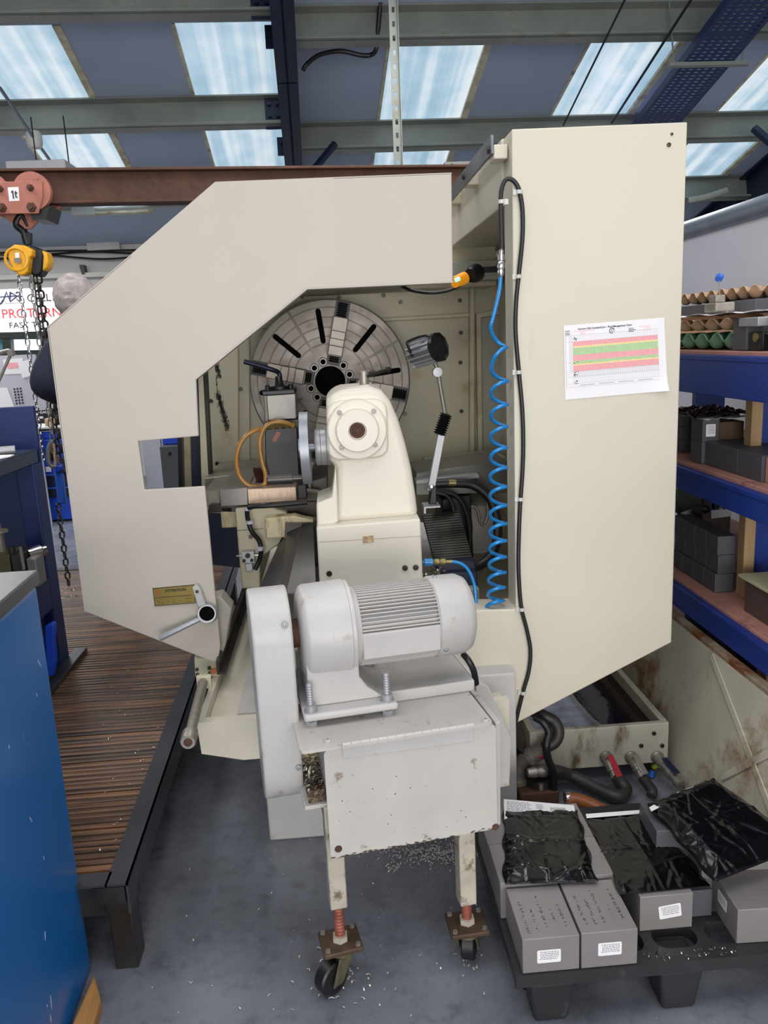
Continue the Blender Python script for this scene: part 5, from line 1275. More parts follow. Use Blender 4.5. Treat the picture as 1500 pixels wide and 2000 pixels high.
for v0, n in ((0.16, 6), (0.62, 4), (0.66, 4), (0.74, 5), (0.49, 2)):
    for k in range(n): u = U0+rnd.uniform(0.002, 0.045); v_ = v0+rnd.uniform(0, 0.05); cq(bm, u, v_, u+rnd.uniform(0.006, 0.016), v_+rnd.uniform(0.006, 0.012), 0.0013)
for k in range(4): cq(bm, 0.14+k*0.19, 0.815, 0.29+k*0.19, 0.819, 0.0013)
o_ = obj('handwriting', bm, 'ink', sh, flat=True); o_['kind'] = 'stuff'
bm = B()
for (u, v_, l) in ((0.09, 0.085, 0.2), (0.16, 0.105, 0.05), (0.16, 0.125, 0.05), (0.74, 0.09, 0.12), (0.8, 0.115, 0.06), (0.78, 0.14, 0.08)): cq(bm, u, v_, u+l, v_+0.005, 0.0012)
o_ = obj('small_print', bm, 'c_red', sh, flat=True); o_['kind'] = 'stuff'
bm = B(); c = bil(ck, 0.475, 0.115, 0.0012); add_tube(bm, [c+V(0.007*math.cos(k*0.5), 0, 0.007*math.sin(k*0.5)) for k in range(11)], 0.0009, 5)
obj('round_emblem', bm, 'ink', sh)

# ================================================================== BLACK CABLE AND BLUE COIL HOSE
cabp = [(980, 486), (979, 440), (978, 395), (980, 368), (988, 351), (1000, 351), (1011, 364), (1018, 390), (1021, 425), (1020, 470), (1014, 530), (1008, 590), (1007, 650), (1013, 722), (1020, 800), (1022, 870), (1020, 930), (1016, 985), (1013, 1060), (1013, 1120), (1018, 1185), (1029, 1230), (1036, 1270), (1033, 1310), (1022, 1350), (1012, 1390), (1005, 1425), (1007, 1452), (1022, 1470)]
t = thing('cover_cable', 'long black cable clipped down the left edge of the tall cream cover', 'cable', PY(1013, 900, YC-0.01))
obj('sheath', add_tube(B(), smooth_path([PY(x, y, YC-0.009) for x, y in cabp], 4), 0.0062, 10), 'rubber', t)
for (x, y, a) in ((1014, 375, 1), (979, 394, 0), (1013, 540, 0), (1013, 727, 0), (1017, 975, 0), (1019, 1190, 0), (1022, 1353, 0)):
    c = PY(x, y, YC-0.009); bm = B()
    add_lathe(bm, c+V(0, 0, -0.005), (0.1*a, 0, 1), [(0, 0.0085), (0.010, 0.0085)], 12)
    add_box(bm, tuple(c+V(-0.017 if x > 985 else 0.004, 0.0015, -0.007)), tuple(c+V(0.004 if x > 985 else 0.02, 0.0085, 0.007)))
    obj('cable_clip', bm, 'conduit', t)
t = thing('coil_hose', 'bright blue coiled air hose hanging inside the left edge of the tall cover', 'air hose', PY(978, 500, YC+0.02))
YHs = YC+0.03
a, b_ = PY(979, 488, YHs), PY(978, 541, YHs); ln = (b_-a).length
obj('connector', add_lathe(B(), a, b_-a, [(0, 0.007), (0.012, 0.007), (0.013, 0.010), (0.028, 0.010), (0.029, 0.007), (0.034, 0.0105), (0.05, 0.0105), (0.052, 0.008), (0.06, 0.0095), (ln-0.01, 0.0095), (ln, 0.006)], 12), 'chrome', t)
LX = [(958, 636), (960, 720), (959, 768), (959, 812), (958, 854), (958, 894), (957, 932), (957, 969), (957, 1005), (956, 1040), (956, 1072), (955, 1103), (954, 1133), (953, 1161), (950, 1186)]
pts = [PY(978, 541, YHs), PY(975, 570, YHs), PY(967, 605, YHs), PY(960, 632, YHs)]
for (a, b_) in zip(LX, LX[1:]):
    pass
hel = []
for i, ((xa, ya), (xb_, yb_)) in enumerate(zip(LX, LX[1:])):
    for k in range(20):
        u = k/20; g = 2*PI*u
        xl = xa+(xb_-xa)*u; yy = ya+(yb_-ya)*u+((yb_-ya)*0.14*math.sin(g))
        rr = 16.0 if i else 15
        c = PY(xl+rr*(1-math.cos(g)), yy, YHs+0.024*math.sin(g)); hel.append(c)
hel.append(PY(950, 1187, YHs))
obj('coil', add_tube(B(), smooth_path(pts, 6)[:-1]+hel, 0.0057, 8), 'bluehose', t, ang=80)
t = thing('air_line', 'short blue air line plugged into the right side of the tailstock', 'air line', PY(830, 1098, 2.5))
p = [PY(x, 1098-(x-826)*0.02, 2.42) for x in (826, 829, 845, 848, 856, 866, 872, 884)]
bm = B(); add_lathe(bm, p[0], p[2]-p[0], [(0, 0.005), (0.004, 0.005), (0.005, 0.012), ((p[2]-p[0]).length, 0.012), ((p[2]-p[0]).length+0.001, 0.006)], 16); obj('coupler', bm, 'bluehose', t)
bm = B(); ln = (p[7]-p[2]).length; add_lathe(bm, p[2], p[7]-p[2], [(0, 0.006), (0.006, 0.010), (0.02, 0.010), (0.022, 0.008), (0.03, 0.0105), (0.04, 0.0105), (0.042, 0.006), (ln, 0.006)], 10); obj('fitting', bm, 'brass', t)
obj('hose', add_tube(B(), smooth_path([p[7]+V(-0.004, 0, 0), PY(898, 1100, 2.41), PY(912, 1110, 2.4), PY(922, 1128, 2.39), PY(928, 1152, 2.38), PY(931, 1200, 2.37)], 6), 0.0055, 10), 'bluehose', t)

# ================================================================== SWARF CONVEYOR DRIVE (yawed 9 degrees)
AY = R(9.0); OX = V(-0.105, 1.575, 0)
ex, ey = V(math.cos(AY), math.sin(AY), 0), V(-math.sin(AY), math.cos(AY), 0)
def U(px, py, yl): return PP(px, py, OX+ey*yl, ey)
def W(xl, yl, z): return OX+ex*xl+ey*yl+V(0, 0, z)
def ul(px, py, yl): q = U(px, py, yl)-OX; return q.dot(ex), q.z
UM = Matrix(((ex.x, ey.x, 0, OX.x), (ex.y, ey.y, 0, OX.y), (0, 0, 1, 0), (0, 0, 0, 1)))
def ubox(lo, hi): return add_box(B(), lo, hi, UM)
def uslab(px, yl, th): return add_prism(B(), [U(x, y, yl) for x, y in px], ey*th)
cv = thing('chip_conveyor', 'light grey wheeled chip conveyor drive box with a hinged front flap', 'chip conveyor', OX, AY)
bx0, bzt = ul(632, 1467, 0); bx1, _ = ul(968, 1412, 0); _, bzb = ul(655, 1675, 0); _, bzb2 = ul(975, 1618, 0); bzb = (bzb+bzb2)/2
bzt = ul(800, 1440, 0)[1]
# body shell, front flap, hinge, lid
obj('box_body', ubox((bx0+0.006, 0.004, bzb+0.004), (bx1-0.004, 0.32, bzt)), 'lgrey_rust', cv, 0.003)
fl = obj('front_flap', add_prism(B(), [W((bx0+bx1)/2+x, 0, (bzb+bzt)/2+z) for x, z in rrect(bx1-bx0, bzt-bzb, 0.012)], ey*0.004), 'lgrey_rust', cv)
bm = B()
for (x, y) in ((661, 1658), (968, 1615)):
    c = U(x, y, -0.0005); add_lathe(bm, c+ey*0.0, -ey, [(0, 0.0085), (0.0015, 0.008), (0.0015, 0.0055), (0.0005, 0.005), (0.0005, 0)], 18)
obj('rusted_hole', bm, 'rusty', fl)
bm = B()
rnd = random.Random(8)
for k in range(60):   # rust blooms along the lower edge and left edge
    u = rnd.random(); x = bx0+(bx1-bx0)*u; s = rnd.uniform(0.002, 0.006)
    c = W(x, -0.0006, bzb+abs(rnd.gauss(0.001, 0.0018))); add_prism(bm, [c-ex*s, c-V(0, 0, s*0.22), c+ex*s*1.3, c+V(0, 0, s*0.35)], ey*0.0005)
for k in range(16):
    c = U(rnd.uniform(640, 960), rnd.uniform(1500, 1640), -0.0006); s = rnd.uniform(0.0006, 0.0018); add_prism(bm, [c-ex*s, c-V(0, 0, s), c+ex*s, c+V(0, 0, s)], ey*0.0004)
o_ = obj('rust_chips', bm, 'rusty', fl, flat=True, label='rust along the bottom edge'); o_['kind'] = 'stuff'
hx0, hz = ul(668, 1452, -0.004); hx1, hz1 = ul(925, 1418, -0.004); hz = (hz+hz1)/2
h = obj('piano_hinge', add_lathe(B(), W(hx0, -0.005, hz), ex, sum([[(q*(hx1-hx0)/15+0.0005, 0.0052), ((q+1)*(hx1-hx0)/15-0.0008, 0.0052), ((q+1)*(hx1-hx0)/15-0.0004, 0.004)] for q in range(15)], []), 12), 'lgrey', cv)
leaf = [(668, 1456), (925, 1421), (926, 1444), (922, 1448), (674, 1482), (669, 1479)]
obj('hinge_leaf', uslab(leaf, -0.003, 0.003), 'lgrey', cv, 0.001)
bm = B()
for (u0, u1) in ((0.0, 0.1), (0.13, 0.2), (0.72, 0.78)):
    xa, xb_ = hx0+(hx1-hx0)*u0, hx0+(hx1-hx0)*u1; add_prism(bm, [W(xa, -0.0035, hz-0.004), W(xb_, -0.0035, hz-0.004), W(xb_*0.9+xa*0.1, -0.0035, hz-0.008), W(xa, -0.0035, hz-0.007)], ey*0.0005)
obj('hinge_rust', bm, 'rusty', cv, flat=True, label='rust on the hinge')
zl_ = bzt+0.004
lx0 = (PZ(585, 1466, zl_)-OX).dot(ex); lx1 = (PZ(962, 1414, zl_)-OX).dot(ex); lyb = (PZ(930, 1352, zl_)-OX).dot(ey)
obj('lid_plate', add_prism(B(), [W((lx0+lx1)/2+x, lyb/2-0.006+y+0.03, zl_) for x, y in rrect(lx1-lx0, lyb+0.07, 0.012)], (0, 0, 0.006)), 'lgrey_rust', cv)
bm = B()
for (x, y) in ((640, 1448), (948, 1408)): add_bolt(bm, PZ(x, y, zl_+0.006), (0, 0, 1), 0.008, 0.006)
obj('lid_bolt', bm, 'lgrey', cv)
# raised motor platform behind the lid
zp = zl_+0.035
pA, pB = (PZ(826, 1372, zl_)-OX), (PZ(926, 1352, zl_)-OX)
py0 = (pA.dot(ey)+pB.dot(ey))/2
obj('motor_platform', ubox((0.10, py0, zl_+0.006), (pB.dot(ex), py0+0.3, zp)), 'lgrey', cv, 0.004)
# side housing right and behind
so = [(930, 1330), (955, 1342), (1000, 1440), (996, 1536), (960, 1542), (930, 1542)]
obj('side_housing', uslab(so, 0.33, 0.35), 'lgrey', cv, 0.004)
obj('side_flange', uslab([(968, 1412), (978, 1410), (978, 1610), (972, 1614)], 0.1, 0.2), 'lgrey', cv, 0.002)
obj('rear_body', ubox((bx0+0.06, 0.33, bzb-0.1), (bx1+0.02, 0.62, bzt-0.02)), 'lgrey', cv, 0.004)
# belt guard: flat obround case
YG0 = 0.13
gx0 = (ul(480, 1200, YG0)[0]+ul(527, 1560, YG0)[0])/2; gx1 = (ul(566, 1200, YG0)[0]+ul(600, 1560, YG0)[0])/2
gzb = ul(560, 1566, YG0+0.05)[1]; gzt = ul(520, 1150, YG0+0.10)[1]
rg = 0.105; gy = YG0+rg
pts = []
for k in range(17): a = R(180*k/16); pts.append((gy+rg*math.cos(a), gzt-rg+rg*math.sin(a)))
for k in range(17): a = R(180+180*k/16); pts.append((gy+rg*math.cos(a), gzb+rg+rg*math.sin(a)))
bg = obj('belt_guard', add_prism(B(), [W(gx0, y, z) for y, z in pts], ex*(gx1-gx0)), 'lgrey', cv, 0.006, seg=3)
bm = B()
for (x, y) in ((556, 1221), (583, 1498)):
    add_bolt(bm, U(x, y, YG0), -ey, 0.0075, 0.006)
obj('dome_screw', bm, 'alu', bg)
# outlet chamber with trapped chips
obj('outlet_ledge', ubox((gx1-0.01, 0.05, ul(620, 1572, 0.05)[1]-0.01), (bx0+0.03, 0.3, ul(620, 1572, 0.05)[1])), 'lgrey_rust', cv, 0.002)
zo = ul(620, 1572, 0.05)[1]
obj('outlet_wall', ubox((gx1-0.005, 0.18, zo), (bx0+0.01, 0.2, bzt)), 'cream_stain', cv)
rnd = random.Random(4); sp = []
for k in range(260):
    q = W(rnd.uniform(gx1+0.002, bx0+0.004), rnd.uniform(0.06, 0.17), 0); hgt = 0.03+0.11*((q-OX).dot(ey)-0.06)/0.11
    sp.append((q.x, q.y, zo+rnd.uniform(0.0, max(0.01, hgt)), 0.012))
stuff_chips('trapped_chips', sp, 'swarf', 6, None, None, cv)
bm = B(); add_prism(bm, [W(gx1+0.001, 0.06, zo+0.001), W(bx0+0.004, 0.06, zo+0.001), W(bx0+0.004, 0.178, zo+0.001), W(gx1+0.001, 0.178, zo+0.001)], (0, 0, 0.03)); obj('chip_bed', bm, 'swarf_b', cv)
# legs with jacking screws and swivel castors
def castor_leg(plx, pcx, top, ztop_, wheel, ang):
    pc = PZ(*plx, 0.115)                       # plate centre
    lt = (pc-OX); xl, yl = lt.dot(ex), max(0.034, lt.dot(ey))
    lz = ztop_
    w_ = 0.02
    lg = obj('leg', ubox((xl-w_, yl-w_, lz), (xl+w_, yl+w_, bzb+top)), 'leg', cv, 0.003)
    bm = B(); n = 11
    prof_ = []
    for k in range(n): prof_ += [((lz-0.12)*k/n, 0.0105), ((lz-0.12)*(k+0.5)/n, 0.0125)]
    add_lathe(bm, W(xl, yl, 0.12), (0, 0, 1), prof_, 14); obj('jacking_screw', bm, 'rustscrew', lg)
    obj('jam_nut', add_lathe(B(), W(xl, yl, 0.12), (0, 0, 1), [(0, 0.019), (0.014, 0.019)], 6), 'leg', lg)
    mx = Matrix.Translation(W(xl, yl, 0)) @ Matrix.Rotation(R(ang), 4, 'Z')
    pl_ = obj('castor_plate', add_box(B(), (-0.047, -0.042, 0.108), (0.047, 0.042, 0.12), mx), mat('rusty_brown_plate', '#54402f', 0.6, 0.3, var=0.25, vs=30, bump=0.15), lg, 0.003)
    for sx_ in (-1, 1):
        for sy_ in (-1, 1): bm = B(); add_bolt(bm, mx @ V(sx_*0.036, sy_*0.031, 0.12), (0, 0, 1), 0.0065, 0.006, False); obj('plate_bolt', bm, 'galv', pl_)
    cw = wheel; mx = Matrix.Translation(W(xl, yl, 0)) @ Matrix.Rotation(R(ang+wheel[2]), 4, 'Z')
    bm = B(); add_lathe(bm, mx @ V(0, 0, 0.108), (0, 0, -1), [(0, 0.03), (0.014, 0.032), (0.018, 0.02)], 18)
    for s in (-1, 1):
        add_prism(bm, [mx @ V(s*0.022+cw[0]*0, -0.025, 0.095), mx @ V(s*0.022, 0.025, 0.095), mx @ V(s*0.022+cw[0], 0.014+cw[1], 0.03), mx @ V(s*0.022+cw[0], -0.014+cw[1], 0.03)], mx.to_3x3() @ V(s*0.004, 0, 0))
    obj('castor_fork', bm, mat('olive_fork', '#6d6750', 0.5, 0.4, var=0.25, vs=30), lg, 0.001)
    d = (mx.to_3x3() @ V(1, 0, 0))
    c = mx @ V(cw[0], cw[1], 0.041)
    obj('castor_wheel', add_lathe(B(), c-d*0.017, d, [(0, 0.02), (0, 0.036), (0.004, 0.041), (0.03, 0.041), (0.034, 0.036), (0.034, 0.02)], 28), 'rubber', lg)
    return lg
zlg = PY(665, 1765, PZ(663, 1838, .115).y).z
castor_leg((665, 1838), None, 0.10, zlg, (0.0, -0.034, -62), 12)
castor_leg((921, 1823), None, 0.01, PY(908, 1778, PZ(921, 1823, .115).y).z, (0.0, -0.03, 160), 4)

# ------------------------------------------------------------------ geared motor on the conveyor
gm = thing('gear_motor', 'silver grey geared electric motor with a finned barrel on the conveyor box', 'motor', W(0.2, 0.2, zl_))
_, zc1 = ul(645, 1240, 0.2); xg0, _ = ul(594, 1240, 0.1); xg1, _ = ul(708, 1225, 0.1)
ztop_g = ul(645, 1142, 0.2)[1]
rgb = 0.113; yax = 0.215; zax = ztop_g-rgb
def rev(prof, seg=48, caps=True): return add_lathe(B(), W(0, yax, zax), ex, prof, seg, 0, caps)
obj('gearbox', rev([(xg0-0.002, 0.06), (xg0, rgb-0.02), (xg0+0.008, rgb-0.004), (xg0+0.016, rgb), (xg1-0.022, rgb+0.002), (xg1-0.02, rgb-0.001), (xg1-0.012, rgb-0.001), (xg1-0.011, rgb-0.014), (xg1+0.004, rgb-0.02)]), 'lgrey', gm)
xm1, _ = ul(858, 1205, 0.14); xe, _ = ul(916, 1210, yax)
rm = 0.083
obj('barrel', rev([(xg1, rm), (xm1, rm)], 48), 'lgrey', gm)
bm = B()
for k in range(64):
    a = 2*PI*k/64
    if -0.55 < math.sin(a) < 0.12 and math.cos(a) < 0: continue
    r_ = -ey*(-math.cos(a))+V(0, 0, math.sin(a)); tt = ex.cross(r_)
    c = W(xg1+0.004, yax, zax)
    add_prism(bm, [c+r_*(rm-0.002)-tt*0.0016, c+r_*(rm+0.012)-tt*0.0011, c+r_*(rm+0.012)+tt*0.0011, c+r_*(rm-0.002)+tt*0.0016], ex*(xm1-xg1-0.006))
fin = obj('cooling_fins', bm, 'lgrey', gm, flat=True)
pz0, pz1 = zax-0.062, zax+0.012
obj('terminal_panel', ubox((xg1+0.002, yax-rm-0.012, pz0+0.01), (xm1-0.002, yax-rm+0.03, pz1)), 'lgrey', gm, 0.004)
obj('fan_cover', rev([(xm1-0.004, rm+0.011), (xm1, rm+0.016), (xe-0.03, rm+0.015), (xe-0.012, rm+0.006), (xe-0.003, rm-0.012), (xe, rm-0.03), (xe, 0)], 48), 'lgrey', gm)
bm = B()
for a in (-35, 88): r_ = ey*-math.cos(R(a))+V(0, 0, math.sin(R(a))); add_bolt(bm, W(xm1+0.012, yax, zax)+r_*(rm+0.015), r_, 0.006, 0.005)
obj('cover_screw', bm, 'alu', gm)
# pedestal foot with studs
_, zf = ul(650, 1385, 0.08)
fz0, fz1 = zl_+0.022, zl_+0.04
ft = [(600, 1300), (600, 1372), (776, 1348), (776, 1342), (745, 1347), (722, 1330), (706, 1302), (704, 1260), (600, 1260)]
fx0 = ul(600, 1300, 0.105)[0]; fx1 = ul(704, 1300, 0.105)[0]
bm = B()
prof = [(fx0, zax), (fx0, fz1), (fx1+0.07, fz1), (fx1+0.045, fz1+0.008), (fx1+0.018, fz1+0.03), (fx1, fz1+0.058), (fx1, zax)]
add_prism(bm, [W(x, yax-0.09, z) for x, z in prof], ey*0.18)
obj('pedestal', bm, 'lgrey', gm, 0.008, seg=3)
bp0, bp1 = ul(593, 1390, 0.09)[0], ul(777, 1365, 0.09)[0]
obj('base_plate', ubox((bp0, yax-0.13, fz0), (bp1, yax+0.12, fz1)), 'lgrey', gm, 0.006)
for (xx, yy) in ((bp0+0.018, yax-0.11), (bp1-0.022, yax-0.11), (bp0+0.018, yax+0.1), (bp1-0.022, yax+0.1)):
    bm = B(); prof_ = []
    for k in range(10): prof_ += [(k*0.0062, 0.0064), (k*0.0062+0.003, 0.0076)]
    add_lathe(bm, W(xx, yy, fz1+0.004), (0, 0, 1), prof_+[(0.064, 0.005)], 14)
    add_lathe(bm, W(xx, yy, fz1), (0, 0, 1), [(0, 0.016), (0.003, 0.016), (0.0032, 0.0125), (0.016, 0.0125)], 18)
    add_lathe(bm, W(xx, yy, zl_+0.006), (0, 0, 1), [(0, 0.0135), (0.012, 0.0135), (0.0125, 0.009), (0.022, 0.009)], 6)
    obj('stud', bm, 'alu', gm)
obj('output_shaft', rev([(gx1-0.02, 0.024), (gx1+0.004, 0.024), (gx1+0.004, 0.034), (xg0, 0.034)], 24), 'rusty', gm)
obj('motor_cable', add_tube(B(), smooth_path([U(905, 1278, 0.22), U(915, 1290, 0.2), U(925, 1310, 0.2), U(930, 1335, 0.22)], 6), 0.008, 10), 'rubber', gm)
# ================================================================== PALLET WITH GRAPHITE BLOCKS
ZP = 0.14
pc0 = PZ(1008, 1908, ZP)
PX0, PY0 = pc0.x, pc0.y; PW, PD = 0.8, 0.6
pal = thing('pallet', 'black plastic pallet with rounded openings carrying graphite blocks', 'pallet', (PX0, PY0, 0))
def cell(bm, x0, x1, y0, y1, mx_, my_, z0, z1, hole=True):
    """deck cell with a rounded opening"""
    cx, cy = (x0+x1)/2, (y0+y1)/2; w_, h_ = x1-x0, y1-y0
    inn = rrect(w_-2*mx_, h_-2*my_, min(0.03, (w_-2*mx_)/2.2, (h_-2*my_)/2.2), 5)
    out_ = []
    for (x, y) in inn:
        s = max(abs(x)/(w_/2), abs(y)/(h_/2)); out_.append((x/s, y/s))
    # snap the outline's corners
    n = len(inn)
    for q in range(4):
        k = q*6+3; sx_, sy_ = ((1, 1), (-1, 1), (-1, -1), (1, -1))[q]; out_[k-1] = (sx_*w_/2, sy_*h_/2)
    T1 = [bm.verts.new((cx+x, cy+y, z1)) for x, y in out_]; T2 = [bm.verts.new((cx+x, cy+y, z1)) for x, y in inn]
    B1 = [bm.verts.new((cx+x, cy+y, z0)) for x, y in out_]; B2 = [bm.verts.new((cx+x, cy+y, z0)) for x, y in inn]
    for k in range(n):
        j = (k+1) % n
        for f in ((T1[k], T1[j], T2[j], T2[k]), (T2[k], T2[j], B2[j], B2[k]), (B1[k], B2[k], B2[j], B1[j]), (T1[k], B1[k], B1[j], T1[j])):
            try: bm.faces.new(f)
            except ValueError: pass
bm = B()
xs = [0, 0.02, 0.235, 0.32, 0.445, 0.565, 0.675, 0.78, 0.8]
ysx = [0.0, 0.024, 0.125, 0.24, 0.36, 0.48, 0.575, 0.6]
for i in range(len(xs)-1):
    for j in range(len(ysx)-1):
        x0, x1, y0, y1 = PX0+xs[i], PX0+xs[i+1], PY0+ysx[j], PY0+ysx[j+1]
        if i in (0, len(xs)-2) or j in (0, len(ysx)-2) or i == 1: add_box(bm, (x0, y0, ZP-0.03), (x1, y1, ZP))
        elif i == 3 and j == 2: add_box(bm, (x0, y0, ZP-0.03), (x1, y1, ZP)) if False else cell(bm, x0, x1, y0, y1, 0.012, 0.006, ZP-0.03, ZP)
        else: cell(bm, x0, x1, y0, y1, 0.012, 0.016, ZP-0.03, ZP)
bmesh.ops.remove_doubles(bm, verts=bm.verts, dist=1e-5)
obj('deck', bm, 'pallet', pal)
bm = B()
add_prism(bm, [V(PX0, PY0, ZP-0.03), V(PX0+PW, PY0, ZP-0.03), V(PX0+PW, PY0+0.012, ZP-0.04), V(PX0, PY0+0.012, ZP-0.04)], (0, 0.012, 0))
add_prism(bm, [V(PX0, PY0, ZP-0.03), V(PX0, PY0+PD, ZP-0.03), V(PX0+0.012, PY0+PD, ZP-0.04), V(PX0+0.012, PY0, ZP-0.04)], (0.012, 0, 0))
add_box(bm, (PX0+0.02, PY0+PD-0.03, ZP-0.06), (PX0+PW, PY0+PD, ZP-0.03))
obj('skirt', bm, 'pallet', pal)
def foot(cx, cy):
    bm = B(); w1, w0 = 0.05, 0.038; zt_ = ZP-0.03
    a = [V(cx-w1, cy-w1, zt_), V(cx+w1, cy-w1, zt_), V(cx+w1, cy+w1, zt_), V(cx-w1, cy+w1, zt_)]; b_ = [V(cx-w0, cy-w0, 0), V(cx+w0, cy-w0, 0), V(cx+w0, cy+w0, 0), V(cx-w0, cy+w0, 0)]
    va = [bm.verts.new(p) for p in a]; vb = [bm.verts.new(p) for p in b_]
    bm.faces.new(va); bm.faces.new(vb)
    for k in range(4): bm.faces.new((va[k], va[(k+1) % 4], vb[(k+1) % 4], vb[k]))
    return bm
f1, f2 = PZ(1068, 1968, 0.0), PZ(1306, 1950, 0.0)
for cx in (f1.x, f2.x+0.01, PX0+PW-0.08):
    for cy in (PY0+0.056, PY0+0.30, PY0+0.52): obj('foot', foot(cx, cy), 'pallet', pal, 0.008)

GR = 'graphite blocks on the pallet'
def sticker(par, x, z, w_, h_, y, lines=5, rot=0.0, face='front'):
    bm = B()
    for (px_, pz_) in (): pass
    pts = rrect(w_, h_, 0.003, 3)
    if face == 'front': mp = lambda a, b_, o: V(x+a, y-o, z+b_)
    else: mp = lambda a, b_, o: V(y-o, x-a, z+b_)
    dirv = V(0, 0.0004, 0) if face == 'front' else V(0.0004, 0, 0)
    add_prism(bm, [mp(a*math.cos(rot)-b_*math.sin(rot), a*math.sin(rot)+b_*math.cos(rot), 0.0005) for a, b_ in pts], dirv)
    s = obj('label_sticker', bm, 'paper', par, local=True, label='white printed sticker')
    bm = B(); rnd = random.Random(int(abs(x*1000))+3)
    for k in range(lines):
        b0 = h_*0.32-k*h_*0.68/lines; a0 = -w_*0.40+rnd.uniform(0, 0.004)
        while a0 < w_*0.36:
            l = rnd.uniform(0.002, 0.007)
            q = [(a0, b0), (min(a0+l, w_*0.42), b0), (min(a0+l, w_*0.42), b0+h_*0.055), (a0, b0+h_*0.055)]
            add_prism(bm, [mp(a*math.cos(rot)-b_*math.sin(rot), a*math.sin(rot)+b_*math.cos(rot), 0.0009) for a, b_ in q], dirv*0.3); a0 += l+0.0014
    obj('print', bm, 'ink_g', s, local=True, flat=True)
def gblock(x0, x1, y0, y1, z0, z1, label, rz=0.0, m='graph', stick=None, scrib=0, group=GR):
    t = thing('graphite_block', label, 'block', (x0, y0, z0), rz, group)
    b_ = obj('body', add_box(B(), (0, 0, 0), (x1-x0, y1-y0, z1-z0)), m, t, 0.0015, local=True)
    if stick: sticker(b_, *stick)
    if scrib:
        rnd = random.Random(scrib); bm = B(); w_, d_ = x1-x0, y1-y0
        for r in range(5):   # lines of pen marks running front to back on the top face
            y = d_*rnd.uniform(0.08, 0.2); x = w_*(0.12+0.17*r); yend = d_*rnd.uniform(0.5, 0.86)
            if r == 3: y, yend = d_*0.3, d_*0.5
            while y < yend:
                n_ = rnd.randint(3, 5); p = [V(x+rnd.uniform(0, 0.008), y+0.004*rnd.random(), z1-z0+0.0003) for q in range(n_)]
                add_tube(bm, smooth_path(p, 2), 0.00045, 4); y += rnd.choice((0.005, 0.0055, 0.011))
        obj('handwriting', bm, 'ink', b_, local=True)
    return t
def fb_(bl, br, tl): a, b_ = PZ(*bl, ZP), PZ(*br, ZP); h = PY(*tl, a.y).z; return a, b_, h
aA, bA, hA = fb_((1021, 1903), (1133, 1894), (1020, 1836))
aB, bB, hB = fb_((1134, 1893), (1245, 1884), (1132, 1824))
z0 = ZP+0.001
gblock(aA.x, bA.x-0.001, aA.y, aA.y+0.165, z0, hA, 'graphite block with white sticker at the front left corner of the pallet', 0, 'graph', ((bA.x-aA.x)*0.46, (hA-z0)*0.46, 0.052, 0.032, 0.0), 21)
gblock(aB.x+0.0015, bB.x, aB.y, aB.y+0.165, z0, hB, 'graphite block with sticker and pen marks, second from the left of the pallet front', 0, 'graph', ((bB.x-aB.x)*0.5, (hB-z0)*0.5, 0.052, 0.032, 0.0), 33)
aC, bC, hC = fb_((1249, 1820), (1351, 1810), (1247, 1753))
gblock(aC.x, bC.x, aC.y, aC.y+0.17, z0, hC, 'graphite block with tilted sticker poking out under the middle black bag', 0, 'graph', ((bC.x-aC.x)*0.57, (hC-z0)*0.52, 0.052, 0.034, 0.0, 5, 0.12))
aD, bD, hD = fb_((1438, 1844), (1500, 1838), (1438, 1778))
gblock(aD.x, aD.x+0.17, aD.y, aD.y+0.13, z0, hD, 'graphite block with a sticker on its end at the right of the pallet', R(-2), 'graph', (0.075, (hD-z0)*0.6, 0.045, 0.03, -0.0002, 5, 0.0, 'side'))
yE = aA.y+0.172
zE = hA+0.022
gblock(PX0+0.004, aA.x+0.126, yE, yE+0.15, z0, zE-0.012, 'graphite block behind the front left block, under the left black bag')
gblock(aA.x+0.130, aA.x+0.262, yE, yE+0.15, z0, zE-0.012, 'graphite block under the front right half of the left black bag')
gblock(PX0+0.004, aA.x+0.126, yE+0.152, yE+0.30, z0, zE-0.012, 'graphite block at the back left corner of the pallet beneath the left bag')
gblock(aA.x+0.130, aA.x+0.262, yE+0.152, yE+0.30, z0, zE-0.012, 'graphite block showing just behind the paper sheets of the left bag', 0, 'graph')
gblock(aC.x-0.005, aC.x+0.13, aC.y+0.175, aC.y+0.33, z0, hC, 'graphite block hidden below the back of the middle black bag', 0)
gblock(aC.x+0.135, aC.x+0.185, aC.y+0.03, aC.y+0.2, z0, hC-0.02, 'narrow dark graphite block in the gap right of the tilted sticker block', 0, 'graph_d')
xG = PZ(1247, 1560, 0.30).x; yG = PZ(1247, 1560, 0.30).y
gblock(aD.x-0.02, aD.x+0.17, aD.y+0.135, aD.y+0.30, z0, hD+0.03, 'graphite block under the right black bag with its bare front edge showing', R(-4), 'graph')
gblock(xG, xG+0.2, yG-0.12, yG+0.01, z0, 0.285, 'graphite block standing behind the middle bag and under the right bag', R(-3), 'graph_d')

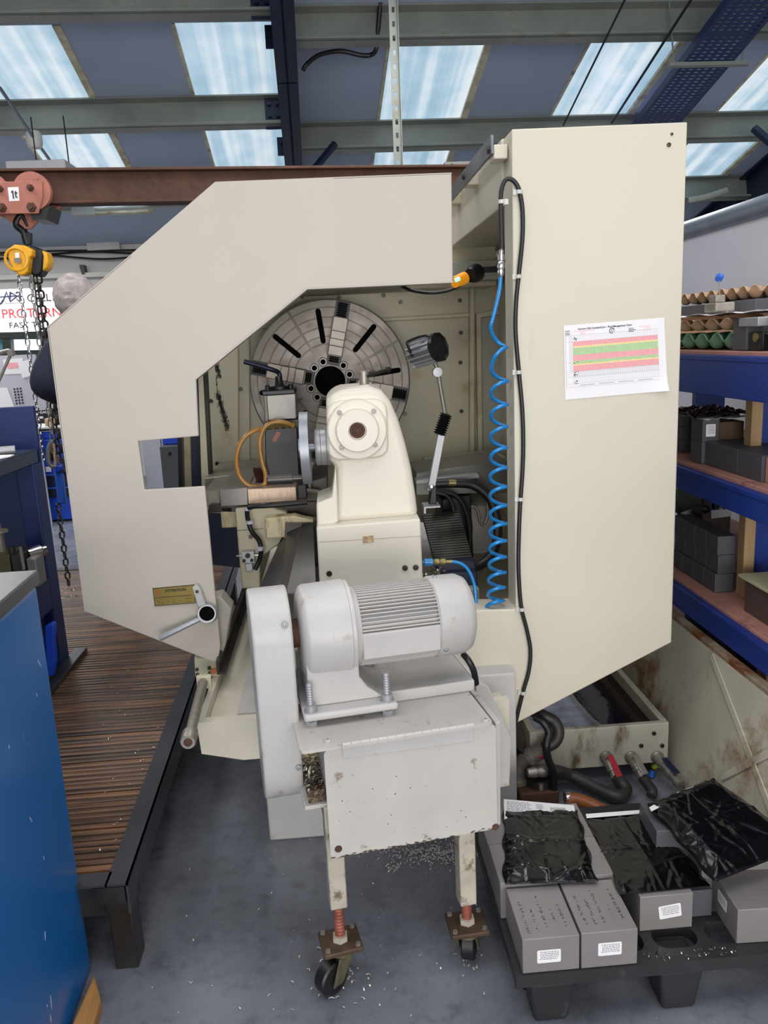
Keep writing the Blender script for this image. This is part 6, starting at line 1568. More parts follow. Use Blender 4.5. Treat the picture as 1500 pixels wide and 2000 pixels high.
# black film bags with papers
GB = 'black plastic bags on the pallet'
def bag(name, quad, h, seed, label, puff=0.012, crease=True):
    """a limp film bag: creased upper surface, hem, thickness"""
    t = thing(name, label, 'bag', quad[0], 0, GB)
    rnd = random.Random(seed); nu, nv = 64, 76
    ridges = [(rnd.uniform(0, 1), rnd.uniform(0, 1), rnd.uniform(0, PI), rnd.uniform(0.04, 0.22), rnd.uniform(0.0006, 0.0022)) for _ in range(70)]
    def hgt(u, v_):
        e = min(u, 1-u, v_, 1-v_); z = puff*min(1, e*7)**0.6
        for (cu, cv_, an, L_, am) in ridges:
            du, dv = u-cu, v_-cv_; a = du*math.cos(an)+dv*math.sin(an); b_ = -du*math.sin(an)+dv*math.cos(an)
            z += am*math.exp(-abs(b_)/0.012-(a/L_)**2)-am*0.6*math.exp(-((b_-0.03)/0.02)**2-(a/L_)**2)
        if crease: z += 0.0028*math.exp(-abs(u-0.5)/0.02)+0.0028*math.exp(-abs(v_-0.5)/0.02)
        z += 0.0012*math.sin(u*11+seed)*math.sin(v_*9+u*5)
        return z
    bm = B(); top = []; bot = []
    for j in range(nv+1):
        rt, rb_ = [], []
        for i in range(nu+1):
            u, v_ = i/nu, j/nv; p = quad[0].lerp(quad[1], u).lerp(quad[3].lerp(quad[2], u), v_)
            wob = 0.004*math.sin(v_*17+seed)*(1 if i in (0, nu) else 0)
            rt.append(bm.verts.new(p+V(wob, 0, max(0.0016, hgt(u, v_))+h(u, v_)))); rb_.append(bm.verts.new(p+V(wob, 0, h(u, v_))))
        top.append(rt); bot.append(rb_)
    for j in range(nv):
        for i in range(nu):
            bm.faces.new((top[j][i], top[j][i+1], top[j+1][i+1], top[j+1][i])); bm.faces.new((bot[j][i], bot[j+1][i], bot[j+1][i+1], bot[j][i+1]))
    for i in range(nu): bm.faces.new((top[0][i], bot[0][i], bot[0][i+1], top[0][i+1])); bm.faces.new((top[nv][i], top[nv][i+1], bot[nv][i+1], bot[nv][i]))
    for j in range(nv): bm.faces.new((top[j][0], top[j+1][0], bot[j+1][0], bot[j][0])); bm.faces.new((top[j][nu], bot[j][nu], bot[j+1][nu], top[j+1][nu]))
    obj('film', bm, 'bag', t, ang=70)
    return t
flat0 = lambda u, v_: 0.0
zb = zE-0.010
qL = [PZ(x, y, zb) for x, y in ((983, 1583), (1128, 1583), (1166, 1722), (984, 1728))]
tb = bag('film_bag', qL, flat0, 3, 'black plastic bag with white sheets at its top on the left of the pallet')
zb2 = hC+0.001
qM = [PZ(x, y, zb2+0.002) for x, y in ((1143, 1594), (1268, 1584), (1388, 1730), (1212, 1748))]
bag('film_bag', qM, flat0, 8, 'crumpled black plastic bag lying flat in the middle of the pallet', 0.006)
zb3 = 0.29
qR = [PZ(x, y, zb3) for x, y in ((1262, 1580), (1392, 1530), (1575, 1652), (1396, 1708))]
bag('film_bag', qR, lambda u, v_: 0.012*(1-v_)-0.02*v_*(1-u), 15, 'bulging black plastic bag at the right end of the pallet', 0.024)
def sheets(name, px, z, label, cat='paper'):
    t = obj(name, add_prism(B(), [PZ(x, y, z) for x, y in px], (0, 0, 0.002)), 'paper', None); return tag(t, label, cat)
p_ = sheets('paper_sheets', ((984, 1562), (1121, 1574), (1124, 1592), (985, 1600)), zb+0.003, 'printed white delivery sheets sticking out of the left black bag')
bm = B(); rnd = random.Random(5); qs = [PZ(x, y, zb+0.0055) for x, y in ((984, 1562), (1121, 1574), (1124, 1592), (985, 1600))]
def qd(u0, v0, u1, v1): add_prism(bm, [qs[0].lerp(qs[1], u).lerp(qs[3].lerp(qs[2], u), v_) for u, v_ in ((u0, v0), (u1, v0), (u1, v1), (u0, v1))], (0, 0, 0.0003))
for k in range(7):
    u = 0.04
    while u < (0.35 if k < 5 else 0.25): l = rnd.uniform(0.02, 0.06); qd(u, 0.08+k*0.09, u+l, 0.105+k*0.09); u += l+0.015
for k in range(20): qd(0.66+k*0.011, 0.28, 0.66+k*0.011+rnd.choice((0.003, 0.006)), 0.52)
for k in range(3): qd(0.46, 0.12+k*0.12, 0.56, 0.15+k*0.12)
obj('print', bm, 'ink_g', p_, flat=True)
sheets('paper_strip', ((1144, 1591), (1266, 1582), (1266, 1588), (1146, 1598)), zb2+0.008, 'thin white paper strip along the top edge of the middle bag')
sheets('paper_strip', ((1268, 1578), (1330, 1545), (1388, 1527), (1392, 1535), (1336, 1553), (1272, 1585)), zb3+0.02, 'white paper strip along the top edge of the right bag')

# ================================================================== COOLANT TANK, VALVES, HOSES
ZTk = 0.2
k0, k1, k2 = PZ(1068, 1426, ZTk), PZ(1307, 1411, ZTk), PZ(1207, 1315, ZTk)
tx0, tx1, ty0, ty1 = k0.x-0.06, k1.x, k1.y, ty_ if False else k1.y+1.0
tk = thing('coolant_tank', 'low dirty cream coolant tank with an open top behind the pallet', 'coolant tank', (tx0, ty0, 0))
M['tank'] = mat('dirty_cream_tank_paint', '#c0baaa', 0.5, var=0.06, vs=6, dirt='#6f5d40', dirt_amt=0.2, dirt_scale=7, stretch=(1.5, 1.5, 0.5))
zlo = PY(1200, 1496, ty0).z
bm = B(); th = 0.022
for lo, hi in (((tx0, ty0, zlo), (tx1, ty0+th, ZTk)), ((tx1-th, ty0+th, zlo), (tx1, ty1, ZTk)), ((tx0, ty0+th, zlo), (tx0+th, ty1, ZTk)), ((tx0+th, ty1-th, zlo), (tx1-th, ty1, ZTk)), ((tx0+th, ty0+th, zlo), (tx1-th, ty1-th, zlo+0.01))): add_box(bm, lo, hi)
obj('body', bm, 'tank', tk, 0.003)
bm = B()
for x in (tx0+0.05, tx1-0.08): add_box(bm, (x, ty0+0.05, 0), (x+0.05, ty0+0.1, zlo)); add_box(bm, (x, ty1-0.1, 0), (x+0.05, ty1-0.05, zlo))
obj('tank_feet', bm, 'steel_d', tk)
bm = B()
for (x, y) in ((1252, 1456), (1293, 1456), (1277, 1432)): add_bolt(bm, PY(x, y, ty0), (0, -1, 0), 0.0075, 0.004)
obj('tank_screw', bm, 'steel_d', tk)
lq = mat('oily_brown_coolant', '#2a1a10', 0.05, var=0.3, vs=4, bump=0.06, bs=14)
o_ = obj('coolant', add_box(B(), (tx0+th, ty0+th, ZTk-0.05), (tx1-th, ty1-th, ZTk-0.045)), lq, tk); o_['kind'] = 'stuff'
xs_ = tx0+(tx1-tx0)*0.62
bm = B(); add_prism(bm, [V(xs_-0.02, ty0+th, ZTk-0.044), V(xs_-0.06, ty0+0.5, ZTk-0.044), V(xs_-0.02, ty1-th, ZTk-0.044), V(tx0+th, ty1-th, ZTk-0.044), V(tx0+th, ty0+th, ZTk-0.044)], (0, 0, 0.003))
o_ = obj('foam_skin', bm, mat('grey_foam_film', '#b6bbce', 0.1, var=0.25, vs=16, bump=0.35, bs=28), tk); o_['kind'] = 'stuff'  # foam colour lightened to carry bluish-white reflections
bm = B(); add_tube(bm, smooth_path([V(xs_-0.01, ty0+th, ZTk-0.04), V(xs_-0.05, ty0+0.2, ZTk-0.04), V(xs_-0.05, ty0+0.5, ZTk-0.04)], 6), 0.008, 8); obj('skim_hose', bm, 'paper_g', tk)
def valve(px, py, px1, py1, label, lever):
    a = PY(px, py, ty0-0.001); b_ = PZ(px1, py1, 0.05)
    t = thing('valve', label, 'valve', a, 0, 'valves on the coolant tank')
    d = (b_-a); L_ = d.length
    obj('pipe_nut', add_lathe(B(), a, (0, -1, 0), [(0, 0.022), (0.006, 0.022), (0.012, 0.017), (0.03, 0.016)], 12), 'galv', t)
    s = a+V(0, -0.02, 0); d = (b_-s); L_ = d.length
    prof = [(0, 0.012), (0.01, 0.018), (0.03, 0.018), (0.032, 0.0145), (L_*0.45, 0.0145), (L_*0.46, 0.019), (L_*0.62, 0.019), (L_*0.63, 0.015), (L_*0.8, 0.015), (L_*0.81, 0.018), (L_*0.98, 0.018), (L_, 0.012)]
    obj('valve_body', add_lathe(B(), s, d, prof, 12), 'galv', t)
    m = s+d*0.45; dn = d.normalized(); sd = dn.cross(V(0, 0, 1)).normalized(); up = sd.cross(dn)
    q = m+up*0.024
    obj('lever', add_prism(B(), [q-sd*0.01-dn*0.035, q+sd*0.01-dn*0.035, q+sd*0.012+dn*0.04, q-sd*0.012+dn*0.04], up*0.004), lever, t, 0.002)
    return t, b_
v1, e1 = valve(1183, 1478, 1203, 1520, 'tank valve with a red lever, nearest the lathe', 'red')
v2, e2 = valve(1232, 1478, 1256, 1520, 'tank valve with a bare steel lever in the middle', 'galv')
v3, e3 = valve(1283, 1478, 1330, 1535, 'tall brass coloured tank valve by the rusty sheet', 'navy')
t = hose('suction_hose', [e1+V(0, 0.02, 0.005), e1+V(0.012, -0.03, -0.005), PZ(1222, 1545, 0.03), PZ(1205, 1556, 0.03), PZ(1165, 1540, 0.035), PZ(1115, 1515, 0.05), PY(1085, 1506, 2.36), PY(1062, 1508, 2.35)], 0.021, 'greyhose', None, 12); tag(t, 'thick grimy black hose curving from the red lever valve to the pump', 'hose')
t = hose('drain_hose', [e2, e2+V(0.01, -0.05, -0.015), PZ(1272, 1555, 0.025)], 0.017, 'greyhose', None, 12); tag(t, 'short grimy hose below the middle tank valve', 'hose')
t = hose('ribbed_hose', [PZ(1106, 1561, 0.05), PZ(1130, 1563, 0.05), PZ(1160, 1575, 0.045), PZ(1190, 1590, 0.03), PZ(1225, 1605, 0.03)], 0.021, 'brown', None, 14); tag(t, 'orange brown ribbed hose running under the bags', 'hose')
bm = B(); a = PZ(1104, 1561, 0.05); add_lathe(bm, a, V(1, 0.05, 0), [(0, 0.0225), (0.014, 0.0225)], 18); obj('hose_clamp', bm, 'chrome', t)
# pump with elbow pipe next to the conveyor box
pb = PZ(1050, 1545, 0.02)
pm = thing('coolant_pump', 'rusty coolant pump with a grey elbow pipe between conveyor and tank', 'pump', (pb.x, pb.y, 0))
obj('foot_flange', add_box(B(), (pb.x-0.07, pb.y-0.05, 0.0), (pb.x+0.06, pb.y+0.07, 0.045)), 'rusty', pm, 0.006)
obj('pump_body', add_lathe(B(), (pb.x+0.01, pb.y+0.01, 0.045), (0, 0, 1), [(0, 0.05), (0.02, 0.045), (0.03, 0.03)], 20), 'steel_d', pm)
ep = [PZ(1017, 1545, 0.06), PZ(1013, 1520, 0.09), PY(1012, 1498, 2.12), PY(1020, 1484, 2.14), PY(1038, 1474, 2.18), PY(1056, 1464, 2.22)]
ep = [PY(1015, 1556, 2.38), PY(1013, 1530, 2.38), PY(1012, 1508, 2.38), PY(1018, 1491, 2.38), PY(1034, 1480, 2.37), PY(1052, 1470, 2.36), PY(1066, 1461, 2.35)]
el = obj('elbow_pipe', add_tube(B(), smooth_path(ep, 5), 0.025, 14), 'galv', pm)
bm = B()
for i, (a, b_) in ((0, (ep[1], ep[2])), (1, (ep[4], ep[5]))): add_lathe(bm, a.lerp(b_, 0.0), b_-a, [(0, 0.031), (0.018, 0.031)], 16)
obj('pipe_collar', bm, 'galv', el)
bm = B(); a = PY(1030, 1510, 2.33); add_lathe(bm, a, V(1, 0.1, 0), [(0, 0.014), (0.02, 0.018), (0.03, 0.018), (0.031, 0.014), (0.045, 0.02), (0.06, 0.02), (0.07, 0.013)], 12); obj('union', bm, 'galv', pm)
a = ep[-1]
t = hose('tank_hose', [a-V(0.01, 0, 0), PY(1083, 1450, 2.35), PY(1091, 1430, 2.36), PY(1083, 1410, 2.37), PY(1062, 1398, 2.38), PY(1042, 1390, 2.42)], 0.019, 'greyhose', pm, 12)
t = hose('tank_hose', [PY(1044, 1400, 2.36), PY(1062, 1412, 2.34), PY(1072, 1432, 2.33), PY(1067, 1455, 2.31), PY(1070, 1480, 2.31), PY(1080, 1510, 2.31), PY(1083, 1556, 2.33)], 0.0125, 'rubber', pm, 12)
obj('red_band', add_lathe(B(), PY(1052, 1477, 2.34), V(1, 0.1, 0.1), [(0, 0.01), (0.03, 0.01)], 10), 'red', pm)
a = PZ(1281, 1502, 0.002)
t = thing('plastic_plug', 'yellow-green plastic earplug on the floor by the tank', 'earplug', a)
bm = B(); add_sphere(bm, a+V(-0.006, 0, 0.010), 0.010, 10, (1.2, 1, 0.95)); add_sphere(bm, a+V(0.010, 0.004, 0.008), 0.008, 10, (1.2, 1, 0.95)); obj('foam', bm, 'neon', t)
a = PZ(1272, 1517, 0.002); t = obj('plastic_bung', add_lathe(B(), a, (0.3, 0.2, 1), [(0, 0.012), (0.02, 0.009), (0.022, 0)], 14), 'blueplas', None); tag(t, 'small blue plastic cap on the floor by the middle valve', 'bung')

# ------------------------------------------------------------------ rusty leaning sheet (side of a swarf skip)
M['skip'] = mat('rust_streaked_cream_sheet', '#c2bca9', 0.5, var=0.1, vs=4, dirt='#7d5730', dirt_amt=0.3, dirt_scale=3.4, bump=0.12, bs=26)
XT = 1.2; zt0, zt1 = PX(1317, 1210, XT), PX(1500, 1344, XT)
ztop_s = (zt0.z+zt1.z)/2
xb_s = k1.x+0.02; 
sk = thing('swarf_skip', 'rust streaked cream steel skip side leaning out beside the tank', 'skip', (1.1, 2.4, 0))
bm = B(); add_prism(bm, [V(xb_s, 1.25, 0.01), V(xb_s, 4.2, 0.01), V(XT, 4.2, ztop_s), V(XT, 1.25, ztop_s)], (0.012, 0, 0)); obj('side_sheet', bm, 'skip', sk)
bm = B(); add_prism(bm, [V(XT-0.004, 1.25, ztop_s-0.03), V(XT-0.004, 4.2, ztop_s-0.03), V(XT-0.002, 4.2, ztop_s+0.004), V(XT-0.002, 1.25, ztop_s+0.004)], (0.03, 0, 0)); obj('top_rim', bm, 'rim', sk, 0.002)
bm = B()
nrm = V(XT-xb_s, 0, ztop_s).normalized(); inn = V(-nrm.z, 0, nrm.x)
def SP(y, u): return V(xb_s, y, 0.01).lerp(V(XT, y, ztop_s), u)+inn*0.001
for (y0, u0, y1, u1) in ((2.4, 0.95, 1.75, 0.25), (2.15, 0.3, 1.95, 0.75)):
    a, b_ = SP(y0, u0), SP(y1, u1); s = (b_-a).normalized().cross(inn)*0.012
    add_prism(bm, [a-s, b_-s, b_+s, a+s], inn*0.006)
obj('stiffener_ridge', bm, 'skip', sk, 0.003)
# ================================================================== RACKING AT THE RIGHT
XS = 1.25
z1 = (PX(1330, 684, XS).z+PX(1500, 680, XS).z)/2-0.006; z2 = (PX(1324, 900, XS).z+PX(1500, 957, XS).z)/2; z3 = (PX(1317, 1124, XS).z+PX(1500, 1253, XS).z)/2
Y0s, Y1s, XB_ = 1.2, 3.75, 1.9
rk = thing('storage_rack', 'royal blue racking with pink boards at the right, cut off by the frame', 'rack', (1.5, 2.4, 0))
for z, h in ((z1, 0.13), (z2, 0.085), (z3, 0.085)):
    s = obj('shelf_board', add_box(B(), (XS+0.002, Y0s, z-0.02), (XB_, Y1s, z)), 'board', rk, 0.002)
    bm = B(); add_box(bm, (XS-0.02, Y0s, z-0.012-h), (XS+0.02, Y1s, z-0.012)); add_box(bm, (XS-0.024, Y0s, z-0.03), (XS-0.018, Y1s, z-0.012)); obj('front_beam', bm, 'shelf', rk, 0.003)
zf4 = 0.14
obj('shelf_board', add_box(B(), (XS+0.002, Y0s, zf4-0.02), (XB_, Y1s, zf4)), 'board', rk, 0.002)
for (x, y) in ((XS+0.05, 3.62), (XB_-0.09, 1.3), (XS+0.1, 1.26)):
    obj('upright', add_box(B(), (x, y, 0), (x+0.09, y+0.07, z1-0.02)), 'shelf', rk, 0.003)
# upright blue post seen through the top bay, and the broad one right of the timber
pY = 3.5
a, b_ = PY(1360, 760, pY), PY(1417, 760, pY)
obj('upright', add_prism(B(), [V(a.x, pY, 0), V(b_.x, pY, 0), V(b_.x, pY+0.04, 0), V(b_.x-0.03, pY+0.04, 0), V(b_.x-0.03, pY+0.02, 0), V(a.x+0.03, pY+0.02, 0), V(a.x+0.03, pY+0.04, 0), V(a.x, pY+0.04, 0)], (0, 0, z1-0.03)), 'shelf', rk, 0.002)
wY = 2.62
a = PY(1479, 800, wY)
obj('upright', add_box(B(), (a.x+0.002, wY-0.02, 0), (a.x+0.14, wY+0.06, z1-0.03)), 'shelf', rk, 0.003)
for k, (zlo_, zhi_, pxl, pxr) in enumerate(((z2, z1-0.14, 1457, 1479), (z3, z2-0.1, 1443, 1464))):
    a, b_ = PY(pxl, 800 if k == 0 else 1050, wY-0.03), PY(pxr, 800 if k == 0 else 1050, wY-0.03)
    t = obj('timber_post', add_box(B(), (a.x, wY-0.07, zlo_+0.001), (b_.x, wY-0.025, zhi_)), 'wood', None, 0.003)
    tag(t, ('softwood prop standing on the middle rack shelf beside the blue upright', 'softwood prop standing on the lower rack shelf beside the blue upright')[k], 'timber prop')
a = PX(1492, 1330, 1.32)
t = obj('timber_post', add_box(B(), (1.31, a.y-0.03, 0.002), (1.36, a.y+0.03, z3-0.1)), 'wood', None, 0.003); tag(t, 'softwood prop under the lowest visible rack beam', 'timber prop')
# ---- middle shelf: graphite stacks
GM = 'graphite blocks on the middle rack shelf'
def rb_(pxl, pxr, pyt, Y, dy, z0, label, m='graph_d', group=GM, st=None, ztop=None):
    a, b_ = PY(pxl, pyt, Y), PY(pxr, pyt, Y); zt_ = ztop if ztop else a.z
    t = thing('graphite_block', label, 'block', (a.x, Y, z0), 0, group)
    b0 = obj('body', add_box(B(), (0, 0, 0), (b_.x-a.x, dy, zt_-z0)), m, t, 0.0015, local=True)
    if st: sticker(b0, *st)
    return t, zt_
z = z2+0.001
zA = PY(1334, 809, 3.0).z; hA_ = (zA-z)/3
for k in range(3): rb_(1333-k % 2*1.0, 1359-k % 2*1, 830, 3.0, 0.2, z+hA_*k+0.0005, ('lowest', 'middle', 'topmost')[k]+' block of the left graphite stack on the middle rack shelf', ztop=z+hA_*(k+1))
zB = PY(1372, 820, 2.72).z; hB_ = (zB-z)/2
for k in range(2): rb_(1372, 1405, 840, 2.72, 0.09, z+hB_*k+0.0005, ('lower', 'upper')[k]+' block with a white sticker in the right graphite stack on the middle rack shelf', st=(0.03, hB_*0.5, 0.034, hB_*0.55, 0.0, 5), ztop=z+hB_*(k+1))
a = PY(1404, 824, 2.74); b_ = PY(1454, 824, 2.74)
t = obj('brown_carton', add_box(B(), (a.x+0.003, 2.74, z), (b_.x, 2.86, PY(1420, 824, 2.74).z)), mat('brown_card', '#5f4c38', 0.8, var=0.1), None, 0.003); tag(t, 'brown carton beside the stickered graphite blocks on the middle shelf', 'carton')
zz = max(zB, PY(1420, 824, 2.74).z)+0.002
XL = XS+0.045
ya, yb, yc = PX(1364, 858, XL).y, PX(1442, 878, XL).y, PX(1489, 890, XL).y
zl2 = PX(1364, 858, XL).z
ha = zl2-z
for (y0, y1, lab) in ((yb+0.002, ya, 'left dark block of the long row at the front of the middle rack shelf'), (yc, yb-0.002, 'right dark block of the long row at the front of the middle rack shelf')):
    t = thing('graphite_block', lab, 'block', (XL, y0, z), 0, GM); obj('body', add_box(B(), (0, 0, 0), (0.16, y1-y0, ha)), 'graph_d', t, 0.0015, local=True)
t = obj('board_panel', add_box(B(), (XL+0.01, yc-0.06, z), (XL+0.16, yc-0.004, ha+z-0.004)), 'board', None, 0.002); tag(t, 'pink board offcut at the right end of the long dark blocks', 'board')
# film and papers heaped on the stacks
bagq = [V(PY(1326, 800, 2.95).x+0.0, 2.7, zz), V(PY(1326, 800, 2.95).x, 2.7, zz)]
x0_, x1_ = PY(1322, 800, 2.75).x, PY(1456, 800, 2.75).x
def film(name, x0, x1, y0, y1, zbase, amp, seed, m, label, cat):
    rnd = random.Random(seed); bm = B(); g = []; n = 16
    for j in range(n+1):
        g.append([bm.verts.new((x0+(x1-x0)*i/n, y0+(y1-y0)*j/n, zbase+amp*(0.5+0.5*math.sin(i*1.3+seed)*math.cos(j*1.1+i*0.4))+rnd.uniform(0, amp*0.5))) for i in range(n+1)])
    for j in range(n):
        for i in range(n): bm.faces.new((g[j][i], g[j][i+1], g[j+1][i+1], g[j+1][i]))
    o = obj(name, bm, m, None, ang=50); o.modifiers.new('thick', 'SOLIDIFY').thickness = 0.0008
    return tag(o, label, cat)
film('film_sheet', x0_+0.02, x1_-0.004, 2.68, 2.98, zz+0.006, 0.018, 4, 'bag', 'crumpled black film heaped on the stacks of the middle rack shelf', 'plastic film')
film('paper_sheets', x0_+0.06, x1_-0.02, 2.67, 2.85, zz+0.0, 0.007, 9, 'paper_g', 'crumpled grey papers under the black film on the middle rack shelf', 'paper')
# ---- top shelf: egg trays, papers, tools
z = z1+0.001
def egg_tray(name, x0, x1, y0, y1, z0, m, label, nx=5, ny=6, h=0.045, group='egg trays on the top rack shelf', rz=0.0):
    nxx, nyy = nx*8, ny*8; bm = B(); g = []
    for j in range(nyy+1):
        r_ = []
        for i in range(nxx+1):
            u, v_ = i/nxx, j/nyy
            c = math.cos(u*nx*2*PI)*0.5+math.cos(v_*ny*2*PI)*0.5
            zz_ = h*(0.5-0.5*c) if True else 0
            r_.append(bm.verts.new((x0+(x1-x0)*u, y0+(y1-y0)*v_, z0+0.003+h*(0.5+0.5*math.tanh(c*1.6)))))
        g.append(r_)
    for j in range(nyy):
        for i in range(nxx): bm.faces.new((g[j][i], g[j][i+1], g[j+1][i+1], g[j+1][i]))
    o = obj(name, bm, m, None, ang=70); o.modifiers.new('thick', 'SOLIDIFY').thickness = 0.003
    return tag(o, label, 'egg tray', group)
xa = XS+0.035; eY1 = 3.3; eY0 = PX(1430, 655, xa).y
zs_ = (PX(1400, 640, xa).z-z)
zg = PX(1395, 637, xa).z-z
egg_tray('egg_tray', xa, xa+0.26, eY0, eY1, z, 'egggreen', 'green pulp egg tray at the bottom front of the top rack shelf', 4, 7, 0.055)
egg_tray('egg_tray', xa-0.01, xa+0.25, eY0+0.02, eY1, z+0.062, 'eggtan', 'tan pulp egg tray stacked on the green tray', 4, 7, 0.04)
pz = z+0.112
film('paper_sheets', xa-0.02, xa+0.34, eY0-0.1, eY1-0.25, pz, 0.008, 5, 'paper', 'white sheets of paper draped over the tan egg tray on the top shelf', 'paper')
c = PX(1402, 606, xa+0.06)
zt_b = pz+0.014
t = thing('tool_holder', 'stepped grey steel tool block with a blue knobbed rod on the top shelf', 'tool holder', (c.x, c.y, zt_b))
cY = c.y
obj('lower_block', add_box(B(), (c.x-0.03, cY-0.042, zt_b), (c.x+0.04, cY+0.042, zt_b+0.03)), 'galv', t, 0.004)
obj('upper_block', add_box(B(), (c.x-0.022, cY-0.024, zt_b+0.03), (c.x+0.014, cY+0.024, zt_b+0.056)), 'galv', t, 0.003)
k0_, k1_ = V(c.x+0.004, cY, zt_b+0.054), PX(1406, 540, c.x+0.0)
k1_ = PY(1405, 543, cY)
obj('rod', add_tube(B(), [k0_, k1_], 0.0022, 8), 'steel', t)
obj('knob', add_lathe(B(), k1_-V(0.004, 0.004, 0.004), V(0.5, 0.6, 0.55), [(0, 0.0), (0.001, 0.013), (0.016, 0.014), (0.018, 0)], 18), 'blueplas', t, 0.001, label='blue plastic knob')
# grey insert blocks, plates, second tray behind
b0_ = PX(1437, 640, xa+0.02); 
t = obj('insert_block', add_box(B(), (xa-0.005, PX(1461, 640, xa).y, z), (xa+0.12, PX(1434, 640, xa).y, PX(1450, 622, xa).z)), 'graph_d', None, 0.004); tag(t, 'dark grey block at the end of the green egg tray', 'block')
t = obj('tool_insert', add_box(B(), (xa+0.0, PX(1490, 640, xa).y, z+0.0), (xa+0.1, PX(1464, 640, xa).y, z+0.055)), 'blk', None, 0.004); tag(t, 'black tool insert right of the dark grey block on the top shelf', 'tool')
bm = B(); add_lathe(bm, (xa-0.004, PX(1478, 640, xa).y, z+0.04), (1, 0, 0), [(0, 0.014), (0.01, 0.014), (0.01, 0)], 18); obj('brass_bore', bm, 'brass', t)
t = obj('plate_strip', add_box(B(), (xa-0.012, PX(1488, 625, xa).y, z+0.072), (xa+0.05, PX(1450, 625, xa).y, z+0.1)), 'alu', None, 0.003); tag(t, 'bright aluminium strip lying above the black tool insert', 'metal strip')
xb2 = xa+0.32
egg_tray('egg_tray', xb2, xb2+0.24, 3.02, 3.72, pz+0.062, 'eggtan', 'upper tan pulp egg tray at the back of the top rack shelf', 4, 8, 0.05)
t = obj('steel_bar', add_box(B(), (xb2-0.03, 2.95, pz+0.012), (xb2+0.2, 3.7, pz+0.058)), 'graph_d', None, 0.003); tag(t, 'long dark flat bar under the upper tan egg tray', 'bar')
t = obj('carton', add_box(B(), (xb2+0.0, 2.95, z+0.0), (xb2+0.24, 3.7, pz+0.01)), 'eggtan', None, 0.004); tag(t, 'low tan carton supporting the dark flat bar', 'carton')
film('paper_sheets', xa+0.12, xa+0.5, 1.9, eY0-0.02, pz-0.01, 0.014, 12, 'paper', 'white papers spread at the right end of the top rack shelf', 'paper')
egg_tray('egg_tray', xa+0.01, xa+0.22, 1.8, PX(1492, 640, xa).y, z, 'egggreen', 'green pulp egg tray at the far right of the top shelf', 3, 4, 0.05)
egg_tray('egg_tray', xa+0.02, xa+0.22, 1.8, PX(1492, 640, xa).y+0.03, z+0.06, 'eggtan', 'tan pulp egg tray on the far right green tray', 3, 4, 0.04)
# ---- lower shelf
z = z3+0.001
GL = 'dark graphite bricks on the lower rack shelf'
XLw = 1.42
a0, a1_ = PY(1335, 1030, 2.75), PY(1402, 1040, 2.62)
xw0 = PY(1336, 1060, 2.86).x
yF = 2.62
zt0_ = PY(1402, 1048, yF).z
hh = (zt0_-z)/3
pos = [(PY(1402, 1060, yF).x, PY(1441, 1060, yF).x)]
wrow = pos[0][1]-pos[0][0]
dyb = 0.088
names_c = ('nearest', 'second', 'third', 'farthest'); names_r = ('bottom', 'middle', 'top')
for c_ in range(4):
    for r_ in range(3):
        jx = 0.004*((c_*3+r_*5) % 3-1)
        t = thing('graphite_brick', 'dark graphite brick, %s row, %s column of the stack on the lower shelf' % (names_r[r_], names_c[c_]), 'brick', (pos[0][0]+jx, yF+c_*(dyb+0.002), z+hh*r_+0.0004), 0, GL)
        obj('body', add_box(B(), (0, 0, 0), (wrow-0.005, dyb, hh-0.0008)), 'graph_d', t, 0.002, local=True)
# machine with knob at the back of the lower shelf
mY = 3.2
mc = PY(1362, 980, mY)
t = thing('small_machine', 'dark machined fixture with a black knob and white card behind the graphite bricks', 'fixture', (mc.x, mY, z))
obj('slanted_plate', add_prism(B(), [PY(1322, 955, mY), PY(1372, 968, mY), PY(1374, 986, mY), PY(1324, 1004, mY)], (0, 0.03, 0)), mat('dark_green_plate', '#37403a', 0.45, 0.2, var=0.15), t, 0.003)
obj('post', add_box(B(), (PY(1372, 980, mY).x, mY, z), (PY(1388, 980, mY).x, mY+0.1, PY(1375, 975, mY).z)), 'steel_d', t)
bm = B(); kc = PY(1377, 994, mY-0.05); add_lathe(bm, kc, (0, -1, 0), [(0, 0.016), (0.012, 0.018), (0.016, 0.012), (0.016, 0)], 8); obj('knob', bm, 'blk', t)
for x in (1373, 1396, 1413): obj('bracket', add_slab(B(), [(x, 965), (x+4, 966), (x+4, 995), (x, 995)], mY-0.01, 0.03), 'blk', t)
obj('turned_roller', add_cyl(B(), PY(1400, 985, mY), PY(1425, 983, mY), 0.02), 'steel', t)
obj('white_card', add_prism(B(), [PY(1389, 997, mY), PY(1428, 993, mY), PY(1430, 1008, mY), PY(1389, 1013, mY)], (0, 0.004, 0)), 'paper_g', t)
obj('base', add_box(B(), (PY(1350, 1000, mY).x, mY+0.01, z), (PY(1430, 1000, mY).x, mY+0.14, PY(1400, 1008, mY).z)), 'steel_d', t, 0.003)
t = obj('paper_sheet', add_prism(B(), [PZ(1318, 1042, z+.004), PZ(1334, 1035, z+.004), PZ(1334, 1052, z+.004), PZ(1322, 1056, z+.004)], (0, 0, 0.002)), 'paper', None); tag(t, 'white sheet beside the dark brick stack on the lower shelf', 'paper')
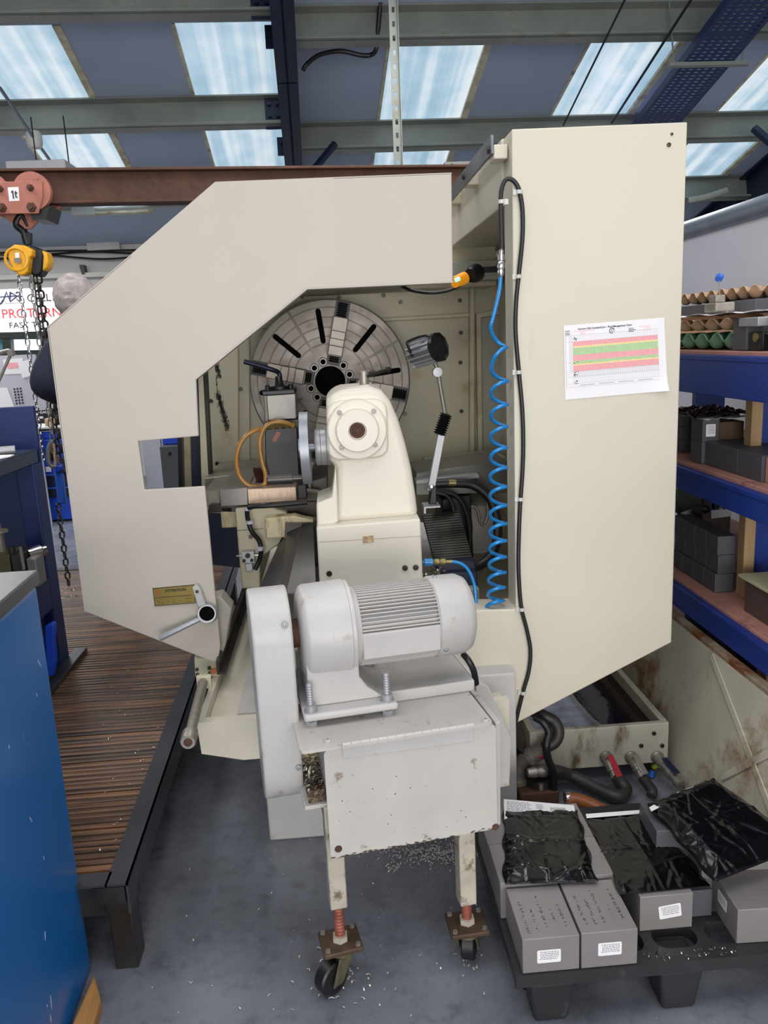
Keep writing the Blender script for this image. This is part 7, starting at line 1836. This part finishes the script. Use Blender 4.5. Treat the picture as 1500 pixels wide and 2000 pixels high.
# box with cream lid at the right
lz = PX(1453, 1110, XS+0.08).z
yb0, yb1 = PX(1500, 1200, XS+0.06).y-0.12, PX(1455, 1150, XS+0.06).y
t = thing('lidded_box', 'dark brown box with a pale green board lid on the lower rack shelf', 'box', (XS+0.06, yb0, z))
hbx = 0.11
obj('body', add_box(B(), (XS+0.06, yb0, z), (XS+0.22, yb1, z+hbx)), mat('brown_graphite', '#54443f', 0.55, var=0.08), t, 0.002)
obj('lid', add_box(B(), (XS+0.045, yb0-0.02, z+hbx), (XS+0.3, yb1+0.02, z+hbx+0.012)), mat('pale_green_board', '#b9b894', 0.6, var=0.08), t, 0.003)
# ---- floor level under the rack
z = zf4+0.001
for k, (y0, y1, x0, h, m, lab) in enumerate(((2.55, 3.0, XS+0.04, 0.2, 'blk', 'black crate under the lowest rack beam'), (2.25, 2.5, XS+0.03, 0.22, 'graph_d', 'dark grey block under the lowest rack beam'), (1.95, 2.2, XS+0.03, 0.24, mat('pinkish_carton', '#7d5d55', 0.7, var=0.1), 'pinkish brown carton under the lowest rack beam'))):
    t = obj(('black_crate', 'grey_block', 'pink_carton')[k], add_box(B(), (x0, y0, z), (x0+0.3, y1, z+h)), m, None, 0.004); tag(t, lab, ('crate', 'block', 'carton')[k])

# ================================================================== LOOSE CHIPS ON THE FLOOR AND DECK
rnd = random.Random(17); sp = []
for k in range(420):
    q = PZ(rnd.gauss(850, 45), rnd.gauss(1668, 12), 0.0); sp.append((q.x, q.y, 0.001, 0.007))
for (x, y, n, sx_, sy_) in ((770, 1698, 14, 6, 5), (660, 1905, 26, 30, 20), (915, 1880, 16, 28, 12), (700, 1930, 10, 40, 20)):
    for k in range(n): q = PZ(rnd.gauss(x, sx_), rnd.gauss(y, sy_), 0); sp.append((q.x, q.y, 0.001, 0.009))
for k in range(90):
    q = PZ(rnd.uniform(280, 1400), rnd.uniform(1620, 1995), 0)
    if q.y < PY0 or q.x < PX0: sp.append((q.x, q.y, 0.001, 0.006))
stuff_chips('metal_chips', sp, 'chip', 12, 'bright metal chips scattered on the grey floor under the conveyor', 'metal chips')
sp = []
for k in range(45):
    q = PZ(rnd.uniform(190, 350), rnd.uniform(1300, 1700), ZD)
    if q.x < dx(q.y)-0.06: sp.append((q.x, q.y, ZD+0.002, 0.007))
stuff_chips('metal_chips', sp, 'chip', 13, 'sparse bright chips on the brown slatted platform', 'metal chips')
sp = []
for k in range(40):
    sp.append((PX0+rnd.uniform(0.26, 0.5), PY0+rnd.uniform(0.003, 0.03), ZP+0.001, 0.005))
stuff_chips('metal_chips', sp, 'swarf', 14, 'small chips on the front edge of the black pallet', 'metal chips')
